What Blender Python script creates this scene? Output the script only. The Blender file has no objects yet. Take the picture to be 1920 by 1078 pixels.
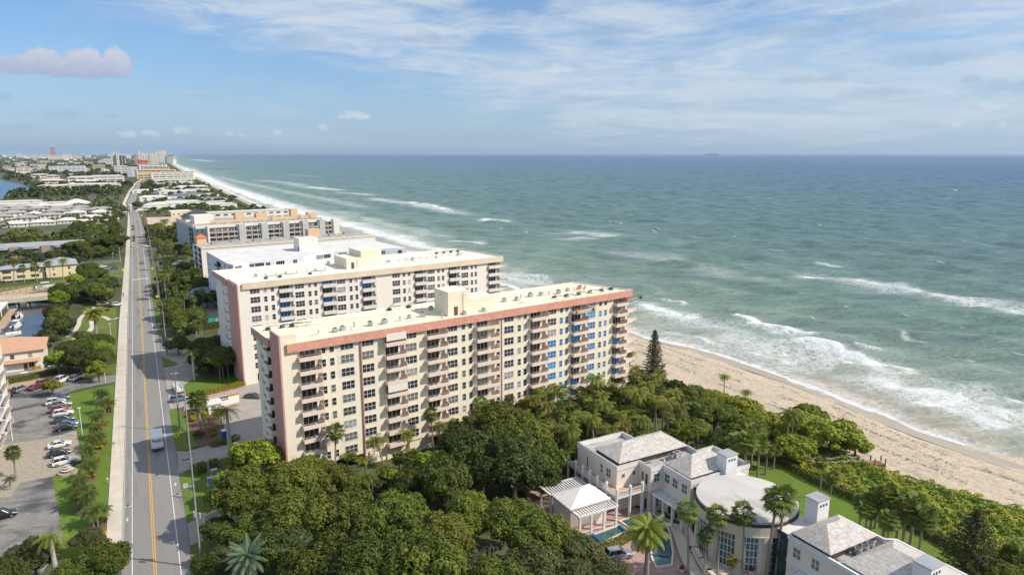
SKYG = (.53, .70, .89); HZC = (.335, .45, .60); CIR = .98; CLC = (.52,.59,.67); HAZE = 2.6e-5; EXPO = .43
import bpy, math, random
import numpy as np
from mathutils import Vector, Matrix
from mathutils.geometry import delaunay_2d_cdt
random.seed(7); RNG = np.random.default_rng(7)
S = bpy.context.scene; COL = S.collection
PI = math.pi; rad = math.radians
# ---- survey of the place: camera height, heading; G() gives the ground spot seen at a photo pixel
F = 1280.; PIT = math.atan(251/1280); YAW = rad(28.63); H = 65.
def G(px, py, z=0.):
    x = px-960; u = 539-py
    fw = F*math.cos(PIT)+u*math.sin(PIT); dn = F*math.sin(PIT)-u*math.cos(PIT)
    t = (H-z)/dn; a = x*t; b = fw*t
    return (a*math.cos(YAW)+b*math.sin(YAW), -a*math.sin(YAW)+b*math.cos(YAW))
def GP(pts, z=0.): return [G(a, b, z) for a, b in pts]
def PX(X, Y, Z):
    a = X*math.cos(YAW)-Y*math.sin(YAW); b = X*math.sin(YAW)+Y*math.cos(YAW); c = Z-H
    d = b*math.cos(PIT)-c*math.sin(PIT); u = b*math.sin(PIT)+c*math.cos(PIT)
    return (960+F*a/d, 539-F*u/d) if d > 1 else (-9999, 9999)
def HZ(X, Y, py):
    lo, hi = -10., 600.
    for _ in range(50):
        m = (lo+hi)/2
        if PX(X, Y, m)[1] > py: lo = m
        else: hi = m
    return lo
# ---- materials
def nodes(name):
    m = bpy.data.materials.new(name); m.use_nodes = True
    nt = m.node_tree; b = nt.nodes['Principled BSDF']
    return m, nt, b
def nd(nt, t, **kw):
    n = nt.nodes.new(t)
    for k, v in kw.items():
        if k in n.inputs: n.inputs[k].default_value = v
        else: setattr(n, k, v)
    return n
def c4(c): return (c[0], c[1], c[2], 1)
def ramp(nt, stops, fac):
    r = nt.nodes.new('ShaderNodeValToRGB'); e = r.color_ramp.elements
    while len(e) > 1: e.remove(e[0])
    e[0].position = stops[0][0]; e[0].color = c4(stops[0][1])
    for p, c in stops[1:]:
        q = e.new(p); q.color = c4(c)
    nt.links.new(fac, r.inputs[0]); return r
def mixc(nt, fac, a, b, mode='MIX'):
    m = nt.nodes.new('ShaderNodeMix'); m.data_type = 'RGBA'; m.blend_type = mode
    for s, v in ((m.inputs[0], fac), (m.inputs[6], a), (m.inputs[7], b)):
        if hasattr(v, 'is_output'): nt.links.new(v, s)
        elif isinstance(v, (int, float)): s.default_value = v
        else: s.default_value = c4(v)
    return m.outputs[2]
def noise(nt, scale, detail=4, rough=.55, vec=None, stretch=None, dist=0):
    tc = nt.nodes.new('ShaderNodeTexCoord'); src = tc.outputs['Object'] if vec is None else vec
    if stretch:
        mp = nt.nodes.new('ShaderNodeMapping'); mp.inputs['Scale'].default_value = stretch
        nt.links.new(src, mp.inputs[0]); src = mp.outputs[0]
    n = nd(nt, 'ShaderNodeTexNoise', Scale=scale, Detail=detail, Roughness=rough, Distortion=dist)
    nt.links.new(src, n.inputs[0]); return n.outputs[0]
def M(name, col, col2=None, scale=.5, detail=5, rough=.8, spec=.3, lo=.35, hi=.65, stretch=None, third=None, bump=0, metal=0, fine=None):
    """a surface of two (or three) blotched colours"""
    m, nt, b = nodes(name)
    b.inputs['Roughness'].default_value = rough; b.inputs['Specular IOR Level'].default_value = spec
    b.inputs['Metallic'].default_value = metal
    if col2 is None: col2 = [c*.86 for c in col]
    f = noise(nt, scale, detail, stretch=stretch)
    out = ramp(nt, [(lo, col), (hi, col2)], f).outputs[0]
    if third:
        f2 = noise(nt, third[1], 4, stretch=stretch, dist=.4)
        r2 = ramp(nt, [(third[2], (0, 0, 0)), (third[3], (1, 1, 1))], f2)
        out = mixc(nt, r2.outputs[0], out, third[0])
    if fine:
        f3 = noise(nt, fine[0], 3); r3 = ramp(nt, [(.3, (1-fine[1],)*3), (.7, (1+fine[1],)*3)], f3)
        out = mixc(nt, 1.0, out, r3.outputs[0], 'MULTIPLY')
    nt.links.new(out, b.inputs['Base Color'])
    if bump:
        bp = nd(nt, 'ShaderNodeBump', Strength=.6, Distance=bump)
        nt.links.new(noise(nt, scale*6, 4), bp.inputs['Height']); nt.links.new(bp.outputs[0], b.inputs['Normal'])
    return m
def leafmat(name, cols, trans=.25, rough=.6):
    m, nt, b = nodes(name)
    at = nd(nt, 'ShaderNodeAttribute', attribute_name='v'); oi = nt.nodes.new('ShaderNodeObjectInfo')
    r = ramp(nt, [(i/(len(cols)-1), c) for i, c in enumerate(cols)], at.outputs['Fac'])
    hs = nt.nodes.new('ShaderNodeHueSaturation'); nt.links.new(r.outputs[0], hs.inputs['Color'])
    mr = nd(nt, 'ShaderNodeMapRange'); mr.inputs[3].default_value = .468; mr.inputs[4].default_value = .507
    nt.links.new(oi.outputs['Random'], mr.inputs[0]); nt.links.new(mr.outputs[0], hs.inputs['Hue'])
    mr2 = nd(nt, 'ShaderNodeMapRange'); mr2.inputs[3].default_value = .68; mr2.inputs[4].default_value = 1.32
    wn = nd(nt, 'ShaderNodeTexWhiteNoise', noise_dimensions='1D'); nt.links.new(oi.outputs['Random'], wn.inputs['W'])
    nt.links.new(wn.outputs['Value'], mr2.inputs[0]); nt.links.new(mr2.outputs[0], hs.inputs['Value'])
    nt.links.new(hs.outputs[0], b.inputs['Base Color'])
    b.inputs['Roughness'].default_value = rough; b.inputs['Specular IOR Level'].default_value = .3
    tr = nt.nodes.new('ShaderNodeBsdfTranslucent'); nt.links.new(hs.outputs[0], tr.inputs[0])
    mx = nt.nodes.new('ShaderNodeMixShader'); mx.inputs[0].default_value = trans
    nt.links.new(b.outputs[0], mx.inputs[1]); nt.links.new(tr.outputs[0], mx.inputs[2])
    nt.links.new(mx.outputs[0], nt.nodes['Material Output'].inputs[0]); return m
def glassmat(name, stops, rough=.18):
    m, nt, b = nodes(name); oi = nt.nodes.new('ShaderNodeObjectInfo')
    r = ramp(nt, stops, oi.outputs['Random']); r.color_ramp.interpolation = 'CONSTANT'
    f = noise(nt, 1.3, 2); r2 = ramp(nt, [(.35, (.6,)*3), (.65, (1.35,)*3)], f)
    nt.links.new(mixc(nt, 1.0, r.outputs[0], r2.outputs[0], 'MULTIPLY'), b.inputs['Base Color'])
    b.inputs['Roughness'].default_value = rough; b.inputs['Specular IOR Level'].default_value = .5
    return m
# ---- mesh builder
class MB:
    def __init__(s): s.v = []; s.f = []; s.m = []
    def add(s, vs, fs, m=0):
        o = len(s.v); s.v += [tuple(q) for q in vs]
        for f in fs: s.f.append([o+i for i in f]); s.m.append(m)
    def box(s, x0, x1, y0, y1, z0, z1, m=0, mt=None):
        if x0 > x1: x0, x1 = x1, x0
        if y0 > y1: y0, y1 = y1, y0
        v = [(x0,y0,z0),(x1,y0,z0),(x1,y1,z0),(x0,y1,z0),(x0,y0,z1),(x1,y0,z1),(x1,y1,z1),(x0,y1,z1)]
        s.add(v, [(0,3,2,1),(0,1,5,4),(1,2,6,5),(2,3,7,6),(3,0,4,7)], m); s.add(v[4:], [(0,1,2,3)], m if mt is None else mt)
    def prism(s, pts, z0, z1, m=0, mt=None, bottom=True):
        a = sum(pts[i][0]*pts[(i+1) % len(pts)][1]-pts[(i+1) % len(pts)][0]*pts[i][1] for i in range(len(pts)))
        if a < 0: pts = pts[::-1]
        n = len(pts); v = [(p[0], p[1], z0) for p in pts]+[(p[0], p[1], z1) for p in pts]
        s.add(v, [(i, (i+1) % n, n+(i+1) % n, n+i) for i in range(n)], m)
        s.add(v[n:], [list(range(n))], m if mt is None else mt)
        if bottom: s.add(v[:n], [list(range(n))[::-1]], m)
    def cyl(s, x, y, z0, z1, r0, r1=None, n=10, m=0, mt=None):
        r1 = r0 if r1 is None else r1
        v = [(x+r0*math.cos(2*PI*i/n), y+r0*math.sin(2*PI*i/n), z0) for i in range(n)]+[(x+r1*math.cos(2*PI*i/n), y+r1*math.sin(2*PI*i/n), z1) for i in range(n)]
        s.add(v, [(i, (i+1) % n, n+(i+1) % n, n+i) for i in range(n)]+[list(range(n))[::-1]], m); s.add(v[n:], [list(range(n))], m if mt is None else mt)
    def tube(s, pts, rs, n=6, m=0):
        P = [Vector(p) for p in pts]; rs = rs if hasattr(rs, '__len__') else [rs]*len(P); vs = []
        for i, p in enumerate(P):
            d = (P[min(i+1, len(P)-1)]-P[max(i-1, 0)]).normalized()
            a = d.cross(Vector((0, 0, 1)) if abs(d.z) < .9 else Vector((1, 0, 0))).normalized(); b = d.cross(a)
            vs += [p+(a*math.cos(2*PI*k/n)+b*math.sin(2*PI*k/n))*rs[i] for k in range(n)]
        fs = [(i*n+k, i*n+(k+1) % n, (i+1)*n+(k+1) % n, (i+1)*n+k) for i in range(len(P)-1) for k in range(n)]
        L = (len(P)-1)*n
        s.add(vs, fs+[list(range(n))[::-1], [L+k for k in range(n)]], m)
    def hip(s, x0, x1, y0, y1, z0, z1, rx0=None, rx1=None, ry=None, t=.18, m=0):
        w = (y1-y0)/2; rx0 = x0+w if rx0 is None else rx0; rx1 = x1-w if rx1 is None else rx1; ry = (y0+y1)/2 if ry is None else ry
        if rx1 < rx0: rx0 = rx1 = (rx0+rx1)/2
        v = [(x0,y0,z0),(x1,y0,z0),(x1,y1,z0),(x0,y1,z0),(x0,y0,z0+t),(x1,y0,z0+t),(x1,y1,z0+t),(x0,y1,z0+t),(rx0,ry,z1),(rx1+.01,ry,z1)]
        s.add(v, [(0,3,2,1),(0,1,5,4),(1,2,6,5),(2,3,7,6),(3,0,4,7),(4,5,9,8),(5,6,9),(6,7,8,9),(7,4,8)], m)
    def build(s, name, mats, parent=None, loc=(0,0,0), rz=0, smooth=False, link=True):
        me = bpy.data.meshes.new(name); me.from_pydata(s.v, [], s.f)
        for q in (mats if isinstance(mats, (list, tuple)) else [mats]): me.materials.append(q)
        me.polygons.foreach_set('material_index', s.m)
        if smooth: me.polygons.foreach_set('use_smooth', [True]*len(s.f))
        me.update(); o = bpy.data.objects.new(name, me); o.location = loc; o.rotation_euler = (0, 0, rz); o.parent = parent
        if link: COL.objects.link(o)
        return o
def tag(o, label=None, cat=None, group=None, kind=None):
    if label: o['label'] = label
    if cat: o['category'] = cat
    if group: o['group'] = group
    if kind: o['kind'] = kind
    return o
def thing(name, label, cat, loc=(0,0,0), rz=0, group=None, link=True):
    o = bpy.data.objects.new(name, None); o.location = loc; o.rotation_euler = (0, 0, rz); o.empty_display_size = .5
    if link: COL.objects.link(o)
    return tag(o, label, cat, group)
def put(src, parent, loc=(0,0,0), rz=0, scale=None):
    """copy of one part (shared mesh) under a thing"""
    o = src.copy(); o.parent = parent; o.location = loc; o.rotation_euler = (0, 0, rz)
    if scale: o.scale = scale
    COL.objects.link(o)
    for ch in KIDS.get(src.name, []): put(ch, o, ch.location, ch.rotation_euler[2])
    return o
KIDS = {}
def dup(tree, loc, rz=0, sc=1, label=None, group=None, cat=None, tilt=(0, 0)):
    root, kids = tree
    r = root.copy(); r.location = loc; r.rotation_euler = (tilt[0], tilt[1], rz); r.scale = sc if hasattr(sc, '__len__') else (sc,)*3
    COL.objects.link(r); tag(r, label, cat, group)
    for k in kids:
        c = k.copy(); c.parent = r; COL.objects.link(c)
    return r
def np_mesh(name, V, Q, mats, mi=None, v=None, smooth=False):
    """numpy mesh of quads"""
    me = bpy.data.meshes.new(name); V = np.asarray(V, np.float32); Q = np.asarray(Q, np.int32); n = len(Q); k = Q.shape[1]
    me.vertices.add(len(V)); me.vertices.foreach_set('co', V.ravel())
    me.loops.add(n*k); me.loops.foreach_set('vertex_index', Q.ravel())
    me.polygons.add(n); me.polygons.foreach_set('loop_start', np.arange(0, n*k, k, dtype=np.int32))
    try: me.polygons.foreach_set('loop_total', np.full(n, k, np.int32))
    except Exception: pass
    for q in (mats if isinstance(mats, (list, tuple)) else [mats]): me.materials.append(q)
    if mi is not None: me.polygons.foreach_set('material_index', np.asarray(mi, np.int32))
    if smooth: me.polygons.foreach_set('use_smooth', np.ones(n, bool))
    me.update(calc_edges=True)
    if v is not None:
        a = me.attributes.new('v', 'FLOAT', 'FACE'); a.data.foreach_set('value', np.asarray(v, np.float32))
    return me
EXC=[]
def pin(x, y, poly):
    c = False; j = len(poly)-1
    for i in range(len(poly)):
        xi, yi = poly[i][:2]; xj, yj = poly[j][:2]
        if (yi > y) != (yj > y) and x < (xj-xi)*(y-yi)/(yj-yi)+xi: c = not c
        j = i
    return c
def sheet(name, pts, z, m, kind='structure', thick=0, label=None, cat=None):
    """flat area; with thick > 0 a slab (kerb)"""
    b = MB()
    if thick: b.prism(pts, z-thick, z, 0)
    else:
        a = sum(pts[i][0]*pts[(i+1) % len(pts)][1]-pts[(i+1) % len(pts)][0]*pts[i][1] for i in range(len(pts)))
        if a < 0: pts = pts[::-1]
        b.add([(p[0], p[1], z) for p in pts], [list(range(len(pts)))])
    o = b.build(name, m); tag(o, label, cat, kind=kind); return o
def strip(b, path, w0, w1, z, m=0, z2=None):
    """ribbon along path, offsets w0..w1 to the right of travel"""
    P = [Vector((p[0], p[1])) for p in path]; vs = []
    for i, p in enumerate(P):
        d = (P[min(i+1, len(P)-1)]-P[max(i-1, 0)]).normalized(); n = Vector((d.y, -d.x))
        for w in (w0, w1):
            q = p+n*w; vs.append((q.x, q.y, z))
    b.add(vs, [(2*i, 2*i+1, 2*i+3, 2*i+2) for i in range(len(P)-1)], m)
def fix_up(o):
    me = o.data
    import bmesh
    bm = bmesh.new(); bm.from_mesh(me); bmesh.ops.recalc_face_normals(bm, faces=bm.faces); bm.to_mesh(me); bm.free()
    return o
m_asph = M('asphalt', (.235,.225,.215), (.275,.265,.25), .05, 6, .9, .2, third=((.19,.185,.18), .35, .56, .7), stretch=(1, .12, 1), fine=(3, .12))
m_shoulder = M('shoulder_asphalt', (.185,.18,.175), (.22,.215,.21), .2, 6, .9, .2, fine=(3, .1))
m_conc = M('sidewalk_concrete', (.62,.56,.47), (.54,.48,.40), .3, 6, .9, .2, fine=(2, .06))
m_kerb = M('kerb_concrete', (.50,.46,.40), None, .6)
m_white = M('white_marking', (.75,.75,.73), (.6,.6,.58), 1.5)
m_yellow = M('yellow_marking', (.72,.42,.045), (.62,.36,.05), 1.5)
m_grass = M('lawn_grass', (.115,.155,.035), (.155,.185,.045), .16, 6, .9, .1, fine=(2.5, .22), third=((.17,.18,.06), .09, .6, .75))
m_grass2 = M('bright_lawn', (.105,.175,.028), (.135,.20,.035), .2, 5, .9, .1, fine=(2.5, .15))
m_ground = M('ground_soil', (.060,.088,.034), (.13,.125,.075), .035, 7, .95, .1, fine=(1.2, .25), third=((.27,.24,.19), .018, .60, .74))
m_lot = M('worn_asphalt', (.27,.255,.235), (.215,.205,.19), .3, 7, .92, .15, third=((.085,.085,.09), .12, .49, .62), stretch=(1, 1.3, 1), fine=(2, .12))
m_lot2 = M('dark_lot_asphalt', (.12,.12,.125), (.16,.16,.16), .2, 6, .9, .15)
m_paver = M('tan_pavers', (.40,.34,.26), (.30,.27,.22), 1.2, 4, .9, .15, fine=(3.5, .25))
m_pinkpave = M('pink_pavers', (.47,.30,.25), (.40,.27,.23), .6, 5, .9, .15, fine=(2.5, .15))
m_tanstrip = M('tan_path', (.50,.34,.22), (.43,.30,.2), .3)
m_drive = M('driveway_pavers', (.40,.35,.315), (.34,.30,.27), .3, 5, .9, .15, fine=(2, .1))
m_sand = M('beach_sand', (.53,.44,.335), (.465,.385,.29), .12, 8, .95, .1, third=((.30,.255,.205), .42, .57, .74), stretch=(1, .3, 1), fine=(1.1, .2), bump=.25)
m_lotsand = M('bare_sand', (.62,.47,.36), (.50,.38,.29), .08, 6, .95, .1)
m_mulch = M('mulch', (.12,.07,.045), (.18,.11,.07), 2)
m_canal = M('canal_water', (.035,.042,.045), (.045,.052,.055), .1, 5, .12, .5, bump=.03)
m_lagoon = M('lagoon_water', (.05,.105,.19), (.06,.12,.21), .02, 5, .3, .5)
m_pool = M('pool_water', (.02,.30,.27), (.03,.34,.31), .3, 3, .12, .5)
m_pondw = M('pond_water', (.035,.10,.095), (.05,.13,.12), .5, 4, .1, .5)
m_bluetile = M('blue_tile', (.03,.09,.26), (.04,.12,.32), 2, 3, .3)
m_cream = M('cream_stucco', (.83,.735,.565), (.78,.69,.525), .25, 6, .85, .2, stretch=(1, 1, .25), third=((.66,.57,.44), .5, .60, .8), fine=(.9, .03))
m_creamlt = M('pale_cream_stucco', (.80,.74,.64), (.76,.70,.60), .25, 6, .85, .2)
m_pinkw = M('pink_stucco', (.60,.325,.285), (.54,.30,.265), .3, 6, .85, .2)
m_fascia = M('coral_tile_fascia', (.68,.34,.25), (.60,.30,.22), .9, 4, .8, .2, fine=(3.2, .2))
m_fascia2 = M('cream_fascia', (.74,.62,.46), None, .3)
m_balc = M('balcony_beige', (.80,.63,.52), (.75,.59,.49), .6, 4, .85, .2)
m_balcw = M('balcony_white', (.72,.69,.66), None, .6)
m_slab = M('balcony_slab', (.76,.68,.57), None, .6)
m_whitew = M('white_stucco', (.78,.735,.66), (.73,.69,.62), .25, 6, .85, .2, stretch=(1, 1, .25), third=((.62,.59,.54), .5, .62, .82))
m_coolw = M('cool_white_stucco', (.74,.75,.78), (.69,.70,.73), .25, 5, .85, .2)
m_greyw = M('grey_stucco', (.52,.52,.525), (.47,.47,.475), .3)
m_roofA = M('white_roof_membrane', (.84,.785,.70), (.78,.72,.63), .12, 8, .85, .2, third=((.55,.38,.22), .16, .57, .74), stretch=(.25, 1.6, 1), fine=(1.6, .06))
m_roofW = M('clean_white_roof', (.72,.71,.69), (.60,.59,.575), .2, 8, .85, .2, third=((.42,.36,.30), .25, .63, .8))
m_roofG = M('grey_roof', (.42,.40,.38), (.32,.30,.29), .3, 6, .9)
m_roofdirty = M('weathered_flat_roof', (.50,.47,.43), (.34,.32,.30), .5, 7, .9, .2, third=((.10,.095,.09), .35, .56, .68))
m_slate = M('slate_roof', (.15,.17,.20), (.20,.22,.25), .8, 4, .6, .4, stretch=(.3, 3, 1))
m_bluegrey = M('bluegrey_roof', (.37,.385,.40), (.31,.325,.34), .4)
m_whitetin = M('white_house_roof', (.66,.645,.61), (.56,.545,.52), .5, 5, .6, .3, stretch=(3, .5, 1))
m_greytin = M('pale_grey_roof', (.38,.355,.325), (.31,.29,.27), .4, 5)
m_darkroof = M('charcoal_roof', (.055,.06,.075), (.08,.085,.1), .5)
m_orangetile = M('orange_tile_roof', (.56,.33,.215), (.48,.285,.19), .8, 5, .85, .2, fine=(3, .15), stretch=(1, 3, 1))
m_orange2 = M('bright_orange_roof', (.75,.20,.07), None, .8)
m_apricot = M('apricot_stucco', (.68,.49,.30), (.62,.45,.27), .4)
m_yellowst = M('yellow_stucco', (.76,.66,.42), (.70,.60,.38), .3)
m_stone = M('pinkgrey_stone', (.42,.33,.28), (.30,.25,.22), 1.6, 5)
m_peach = M('peach_stucco', (.79,.68,.585), (.75,.64,.55), .3, 5, .85, .2)
m_trim = M('white_trim', (.74,.735,.725), (.69,.685,.68), .8, 3, .6, .3)
m_limest = M('cream_limestone', (.66,.58,.48), (.58,.51,.42), .5, 6, .85)
m_frame = M('window_frame_white', (.75,.74,.72), None, 1)
m_rail = M('rail_metal', (.42,.36,.32), None, 1, 3, .5)
m_darkm = M('dark_metal', (.06,.06,.065), None, 1, 3, .5)
m_steel = M('galvanised_steel', (.42,.43,.44), (.34,.35,.36), 1.5, 3, .45, .5, metal=.3)
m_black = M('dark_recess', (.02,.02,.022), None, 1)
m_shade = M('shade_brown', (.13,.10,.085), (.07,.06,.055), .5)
m_wood = M('pole_wood', (.30,.26,.22), (.24,.20,.17), 1.5, 5, stretch=(1, 1, .1))
m_polec = M('pole_concrete', (.30,.295,.285), None, 1)
m_deckw = M('deck_wood', (.34,.17,.11), (.27,.14,.09), 1.5)
m_dock = M('dock_wood', (.42,.31,.2), (.34,.26,.18), .8)
m_bridge = M('bridge_concrete', (.55,.48,.37), (.47,.41,.33), .3)
m_rope = M('rope', (.7,.65,.58), None, 1)
m_bark = M('bark', (.20,.16,.12), (.13,.105,.085), 2, 5, .95, .1, stretch=(1, 1, .25))
m_palmt = M('palm_trunk', (.33,.28,.225), (.24,.20,.165), 3, 4, .95, .1, stretch=(.4, .4, 2))
m_royalt = M('royal_trunk', (.50,.46,.38), (.42,.38,.32), 2, 4)
m_shaft = M('crownshaft', (.13,.22,.06), None, 2)
m_glass = glassmat('window_glass', [(0, (.035,.04,.045)), (.5, (.06,.062,.065)), (.72, (.16,.165,.165)), (.86, (.34,.34,.33)), (.95, (.5,.5,.5))])
m_glassb = glassmat('taped_blue_glass', [(0, (.03,.16,.42)), (.5, (.07,.20,.36)), (.8, (.03,.30,.62))], .3)
m_glassd = glassmat('dark_glass', [(0, (.03,.032,.034)), (.4, (.07,.07,.07)), (.65, (.15,.145,.135)), (.85, (.28,.27,.25))])
m_glassg = glassmat('green_glass', [(0, (.03,.075,.065)), (.5, (.05,.10,.085))], .06)
m_glasst = glassmat('teal_glass', [(0, (.055,.12,.13)), (.5, (.09,.16,.17))], .08)
m_bluepl = M('blue_plastic', (.02,.13,.42), None, 2, 3, .4)
m_redw = M('red_paint', (.45,.04,.03), None, 2, 3, .4)
m_orgp = M('orange_vest', (.80,.20,.03), None, 2)
m_skin = M('skin', (.45,.28,.2), None, 2)
m_cloth = M('dark_cloth', (.05,.05,.08), None, 2)
m_sign_y = M('yellow_sign', (.85,.78,.02), None, 2, 3, .5)
m_tire = M('tyre_rubber', (.02,.02,.02), None, 2)
m_rim = M('wheel_rim', (.35,.35,.36), None, 2, 3, .3, metal=.6)
m_cglass = M('car_glass', (.02,.025,.03), (.035,.04,.045), 2, 2, .06, .6)
m_lampw = M('headlamp_lens', (.75,.75,.75), None, 2, 2, .1)
m_lampr = M('tail_lamp_lens', (.45,.02,.02), None, 2, 2, .15)
def paint(name, c, metal=.2):
    m, nt, b = nodes(name); b.inputs['Base Color'].default_value = c4(c); b.inputs['Roughness'].default_value = .28
    b.inputs['Metallic'].default_value = metal; b.inputs['Coat Weight'].default_value = .5
    f = noise(nt, 1.5, 3); r = ramp(nt, [(.3, [q*.9 for q in c]), (.7, c)], f); nt.links.new(r.outputs[0], b.inputs['Base Color']); return m
PAINT = {'white': paint('white_paint', (.72,.72,.71), 0), 'silver': paint('silver_paint', (.42,.43,.45), .5), 'black': paint('black_paint', (.015,.015,.018), .1),
 'grey': paint('grey_paint', (.09,.10,.11), .3), 'red': paint('red_car_paint', (.32,.02,.025), .1), 'blue': paint('blue_paint', (.10,.17,.28), .3), 'maroon': paint('maroon_paint', (.13,.015,.025), .1), 'teal': paint('teal_paint', (.03,.16,.14), .1)}
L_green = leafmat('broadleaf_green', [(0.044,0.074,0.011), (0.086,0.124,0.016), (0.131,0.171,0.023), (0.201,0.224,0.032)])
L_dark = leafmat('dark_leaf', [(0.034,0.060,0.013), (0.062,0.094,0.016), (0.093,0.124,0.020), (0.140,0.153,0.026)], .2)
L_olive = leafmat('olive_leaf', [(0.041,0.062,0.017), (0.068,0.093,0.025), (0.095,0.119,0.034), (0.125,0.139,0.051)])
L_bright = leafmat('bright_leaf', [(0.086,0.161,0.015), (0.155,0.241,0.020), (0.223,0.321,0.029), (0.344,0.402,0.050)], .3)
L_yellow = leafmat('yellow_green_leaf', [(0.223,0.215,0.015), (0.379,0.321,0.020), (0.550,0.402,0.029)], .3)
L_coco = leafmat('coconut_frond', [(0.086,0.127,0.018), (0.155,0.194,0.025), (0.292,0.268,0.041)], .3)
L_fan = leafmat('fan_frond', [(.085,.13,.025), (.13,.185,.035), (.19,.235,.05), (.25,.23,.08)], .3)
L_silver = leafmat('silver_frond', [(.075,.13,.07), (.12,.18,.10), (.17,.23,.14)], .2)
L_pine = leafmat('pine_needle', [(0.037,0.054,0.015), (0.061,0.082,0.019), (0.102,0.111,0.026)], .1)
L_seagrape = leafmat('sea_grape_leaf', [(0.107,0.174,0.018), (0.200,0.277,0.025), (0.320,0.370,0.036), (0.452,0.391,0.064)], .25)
L_hedge = leafmat('hedge_leaf', [(0.092,0.119,0.016), (0.164,0.179,0.021), (0.246,0.224,0.031)], .2)
L_red = leafmat('croton_leaf', [(.10,.03,.015), (.14,.09,.02), (.08,.11,.02)], .2)
m_truckw = M('truck_white', (.86,.84,.80), (.82,.80,.77), 1, 3, .6, .2)
# ================= coast, ground, sea =================
SHY = [-400, 60, 95, 130, 150, 175, 195, 240, 322, 470, 570, 655, 735, 919, 1378, 1960, 3200, 5273, 9000, 40000, 90000]
SHX = [166, 165, 165, 168.5, 168.5, 167, 161, 160, 164, 160, 148, 148.5, 146, 138, 143, 155, 185, 240, 420, 2000, 4500]
DUY = [-400, 40, 58, 80, 105, 120, 133, 146, 190, 215, 260, 330, 470, 540, 700, 878, 1264, 1960, 3200, 5273, 9000, 40000, 90000]
DUX = [140, 138, 137, 131, 136, 138, 133, 122, 119, 126, 137, 142, 141, 137, 130, 125.5, 130, 141, 165, 215, 390, 1950, 4400]
def shx(y): return np.interp(y, SHY, SHX)
def dux(y): return np.interp(y, DUY, DUX)
SEA = -3.
lagoon = GP([(-260,338),(0,337),(17,340),(45,347),(67,353),(57,359),(35,362),(28,366),(12,372),(0,376),(-300,384)], -1.2)
canal = GP([(-110,588),(-30,575),(28,566),(62,563),(100,563),(112,572),(104,586),(101,604),(93,620),(70,633),(20,634),(2,630),(16,600),(22,578),(-20,590),(-110,610)], -1.2)
canal = [(-75,385),(-58,371),(-49,376),(-42,372),(-33,366),(-31,352),(-33,335),(-33,316),(-35,300),(-40,293),(-48,293),(-50,305),(-49.5,335),(-53,357),(-66,362),(-82,370)]
ycoast = [-400, 0] + DUY[2:-2] + [20000, 40000]
gp = [(dux(y), y) for y in ycoast]+[(-38000, 40000), (-38000, -400)]
def cdt_sheet(name, outer, holes, z, m):
    vs = []; es = []
    for lp in [outer]+holes:
        o = len(vs); vs += [Vector(p) for p in lp]; es += [(o+i, o+(i+1) % len(lp)) for i in range(len(lp))]
    v, e, f, *_ = delaunay_2d_cdt(vs, es, [], 2, 1e-3)
    b = MB()
    for t in f:
        c = sum((v[i] for i in t), Vector((0, 0)))/len(t)
        if any(pin(c.x, c.y, h) for h in holes): continue
        a = (v[t[1]]-v[t[0]]).cross(v[t[2]]-v[t[0]])
        t = list(t) if a > 0 else list(t)[::-1]
        b.add([(v[i].x, v[i].y, z) for i in t], [list(range(len(t)))])
    return tag(b.build(name, m), kind='structure')
cdt_sheet('ground', gp, [lagoon, canal], 0, m_ground)
for nm, poly, mm in (('canal_water', canal, m_canal), ('lagoon_water', lagoon, m_lagoon)):
    sheet(nm, poly, -1.3, mm)
    b = MB(); n = len(poly)
    for i in range(n):
        p, q = poly[i], poly[(i+1) % n]
        b.add([(p[0],p[1],-3),(q[0],q[1],-3),(q[0],q[1],.02),(p[0],p[1],.02)], [(0,1,2,3)])
    tag(b.build(nm.replace('water', 'seawall'), m_bridge), kind='structure')
# beach
ys = np.unique(np.concatenate([np.arange(-200, 1000, 4), np.arange(1000, 6000, 60), np.arange(6000, 20000, 1000)])).astype(float)
ts = np.linspace(0, 1, 26); rr = np.random.default_rng(3)
def bz(d, w): return float(np.interp(d, [-w, -w*.75, -9, -1, 3, 14], [-.06, -.4, -1.75, -2.92, -3.15, -4.4]))
V = []
for y in ys:
    a = dux(y)-6; s = shx(y)+14
    for t in ts:
        z = bz(a+(s-a)*t-(s-14), s-14-a)
        V.append((a+(s-a)*t, y, z+(0 if t in (0, 1) else .10*math.sin(y*.21+t*17)*math.sin(t*31+y*.07)+rr.normal(0, .035))))
nt_ = len(ts); Q = [(i*nt_+j, i*nt_+j+1, (i+1)*nt_+j+1, (i+1)*nt_+j) for i in range(len(ys)-1) for j in range(nt_-1)]
me = np_mesh('beach', V, Q, m_sand, smooth=True); o = bpy.data.objects.new('beach', me); COL.objects.link(o); tag(o, kind='structure')
# wet sand along the water line
m_wet = M('wet_sand', (.43,.345,.26), (.38,.31,.235), .1, 6, .35, .5, stretch=(1, .3, 1))
b = MB(); yy = [y for y in ys if y < 2500]; vs = []
for y in yy:
    s = shx(y); w = 3.0+1.0*math.sin(y*.09)+.7*math.sin(y*.023)
    a = dux(y)-6; e = s+14
    for x in (s-w, s-w*.5, s+2.2):
        vs.append((x, y, bz(x-(e-14), e-14-a)+.07))
b.add(vs, [(3*i+j, 3*i+j+1, 3*i+j+4, 3*i+j+3) for i in range(len(yy)-1) for j in (0, 1)])
tag(b.build('wet_sand', m_wet, smooth=True), kind='structure')
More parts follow.
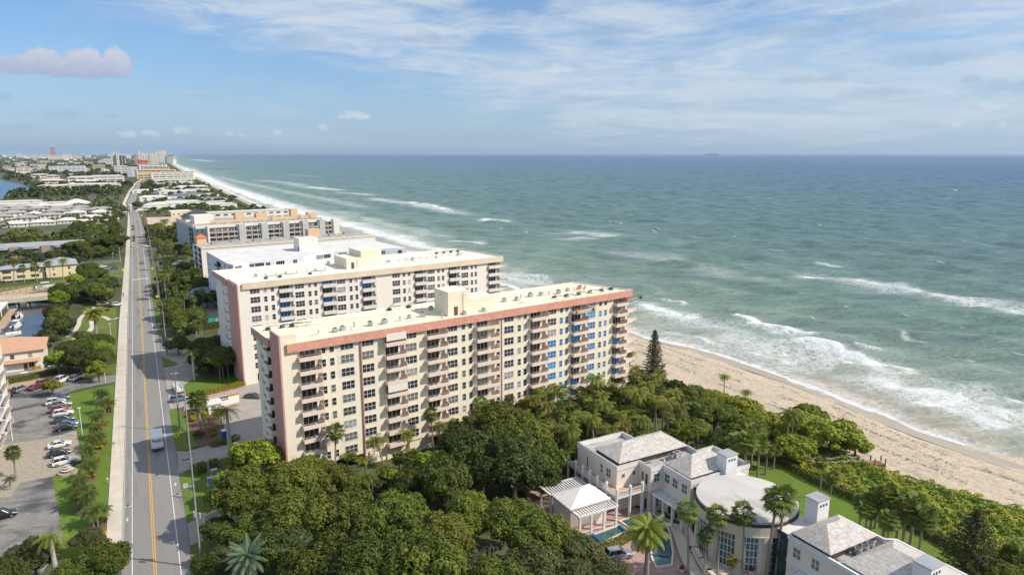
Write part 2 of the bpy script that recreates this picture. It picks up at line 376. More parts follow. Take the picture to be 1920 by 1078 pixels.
# ---- ocean
def dist_poly(X, Y, pts):
    """distance to a polyline and position 0..1 along it"""
    D = np.full(X.shape, 1e9); T = np.zeros(X.shape); n = len(pts)-1
    for i in range(n):
        (ax, ay), (bx, by) = pts[i], pts[i+1]; dx, dy = bx-ax, by-ay; L = dx*dx+dy*dy
        t = np.clip(((X-ax)*dx+(Y-ay)*dy)/L, 0, 1); d = np.hypot(X-ax-t*dx, Y-ay-t*dy)
        k = d < D; D = np.where(k, d, D); T = np.where(k, (i+t)/n, T)
    return D, T
ang = np.radians(np.arange(-1.5, 102, .135)); R = [62.]
while R[-1] < 75000: R.append(R[-1]*1.0078)
R = np.array(R); A_, R_ = np.meshgrid(ang, R)
X = R_*np.sin(A_); Y = R_*np.cos(A_); off = X-shx(Y)
near = np.exp(-R_/650.)
Z = np.zeros_like(X); rw = np.random.default_rng(11)
wig = 6*np.sin(Y*.021)+4*np.sin(Y*.043+1)+2.5*np.sin(Y*.11+2)
for k in range(20):
    lam = 3.6*1.17**k; th = rad(228+rw.normal(0, 20)); amp = .021*lam**.8
    ph = rw.uniform(0, 6.28); kx, ky = math.cos(th)*2*PI/lam, math.sin(th)*2*PI/lam
    fade = np.clip(lam/(R_*.0075)-1.2, 0, 1)
    s = np.sin(kx*X+ky*Y+ph+.6*np.sin(Y*.013*k+X*.01)); Z += amp*fade*(s+.25*np.cos(2*(kx*X+ky*Y+ph)))
depth_fade = np.clip((off+2)/30, .06, 1); Z *= depth_fade
foam = np.zeros_like(X)
# strokes: pixel polyline, half-width m, strength, lace (0 solid .. 1 lacy), crest height
ST = [
 ([(1228,560),(1258,567),(1292,571)], 2.2, 1.0, 1.0),
 ([(1170,560),(1215,580),(1270,596),(1330,606),(1400,622)], 8.5, .64, 0),
 ([(1195,574),(1250,584),(1310,598)], 5, .95, 0),
 ([(1378,594),(1420,606),(1480,617),(1550,632)], 3.0, 1.15, 1.3),
 ([(1400,603),(1470,622),(1545,634)], 6, .8, 0),
 ([(1245,622),(1300,634),(1368,650)], 2.2, .85, .5),
 ([(1180,612),(1260,632),(1340,652),(1440,676),(1560,706)], 7, .55, 0),
 ([(1330,630),(1420,648),(1520,672),(1580,690)], 10, .72, 0), ([(1250,590),(1360,618),(1480,650),(1600,680)], 12, .55, 0), ([(1560,700),(1680,735),(1800,775),(1900,812)], 9, .55, 0), ([(1700,745),(1800,775),(1890,808)], 5, .8, 0),
 ([(1475,634),(1530,645),(1600,662),(1660,680),(1724,699)], 3.4, 1.15, 1.2),
 ([(1440,630),(1540,655),(1640,690),(1700,705)], 7, .80, 0),
 ([(1390,655),(1460,672),(1500,678)], 3.5, .85, 0),
 ([(1600,645),(1625,654),(1655,662)], 2.2, 1.0, 1.0),
 ([(1690,630),(1730,645)], 1.5, .7, 0),
 ([(1600,706),(1680,722),(1770,748),(1860,775),(1930,800),(2050,840)], 10, .78, 0),
 ([(1720,712),(1800,730),(1880,752),(1990,780)], 9, .62, 0),
 ([(1660,715),(1740,737),(1830,765),(1900,790)], 4.5, .92, .3),
 ([(1880,742),(1925,750),(2000,766)], 2.5, 1.0, .8),
 ([(1485,513),(1540,520),(1600,528),(1680,542),(1760,552),(1850,568),(1960,590),(2100,620)], 13, .66, 0),
 ([(1490,516),(1530,520),(1570,520)], 5, .95, .4),
 ([(1600,524),(1680,535),(1740,545)], 5, .85, .3),
 ([(1740,552),(1830,570),(1920,592)], 8, .80, .2),
 ([(1430,467),(1460,474)], 2, .8, 0), ([(1535,494),(1570,500)], 2.5, .95, .4),
 ([(936,512),(975,516),(1030,522)], 15, .86, 0), ([(936,522),(990,530),(1040,528)], 10, .8, 0),
 ([(1040,440),(1090,436),(1160,444)], 12, .80, 0), ([(1050,447),(1110,448)], 6, .7, 0),
 ([(898,411),(930,413),(968,417)], 9, .95, .3), ([(850,453),(905,455)], 5, 1.0, .6), ([(768,440),(795,444)], 4, 1.0, .5),
 ([(690,372),(750,380),(800,388),(885,405)], 14, .74, 0), ([(760,378),(820,388),(850,396)], 8, .9, .2),
 ([(565,350),(600,353),(640,358)], 18, .9, 0), ([(480,338),(540,343),(570,350)], 20, .6, 0), ([(640,362),(700,366)], 12, .7, 0),
 ([(540,328),(600,332)], 20, .35, 0), ([(355,299),(400,303),(440,303)], 60, .8, 0), ([(345,320),(392,336)], 14, .9, 0),
 # surf band along the coast to the north
 ([(338,309),(352,318),(372,328),(400,341),(440,358),(500,380),(560,398),(620,414),(690,434),(750,452),(820,468),(900,490)], 9.5, 1.02, .3),
 ([(350,312),(385,330),(430,350),(500,374),(580,398),(660,420),(740,443),(800,460)], 18, .80, 0),
 ([(420,350),(480,366),(540,383),(600,400)], 9, .7, 0), ([(620,395),(680,410),(760,430),(840,446)], 12, .55, 0), ([(400,330),(460,344),(540,360),(640,380),(700,392)], 14, .5, 0), ([(1130,470),(1200,478),(1290,486)], 12, .45, 0), ([(1300,500),(1400,520),(1460,530)], 10, .4, 0),
]
for pts, w, st, cr in ST:
    P = GP(pts, SEA); x0 = min(p[0] for p in P)-4*w; x1 = max(p[0] for p in P)+4*w; y0 = min(p[1] for p in P)-4*w; y1 = max(p[1] for p in P)+4*w
    k = (X > x0) & (X < x1) & (Y > y0) & (Y < y1); xs, ysub = X[k], Y[k]
    D, T = dist_poly(xs+1.3*np.sin(ysub*.23)+.8*np.sin(ysub*.61), ysub+1.2*np.sin(xs*.31), P)
    ends = np.clip(np.minimum(T, 1-T)*9+.25, 0, 1) if len(P) > 2 else 1
    f = st*np.exp(-(D/w)**2.4)*ends; foam[k] = np.maximum(foam[k], f)+.25*np.minimum(foam[k], f)
    if cr: Z[k] += cr*.8*np.exp(-(D/(w*.9))**2)*ends
# swash line
nz = 1.2*np.sin(Y*.13)+.9*np.sin(Y*.31+1)+1.5*np.sin(Y*.05)
foam = np.maximum(foam, 1.25*np.exp(-((off-2.6-nz*.5)/(2.0+R_*.003))**2)*(R_ < 9000))
foam = np.maximum(foam, .70*np.exp(-((off-6.5-nz)/4.0)**2)*(R_ < 1500))
foam = np.maximum(foam, .36*np.exp(-((off-34)/30)**2)*np.clip(1.2-np.abs(Y-130)/170, 0, 1)); foam = np.maximum(foam, .30*np.exp(-((off-22)/20)**2)*(Y > 260)*(R_ < 1600))
Z += SEA
keep = off > -9; nA = len(ang)
i, j = np.meshgrid(np.arange(len(R)-1), np.arange(nA-1), indexing='ij')
kk = keep[:-1, :-1] | keep[1:, 1:] | keep[:-1, 1:] | keep[1:, :-1]
i, j = i[kk], j[kk]; Q = np.stack([i*nA+j, i*nA+j+1, (i+1)*nA+j+1, (i+1)*nA+j], 1)[:, ::-1]
me = np_mesh('ocean', np.stack([X, Y, Z], -1).reshape(-1, 3), Q, [], smooth=True)
for nm, arr in (('foam', foam), ('off', off)):
    a = me.attributes.new(nm, 'FLOAT', 'POINT'); a.data.foreach_set('value', arr.astype(np.float32).ravel())
m, nt, bs = nodes('sea_water')
af = nd(nt, 'ShaderNodeAttribute', attribute_name='foam'); ao = nd(nt, 'ShaderNodeAttribute', attribute_name='off')
def mth(op, a, b=None, c=None, clamp=False):
    n = nt.nodes.new('ShaderNodeMath'); n.operation = op; n.use_clamp = clamp
    for s, v in zip(n.inputs, (a, b, c)):
        if v is None: continue
        if hasattr(v, 'is_output'): nt.links.new(v, s)
        else: s.default_value = v
    return n.outputs[0]
dn = mth('MULTIPLY', ao.outputs['Fac'], 1/3000.)
wob = noise(nt, .012, 5, stretch=(1, .45, 1))
dn2 = mth('ADD', dn, mth('MULTIPLY', mth('SUBTRACT', wob, .5), .03))
wc = ramp(nt, [(0, (0.489,0.394,0.290)), (.004, (0.326,0.343,0.259)), (.014, (0.207,0.282,0.228)), (.04, (0.141,0.228,0.192)), (.10, (0.101,0.183,0.175)), (.28, (0.069,0.149,0.175)), (.7, (0.037,0.108,0.190)), (1, (0.026,0.085,0.182))], dn2).outputs[0]
patch = noise(nt, .045, 5, stretch=(1.0, .35, 1), dist=.6)
def rotv(st, deg=-28):
    tc = nt.nodes.new('ShaderNodeTexCoord'); a = nt.nodes.new('ShaderNodeMapping'); a.inputs['Rotation'].default_value = (0, 0, rad(deg)); b_ = nt.nodes.new('ShaderNodeMapping'); b_.inputs['Scale'].default_value = st
    nt.links.new(tc.outputs['Object'], a.inputs[0]); nt.links.new(a.outputs[0], b_.inputs[0]); return b_.outputs[0]
wc = mixc(nt, 1.0, wc, ramp(nt, [(.3, (.80,.84,.86)), (.68, (1.14,1.12,1.10))], patch).outputs[0], 'MULTIPLY')
rip = noise(nt, .16, 8, .68, vec=rotv((.38, 1.25, 1), 28), dist=.5); rip2 = noise(nt, .75, 6, .7, vec=rotv((.45, 1.2, 1), 28), dist=.4)
wc = mixc(nt, 1.0, wc, ramp(nt, [(.36, (.58,.66,.69)), (.5, (.97,.98,.99)), (.62, (1.42,1.34,1.28))], mth('ADD', mth('MULTIPLY', rip, .55), mth('MULTIPLY', rip2, .45))).outputs[0], 'MULTIPLY')  # light and dark faces of the ripples painted into the water colour
n1 = noise(nt, .30, 8, .62, stretch=(1.2, .55, 1), dist=1.2); n2 = noise(nt, 1.4, 5, .6, dist=.7)
nn = mth('ADD', mth('MULTIPLY', n1, .68), mth('MULTIPLY', n2, .32))
fm = mth('SUBTRACT', mth('MULTIPLY', af.outputs['Fac'], .55), mth('MULTIPLY', mth('SUBTRACT', nn, .22), 1.25))
mask = mth('MULTIPLY', fm, 3.6, clamp=True)
# scattered whitecaps on the open water
wcap = noise(nt, .16, 5, .55, stretch=(1, .38, 1), dist=.8)
big = noise(nt, .0085, 3)
cap = mth('MULTIPLY', mth('SUBTRACT', mth('ADD', wcap, mth('MULTIPLY', mth('SUBTRACT', big, .5), .22)), .675), 11, clamp=True)
cap = mth('MULTIPLY', cap, mth('MULTIPLY', mth('SUBTRACT', ao.outputs['Fac'], 30), .02, clamp=True))
web = nd(nt, 'ShaderNodeTexVoronoi', feature='DISTANCE_TO_EDGE', Scale=.42, Randomness=1.0)
dv = nt.nodes.new('ShaderNodeVectorMath'); dv.operation = 'ADD'; tcc = nt.nodes.new('ShaderNodeTexCoord'); nzv = nd(nt, 'ShaderNodeTexNoise', Scale=.5, Detail=5.); nt.links.new(tcc.outputs['Object'], nzv.inputs[0])
sc3 = nt.nodes.new('ShaderNodeVectorMath'); sc3.operation = 'SCALE'; sc3.inputs['Scale'].default_value = 4.5; nt.links.new(nzv.outputs['Color'], sc3.inputs[0]); nt.links.new(tcc.outputs['Object'], dv.inputs[0]); nt.links.new(sc3.outputs[0], dv.inputs[1]); nt.links.new(dv.outputs[0], web.inputs[0])
lace = mth('SUBTRACT', 1., mth('MULTIPLY', web.outputs['Distance'], 3.6), clamp=True)
veil = mth('MULTIPLY', mth('MULTIPLY', mth('POWER', af.outputs['Fac'], 1.2), 1.15), mth('ADD', mth('MULTIPLY', lace, mth('MULTIPLY', n2, 1.3)), .16), clamp=True)
mask2 = mth('MAXIMUM', mth('MAXIMUM', mask, mth('MULTIPLY', cap, .8)), veil)
nt.links.new(mixc(nt, mask2, wc, (.80,.82,.81)), bs.inputs['Base Color'])
rg = mth('ADD', mth('MULTIPLY', mask2, .5), .30); nt.links.new(rg, bs.inputs['Roughness'])
bs.inputs['IOR'].default_value = 1.33; bs.inputs['Specular IOR Level'].default_value = .42
bp = nd(nt, 'ShaderNodeBump', Strength=.9, Distance=.9); hh = mth('ADD', mth('MULTIPLY', rip2, .9), mth('MULTIPLY', rip, 2.4))
nt.links.new(hh, bp.inputs['Height']); nt.links.new(bp.outputs[0], bs.inputs['Normal'])
me.materials.append(m); o = bpy.data.objects.new('ocean', me); COL.objects.link(o); tag(o, kind='structure')
# weed and debris along the old tide lines
rg = np.random.default_rng(9); n = 5200; yw = rg.uniform(45, 330, n); which = rg.integers(0, 3, n); dd = np.array([-8.5, -15, -23])[which]+1.6*np.sin(yw*.07+which)+rg.normal(0, .5, n)+np.where(rg.random(n) < .15, rg.normal(0, 3, n), 0)
kp = (np.sin(yw*.31+which*2)+np.sin(yw*.083)) > -.5; yw, dd = yw[kp], dd[kp]; xw = shx(yw)+dd; zw = np.array([bz(a_, shx(b_)-dux(b_)+6) for a_, b_ in zip(dd, yw)])+.13
sz = rg.uniform(.06, .30, len(yw)); th_ = rad(90)+rg.normal(0, .5, len(yw)); c_, s_ = np.cos(th_), np.sin(th_)
V = np.stack([np.stack([xw+a_*sz*c_-b_*sz*.35*s_, yw+a_*sz*s_+b_*sz*.35*c_, zw+.01*k_], 1) for k_, (a_, b_) in enumerate(((-1,-1),(1,-1),(1,1),(-1,1)))], 1).reshape(-1, 3)
o = bpy.data.objects.new('seaweed', np_mesh('seaweed', V, np.arange(len(V)).reshape(-1, 4), M('dry_seaweed', (.13,.10,.07), (.22,.17,.12), 2))); COL.objects.link(o); tag(o, 'scattered dark seaweed bits lying in lines along the sand', 'seaweed', kind='stuff')
# ================= road =================
RC = [(-2.9, 40), (-2.9, 700), (-3.6, 800), (-5.2, 880), (-7.4, 1060), (-2.5, 1350), (7, 1705), (24, 2050), (45, 2400), (60, 3000)]
b = MB(); strip(b, RC, -4.7, 5.2, .02); tag(b.build('road', m_asph), kind='structure')
b = MB()
def lane(path, w0, w1, m): strip(b, path, w0, w1, .03, m)
lane(RC, -3.28, -3.13, 0); lane(RC, 3.5, 3.65, 0); lane(RC, -.23, -.09, 1); lane(RC, .09, .23, 1)
for k in range(9): x = -6.0+k*.85; b.box(x, x+.5, 404, 407, .02, .034, 0)     # far crosswalk
def arrow(x, y, up=1, s=1):
    b.add([(x-.09*s,y-.8*s*up,.034),(x+.09*s,y-.8*s*up,.034),(x+.09*s,y+.1*s*up,.034),(x-.09*s,y+.1*s*up,.034)], [(0,1,2,3) if up > 0 else (3,2,1,0)])
    b.add([(x-.28*s,y+.1*s*up,.034),(x+.28*s,y+.1*s*up,.034),(x,y+.8*s*up,.034)], [(0,1,2) if up > 0 else (2,1,0)])
def ringflat(x, y, r0, r1, n=14):
    vs = [(x+r*math.cos(2*PI*i/n), y+r*1.5*math.sin(2*PI*i/n), .034) for i in range(n) for r in (r0, r1)]
    b.add(vs, [(2*i, 2*i+1, (2*i+3) % (2*n), (2*i+2) % (2*n)) for i in range(n)])
def bike(x, y):
    ringflat(x-.36, y, .20, .28); ringflat(x+.36, y, .20, .28)
    for a, c in (((-.36,0),(-.05,.55)),((-.05,.55),(.30,.5)),((.36,0),(.22,.75)),((-.05,.5),(.05,.05)),((.05,.05),(.30,.5))):
        d = Vector((c[0]-a[0], c[1]-a[1])).normalized(); n = Vector((-d.y, d.x))*.05
        b.add([(x+a[0]-n.x,y+a[1]-n.y,.036),(x+c[0]-n.x,y+c[1]-n.y,.036),(x+c[0]+n.x,y+c[1]+n.y,.036),(x+a[0]+n.x,y+a[1]+n.y,.036)], [(0,1,2,3),(3,2,1,0)])
bike(1.55, 138.5); arrow(1.5, 143.5, 1); bike(-6.9, 138.2); arrow(-6.9, 132.8, -1)
tag(fix_up(b.build('road_markings', [m_white, m_yellow])), kind='structure')
b = MB(); b.prism([(-7.6,121.5),(-7.7,300),(-7.6,700),(-8.3,800),(-10,880),(-10.4,880),(-10,800),(-9.9,700),(-10.1,470),(-10.6,300),(-10.25,200),(-10.0,119),(-8.3,119)], -.1, .15)
tag(b.build('sidewalk', m_conc), kind='structure')
b = MB(); b.box(-7.56, -7.40, 121.5, 700, -.1, .17); tag(b.build('kerb', m_kerb), kind='structure')
sheet('kerb_ramp', [(-9.9,118.8),(-8.3,118.8),(-7.7,120.5),(-9.9,120.5)], .165, m_yellow)
b = MB(); strip(b, [(-5.2,880),(-7.4,1060),(-2.5,1350),(7,1705),(24,2050)], -10, -6.0, .05); tag(b.build('far_path', m_conc), kind='structure')
b = MB(); strip(b, [(2.3,40),(2.3,140),(2.3,700)], 0, 1.1, .012); tag(b.build('road_shoulder', m_shoulder), kind='structure')
for k, (x, y, r) in enumerate([(-1.6, 150, .35), (1.2, 168, .3), (-5.2, 214, .35), (-.6, 232, .35)]):
    b = MB(); b.cyl(x, y, .02, .036, r, n=14); tag(b.build('manhole_cover', m_darkm), 'dark round manhole cover set flush in the grey asphalt road', 'manhole cover', 'manhole covers in the road')
# ================= west side ground =================
lv = .006
def flat(name, px, m, z=None, world=False):
    global lv; lv += .0022
    return sheet(name, px if world else GP(px), lv if z is None else z, m)
flat('parking_lot', [(-200,760),(0,741),(60,722),(150,712),(232,699),(231,713),(150,728),(108,742),(128,782),(138,806),(152,860),(96,893),(112,960),(128,1005),(60,1100),(-400,1100),(-400,880)], m_lot)
flat('lawn', [(131,738),(217,719),(213,780),(202,1025),(190,1100),(112,1100),(117,1000),(98,893),(120,880),(152,870),(156,850),(150,825),(140,790),(122,750)], m_grass2)
flat('paver_court', [(14,832),(88,822),(143,806),(154,860),(97,893),(38,905),(20,930),(-60,940),(-60,842)], m_paver)
flat('entrance_path', [(-60,735),(0,726),(60,709),(120,702),(160,697),(160,703),(120,710),(60,722),(0,738),(-60,750)], m_tanstrip)
flat('lawn', [(150,700),(219,680),(221,700),(160,703)], m_grass)
flat('driveway', [(-80,716),(0,707),(60,698),(120,686),(160,682),(160,672),(120,675),(82,690),(0,700),(-80,708)], m_drive)
flat('park_lawn', [(218,570),(219,668),(160,672),(110,668),(112,650),(150,600),(160,580)], m_grass)
b = MB(); pth = GP([(126,632),(140,622),(147,610),(150,598),(160,586),(178,576)]); strip(b, pth, -.8, .8, .075)
pth = GP([(134,636),(150,633),(166,624),(174,612),(172,603),(176,596),(190,592),(206,600),(222,596)]); strip(b, pth, -.9, .9, .079); tag(fix_up(b.build('garden_path', m_conc)), kind='structure')
flat('quay', [(-60,568),(0,548),(60,537),(150,527),(150,531),(104,541),(60,548),(0,560),(-60,576)], m_tanstrip)
flat('lawn', [(-40,545),(40,535),(150,520),(152,527),(60,537),(0,547),(-40,560)], m_grass)
flat('lawn', [(-40,700),(160,668),(160,650),(96,655),(82,690),(0,698)], m_grass)
flat('north_parking_lot', [(150,492),(228,486),(228,516),(150,520)], m_lot2)
flat('lawn', [(172,518),(232,506),(232,520),(176,530)], m_grass)
flat('meadow', [(-60,440),(20,433),(113,421),(128,428),(60,441),(0,446),(-60,450)], M('dry_meadow', (.22,.24,.06), (.30,.27,.10), .05, 6, .9, .1))
flat('bare_ground', [(20,440),(62,438),(120,428),(128,434),(62,444),(10,448)], m_lotsand)
flat('scrub_ground', [(-200,452),(60,446),(130,438),(234,432),(234,400),(226,380),(240,352),(120,352),(60,380),(-200,400)], M('scrub_ground', (.07,.085,.04), (.13,.12,.07), .05))
# east side ground
flat('road_verge', [(296,630),(285,555),(282,500),(290,500),(298,555),(312,628)], m_grass)
flat('driveway', [(303,668),(302,650),(330,646),(372,655),(440,640),(470,640),(460,662),(400,668),(340,684),(307,694)], m_drive)
flat('driveway', [(307,690),(340,684),(378,683),(378,700),(345,722),(350,745),(344,762),(331,768),(319,768),(312,722)], m_drive)
flat('car_court', [(345,745),(352,741),(400,733),(458,718),(490,700),(560,700),(600,760),(540,880),(500,860),(452,838),(430,833),(420,800),(400,760),(345,770)], m_drive)
flat('driveway', [(334,856),(330,846),(352,846),(395,834),(440,820),(520,850),(560,880),(430,855),(380,872),(333,888)], m_drive)
flat('lawn', [(345,722),(375,708),(398,700),(450,700),(458,716),(400,730),(351,738)], m_grass2)
flat('lawn', [(317,768),(335,764),(360,800),(385,830),(350,843),(331,846)], m_grass2)
flat('lawn', [(336,892),(350,885),(376,870),(420,880),(430,935),(400,960),(352,980)], m_grass2)
flat('driveway', [(352,982),(370,972),(440,962),(470,990),(420,1000),(357,1022)], m_drive)
flat('lawn', [(357,1022),(420,1000),(440,1085),(357,1085)], m_grass)
flat('south_lawn', [(303,668),(306,690),(340,684),(375,683),(372,662),(340,684)], m_grass)
flat('planting_bed', [(335,765),(352,772),(400,770),(436,835),(395,832),(372,838),(350,790)], m_mulch)
flat('pool_terrace', [(400,600),(352,585),(372,560),(420,560),(440,600),(420,612)], m_paver)
flat('swimming_pool', [(368,594),(405,596),(404,603),(372,606)], m_pool)
flat('bare_sand_lot', [(274,408),(340,406),(342,432),(282,440)], m_lotsand)
flat('condo_parking_lot', [(296,470),(345,465),(380,560),(300,570)], m_lot2)
flat('oceanfront_lawn', [(104.,100),(116,93),(121,84),(114,70),(113,50),(96,45),(94,66),(93,82),(96,96)], m_grass2, world=True)
flat('forecourt', [(58,92),(62,80),(64,70),(78,55),(82,66),(78,90),(62,112)], m_pinkpave, world=True)
flat('tennis_court', [(60,108),(72,108.5),(72,114),(62,114)], m_pinkpave, world=True)
flat('courtyard', [(14,160),(120,172),(124,200),(20,200)], m_drive, world=True)
flat('courtyard', [(18,232),(120,245),(126,290),(24,290)], m_lot2, world=True)
# ================= buildings =================
def win_mesh(w, h, cols, rows, glass, frame=None, fr=.09, name='window', dep=.07):
    b = MB(); b.box(-w/2+fr*.5, w/2-fr*.5, -.03, .02, fr*.5, h-fr*.5, 1)
    for i in range(cols+1):
        x = -w/2+i*w/cols; t = fr if i in (0, cols) else fr*.7
        b.box(max(-w/2, x-t/2), min(w/2, x+t/2), -dep, 0, 0, h, 0)
    for j in range(rows+1):
        z = j*h/rows; t = fr if j in (0, rows) else fr*.7
        b.box(-w/2, w/2, -dep+.004, -.004, max(0, z-t/2), min(h, z+t/2), 0)
    return b.build(name, [frame or m_frame, glass], link=False)
def P3(px0, px1, n): return [px0+(px1-px0)*(i+.5)/n for i in range(n)]
W_big = win_mesh(2.7, 1.75, 3, 2, m_glass, name='picture_window'); W_small = win_mesh(.95, 1.6, 1, 2, m_glass, name='narrow_window')
W_bigb = win_mesh(2.7, 1.75, 3, 2, m_glassb, name='picture_window'); W_smallb = win_mesh(.95, 1.6, 1, 2, m_glassb, name='narrow_window')
D_slide = win_mesh(3.0, 2.3, 3, 1, m_glassd, name='sliding_door'); D_slideb = win_mesh(3.0, 2.3, 3, 1, m_glassb, name='sliding_door')
SH_big = MB(); [SH_big.box(x, x+.42, -.06, 0, .0, 1.75) for x in (-1.85, 1.43)]; SH_big.box(-1.5, 1.5, -.05, 0, -.1, 0); SH_big = SH_big.build('shutters', m_trim, link=False)
def balcony_mesh(w, d, pm, solid=.62, closed=False):
    """slab, front parapet with railing on top, solid right-hand side, open left rail"""
    b = MB(); b.box(0, w, -d, 0, -.18, 0, 1)
    b.box(0, w, -d, -d+.12, 0, solid, 0); b.box(0, .12, -d+.12, 0, 0, solid, 0); b.box(w-.14, w, -d+.12, 0, 0, 1.35, 0)
    b.box(0, w-.14, -d+.03, -d+.08, 1.02, 1.08, 2)
    for i in range(int(w/.28)): x = .1+i*.28; b.box(x, x+.03, -d+.04, -d+.07, solid, 1.02, 2)
    if closed: b.box(.1, w-.2, -d+.02, -d+.10, 1.08, 2.6, 3)
    return b.build('balcony', [pm, m_slab, m_rail, m_creamlt], link=False)
BAL = {w: balcony_mesh(w, 1.65, m_balc) for w in (4.9, 5.3, 5.9)}
BALC = balcony_mesh(5.3, 1.65, m_balc, closed=True)
BALW = balcony_mesh(5.0, 1.5, m_balcw, .9)
b = MB(); b.box(0, .5, -.5, 0, .35, .42); b.box(0, .5, -.06, 0, .42, .9)
for q in (0, .44): b.box(q, q+.06, -.5, -.44, 0, .35); b.box(q, q+.06, -.06, 0, 0, .35)
CH = b.build('patio_chair', m_darkm, link=False)
plant_b = None
# ---- twin slab apartment blocks (near one: coral fascia)
TH = rad(6.7)
def frame_pt(O, x, y): return (O[0]+x*math.cos(TH)-y*math.sin(TH), O[1]+x*math.sin(TH)+y*math.cos(TH))
OA = (21.4, 131.5); OB = (22.3, 200.0)
def slab_block(O, L, D, name, label, fl0, fp, htop, ztop_f, cols, wallm, fas, endm, bmesh_, near, Lr):
    t = thing(name, label, 'apartment building', (O[0], O[1], 0), TH)
    fh = 1.75 if near else 1.6
    # body: outline with bays cut back where balconies stand
    pts = [(0, 0)]
    for c in cols:
        if c[0] == 'bal': pts += [(c[1]+.0, 0), (c[1]+.0, .7), (c[2], .7), (c[2], 0)]
    pts += [(L, 0), (Lr, D), (0, D)]
    b = MB(); b.prism(pts, 2.9, ztop_f-.3, 0, 2)
    # ground floor piers and dark garage
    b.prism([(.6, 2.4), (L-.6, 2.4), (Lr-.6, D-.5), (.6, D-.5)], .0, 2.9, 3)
    for x in [0, 3]+[c[1] for c in cols if c[0] == 'bal']+[c[2] for c in cols if c[0] == 'bal']+[16.2, 17.2, 32, 43, 51.5, 57.5, 66, 79, L-.7]:
        b.box(x, x+.6, .02, .9, 0, 2.95, 0)
    b.box(17.6, 32, .3, .6, 0, 2.9, 0); b.box(43, 51.5, .3, .6, 0, 2.9, 0)
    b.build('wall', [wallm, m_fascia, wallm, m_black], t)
    # roof slab with fascia overhang and parapet
    b = MB(); ov = .75
    b.prism([(1.0, -ov), (L+1.2, -ov), (Lr+1.0, D+ov), (-ov, D+ov), (-ov, 5.6 if near else 11), (1.0, 5.6 if near else 11)], ztop_f-1.75, ztop_f-.35, 1, 0)
    b.build('roof', [m_roofA, fas], t)
    b = MB(); Z0, Z1 = ztop_f-1.8, ztop_f
    def wallseg(p, q, w=.28, m=1, z0=Z0, z1=Z1):
        d = Vector((q[0]-p[0], q[1]-p[1])).normalized(); n = Vector((-d.y, d.x))*w
        b.prism([(p[0], p[1]), (q[0], q[1]), (q[0]+n.x, q[1]+n.y), (p[0]+n.x, p[1]+n.y)], z0, z1, m, 0)
    wallseg((1.0, -ov-.003), (L+1.2, -ov-.003)); b.build('fascia', [m_creamlt, fas], t)
    b = MB(); wallseg((L+1.203, -ov+.3), (Lr+1.0, D+ov), m=0); wallseg((Lr+1.0, D+ov+.003), (-ov, D+ov+.003), m=0, z1=Z1-.25)
    wallseg((-ov-.003, D+ov), (-ov-.003, 5.8 if near else 11), m=1, z1=Z1-.1)
    b.build('parapet', [m_creamlt, endm], t)
    # corner tower: pink west wall, cream south wall
    dy = 5.5 if near else 10.9
    b = MB(); b.box(-.02, 3.0, -.25, .0, 0, htop, 0); b.box(-.35, -.021, -.25, dy, 0, htop, 1)
    b.box(-.02, 3.0, .001, dy, ztop_f-.34, htop, 0); b.build('corner_tower', [wallm if near else m_whitew, endm], t)
    # south front
    nfl = 9
    wb = {'big': W_big, 'small': W_small}; wbb = {'big': W_bigb, 'small': W_smallb}
    if near:
        for x_, r_ in ((16.15, .2), (51.2, .12)): b = MB(); b.cyl(x_, -r_-.02, 2.9, ztop_f-1.8, r_, n=8); b.build('downpipe', m_pinkw, t)
    for c in cols:
        for k in range(nfl):
            zt = fl0+fp*k
            if c[0] in ('big', 'small'):
                if not near and c[1] > 20 and k < 4: continue
                blue = near and c[1] > 64 and (k < 8) and random.random() < .8
                top = k == nfl-1
                z = zt-1.72
                wo = put((wbb if blue else wb)[c[0]], t, (c[1], -.0, z), 0, (1, 1, .68 if top else 1))
                if near and c[0] == 'big' and random.random() < .35: put(SH_big, wo, (0, 0, 0))
            else:
                if not near and c[1] > 30 and k < 4: continue
                w = c[2]-c[1]; zf = zt-2.15
                src = BAL.get(c[3] if len(c) > 3 else 5.3) if near else BALW
                bo = src
                if near and (c[1] < 30 and c[1] > 18) and k in (8, 4): bo = BALC
                put(bo, t, (c[1]+(.0 if near else .2), .69, zf), 0, (w/5.3 if near else (w)/5.0, 1.35 if near else 1, 1))
                blue = (near and c[1] > 64 and random.random() < .5) or (not near and c[1] < 40 and random.random() < .75)
                put(D_slideb if blue else D_slide, t, ((c[1]+c[2])/2-.2, .7, zf+.02))
                if near and random.random() < .5:
                    for q_ in (0, 1.2+random.random()*.5): xq = c[1]+1.0+q_; o_ = put(CH, None, frame_pt(O, xq, -.1)+(zf+.01,), TH+random.uniform(-.5, .5)); tag(o_, 'dark patio chair standing on a balcony of the coral-edged block', 'chair', 'patio chairs on the balconies')
    # west end
    for k in range(nfl):
        zt = fl0+fp*k
        if near:
            put(W_bigb, t, (-0., 13.2, zt-1.8), -PI/2, (.62, 1, 1))
            b = MB(); b.box(-1.1, 0, 6.2, 9.6, -.15, 0, 1); b.box(-1.1, -.98, 6.2, 9.6, 0, 1.0, 0); b.box(-.98, 0, 9.48, 9.6, 0, 1.0, 0); b.box(-.98, 0, 6.2, 6.32, 0, 1., 0); b.box(-.02, .0, 6.6, 9.2, .01, 2.1, 2)
            b.build('west_balcony' if k else 'west_balcony', [m_creamlt, m_slab, m_black], t, (0, 0, zt-2.3))
        else:
            put(W_small, t, (-0., 17.5, zt-1.8), -PI/2)
            b = MB(); b.box(-.5, 0, 13.2, 14.0, 0, .12, 0); b.build('ledge', m_darkm, t, (0, 0, zt-1.0))
    return t
S_ = .943
def cA(a, b): return ((a+b)/2*S_)
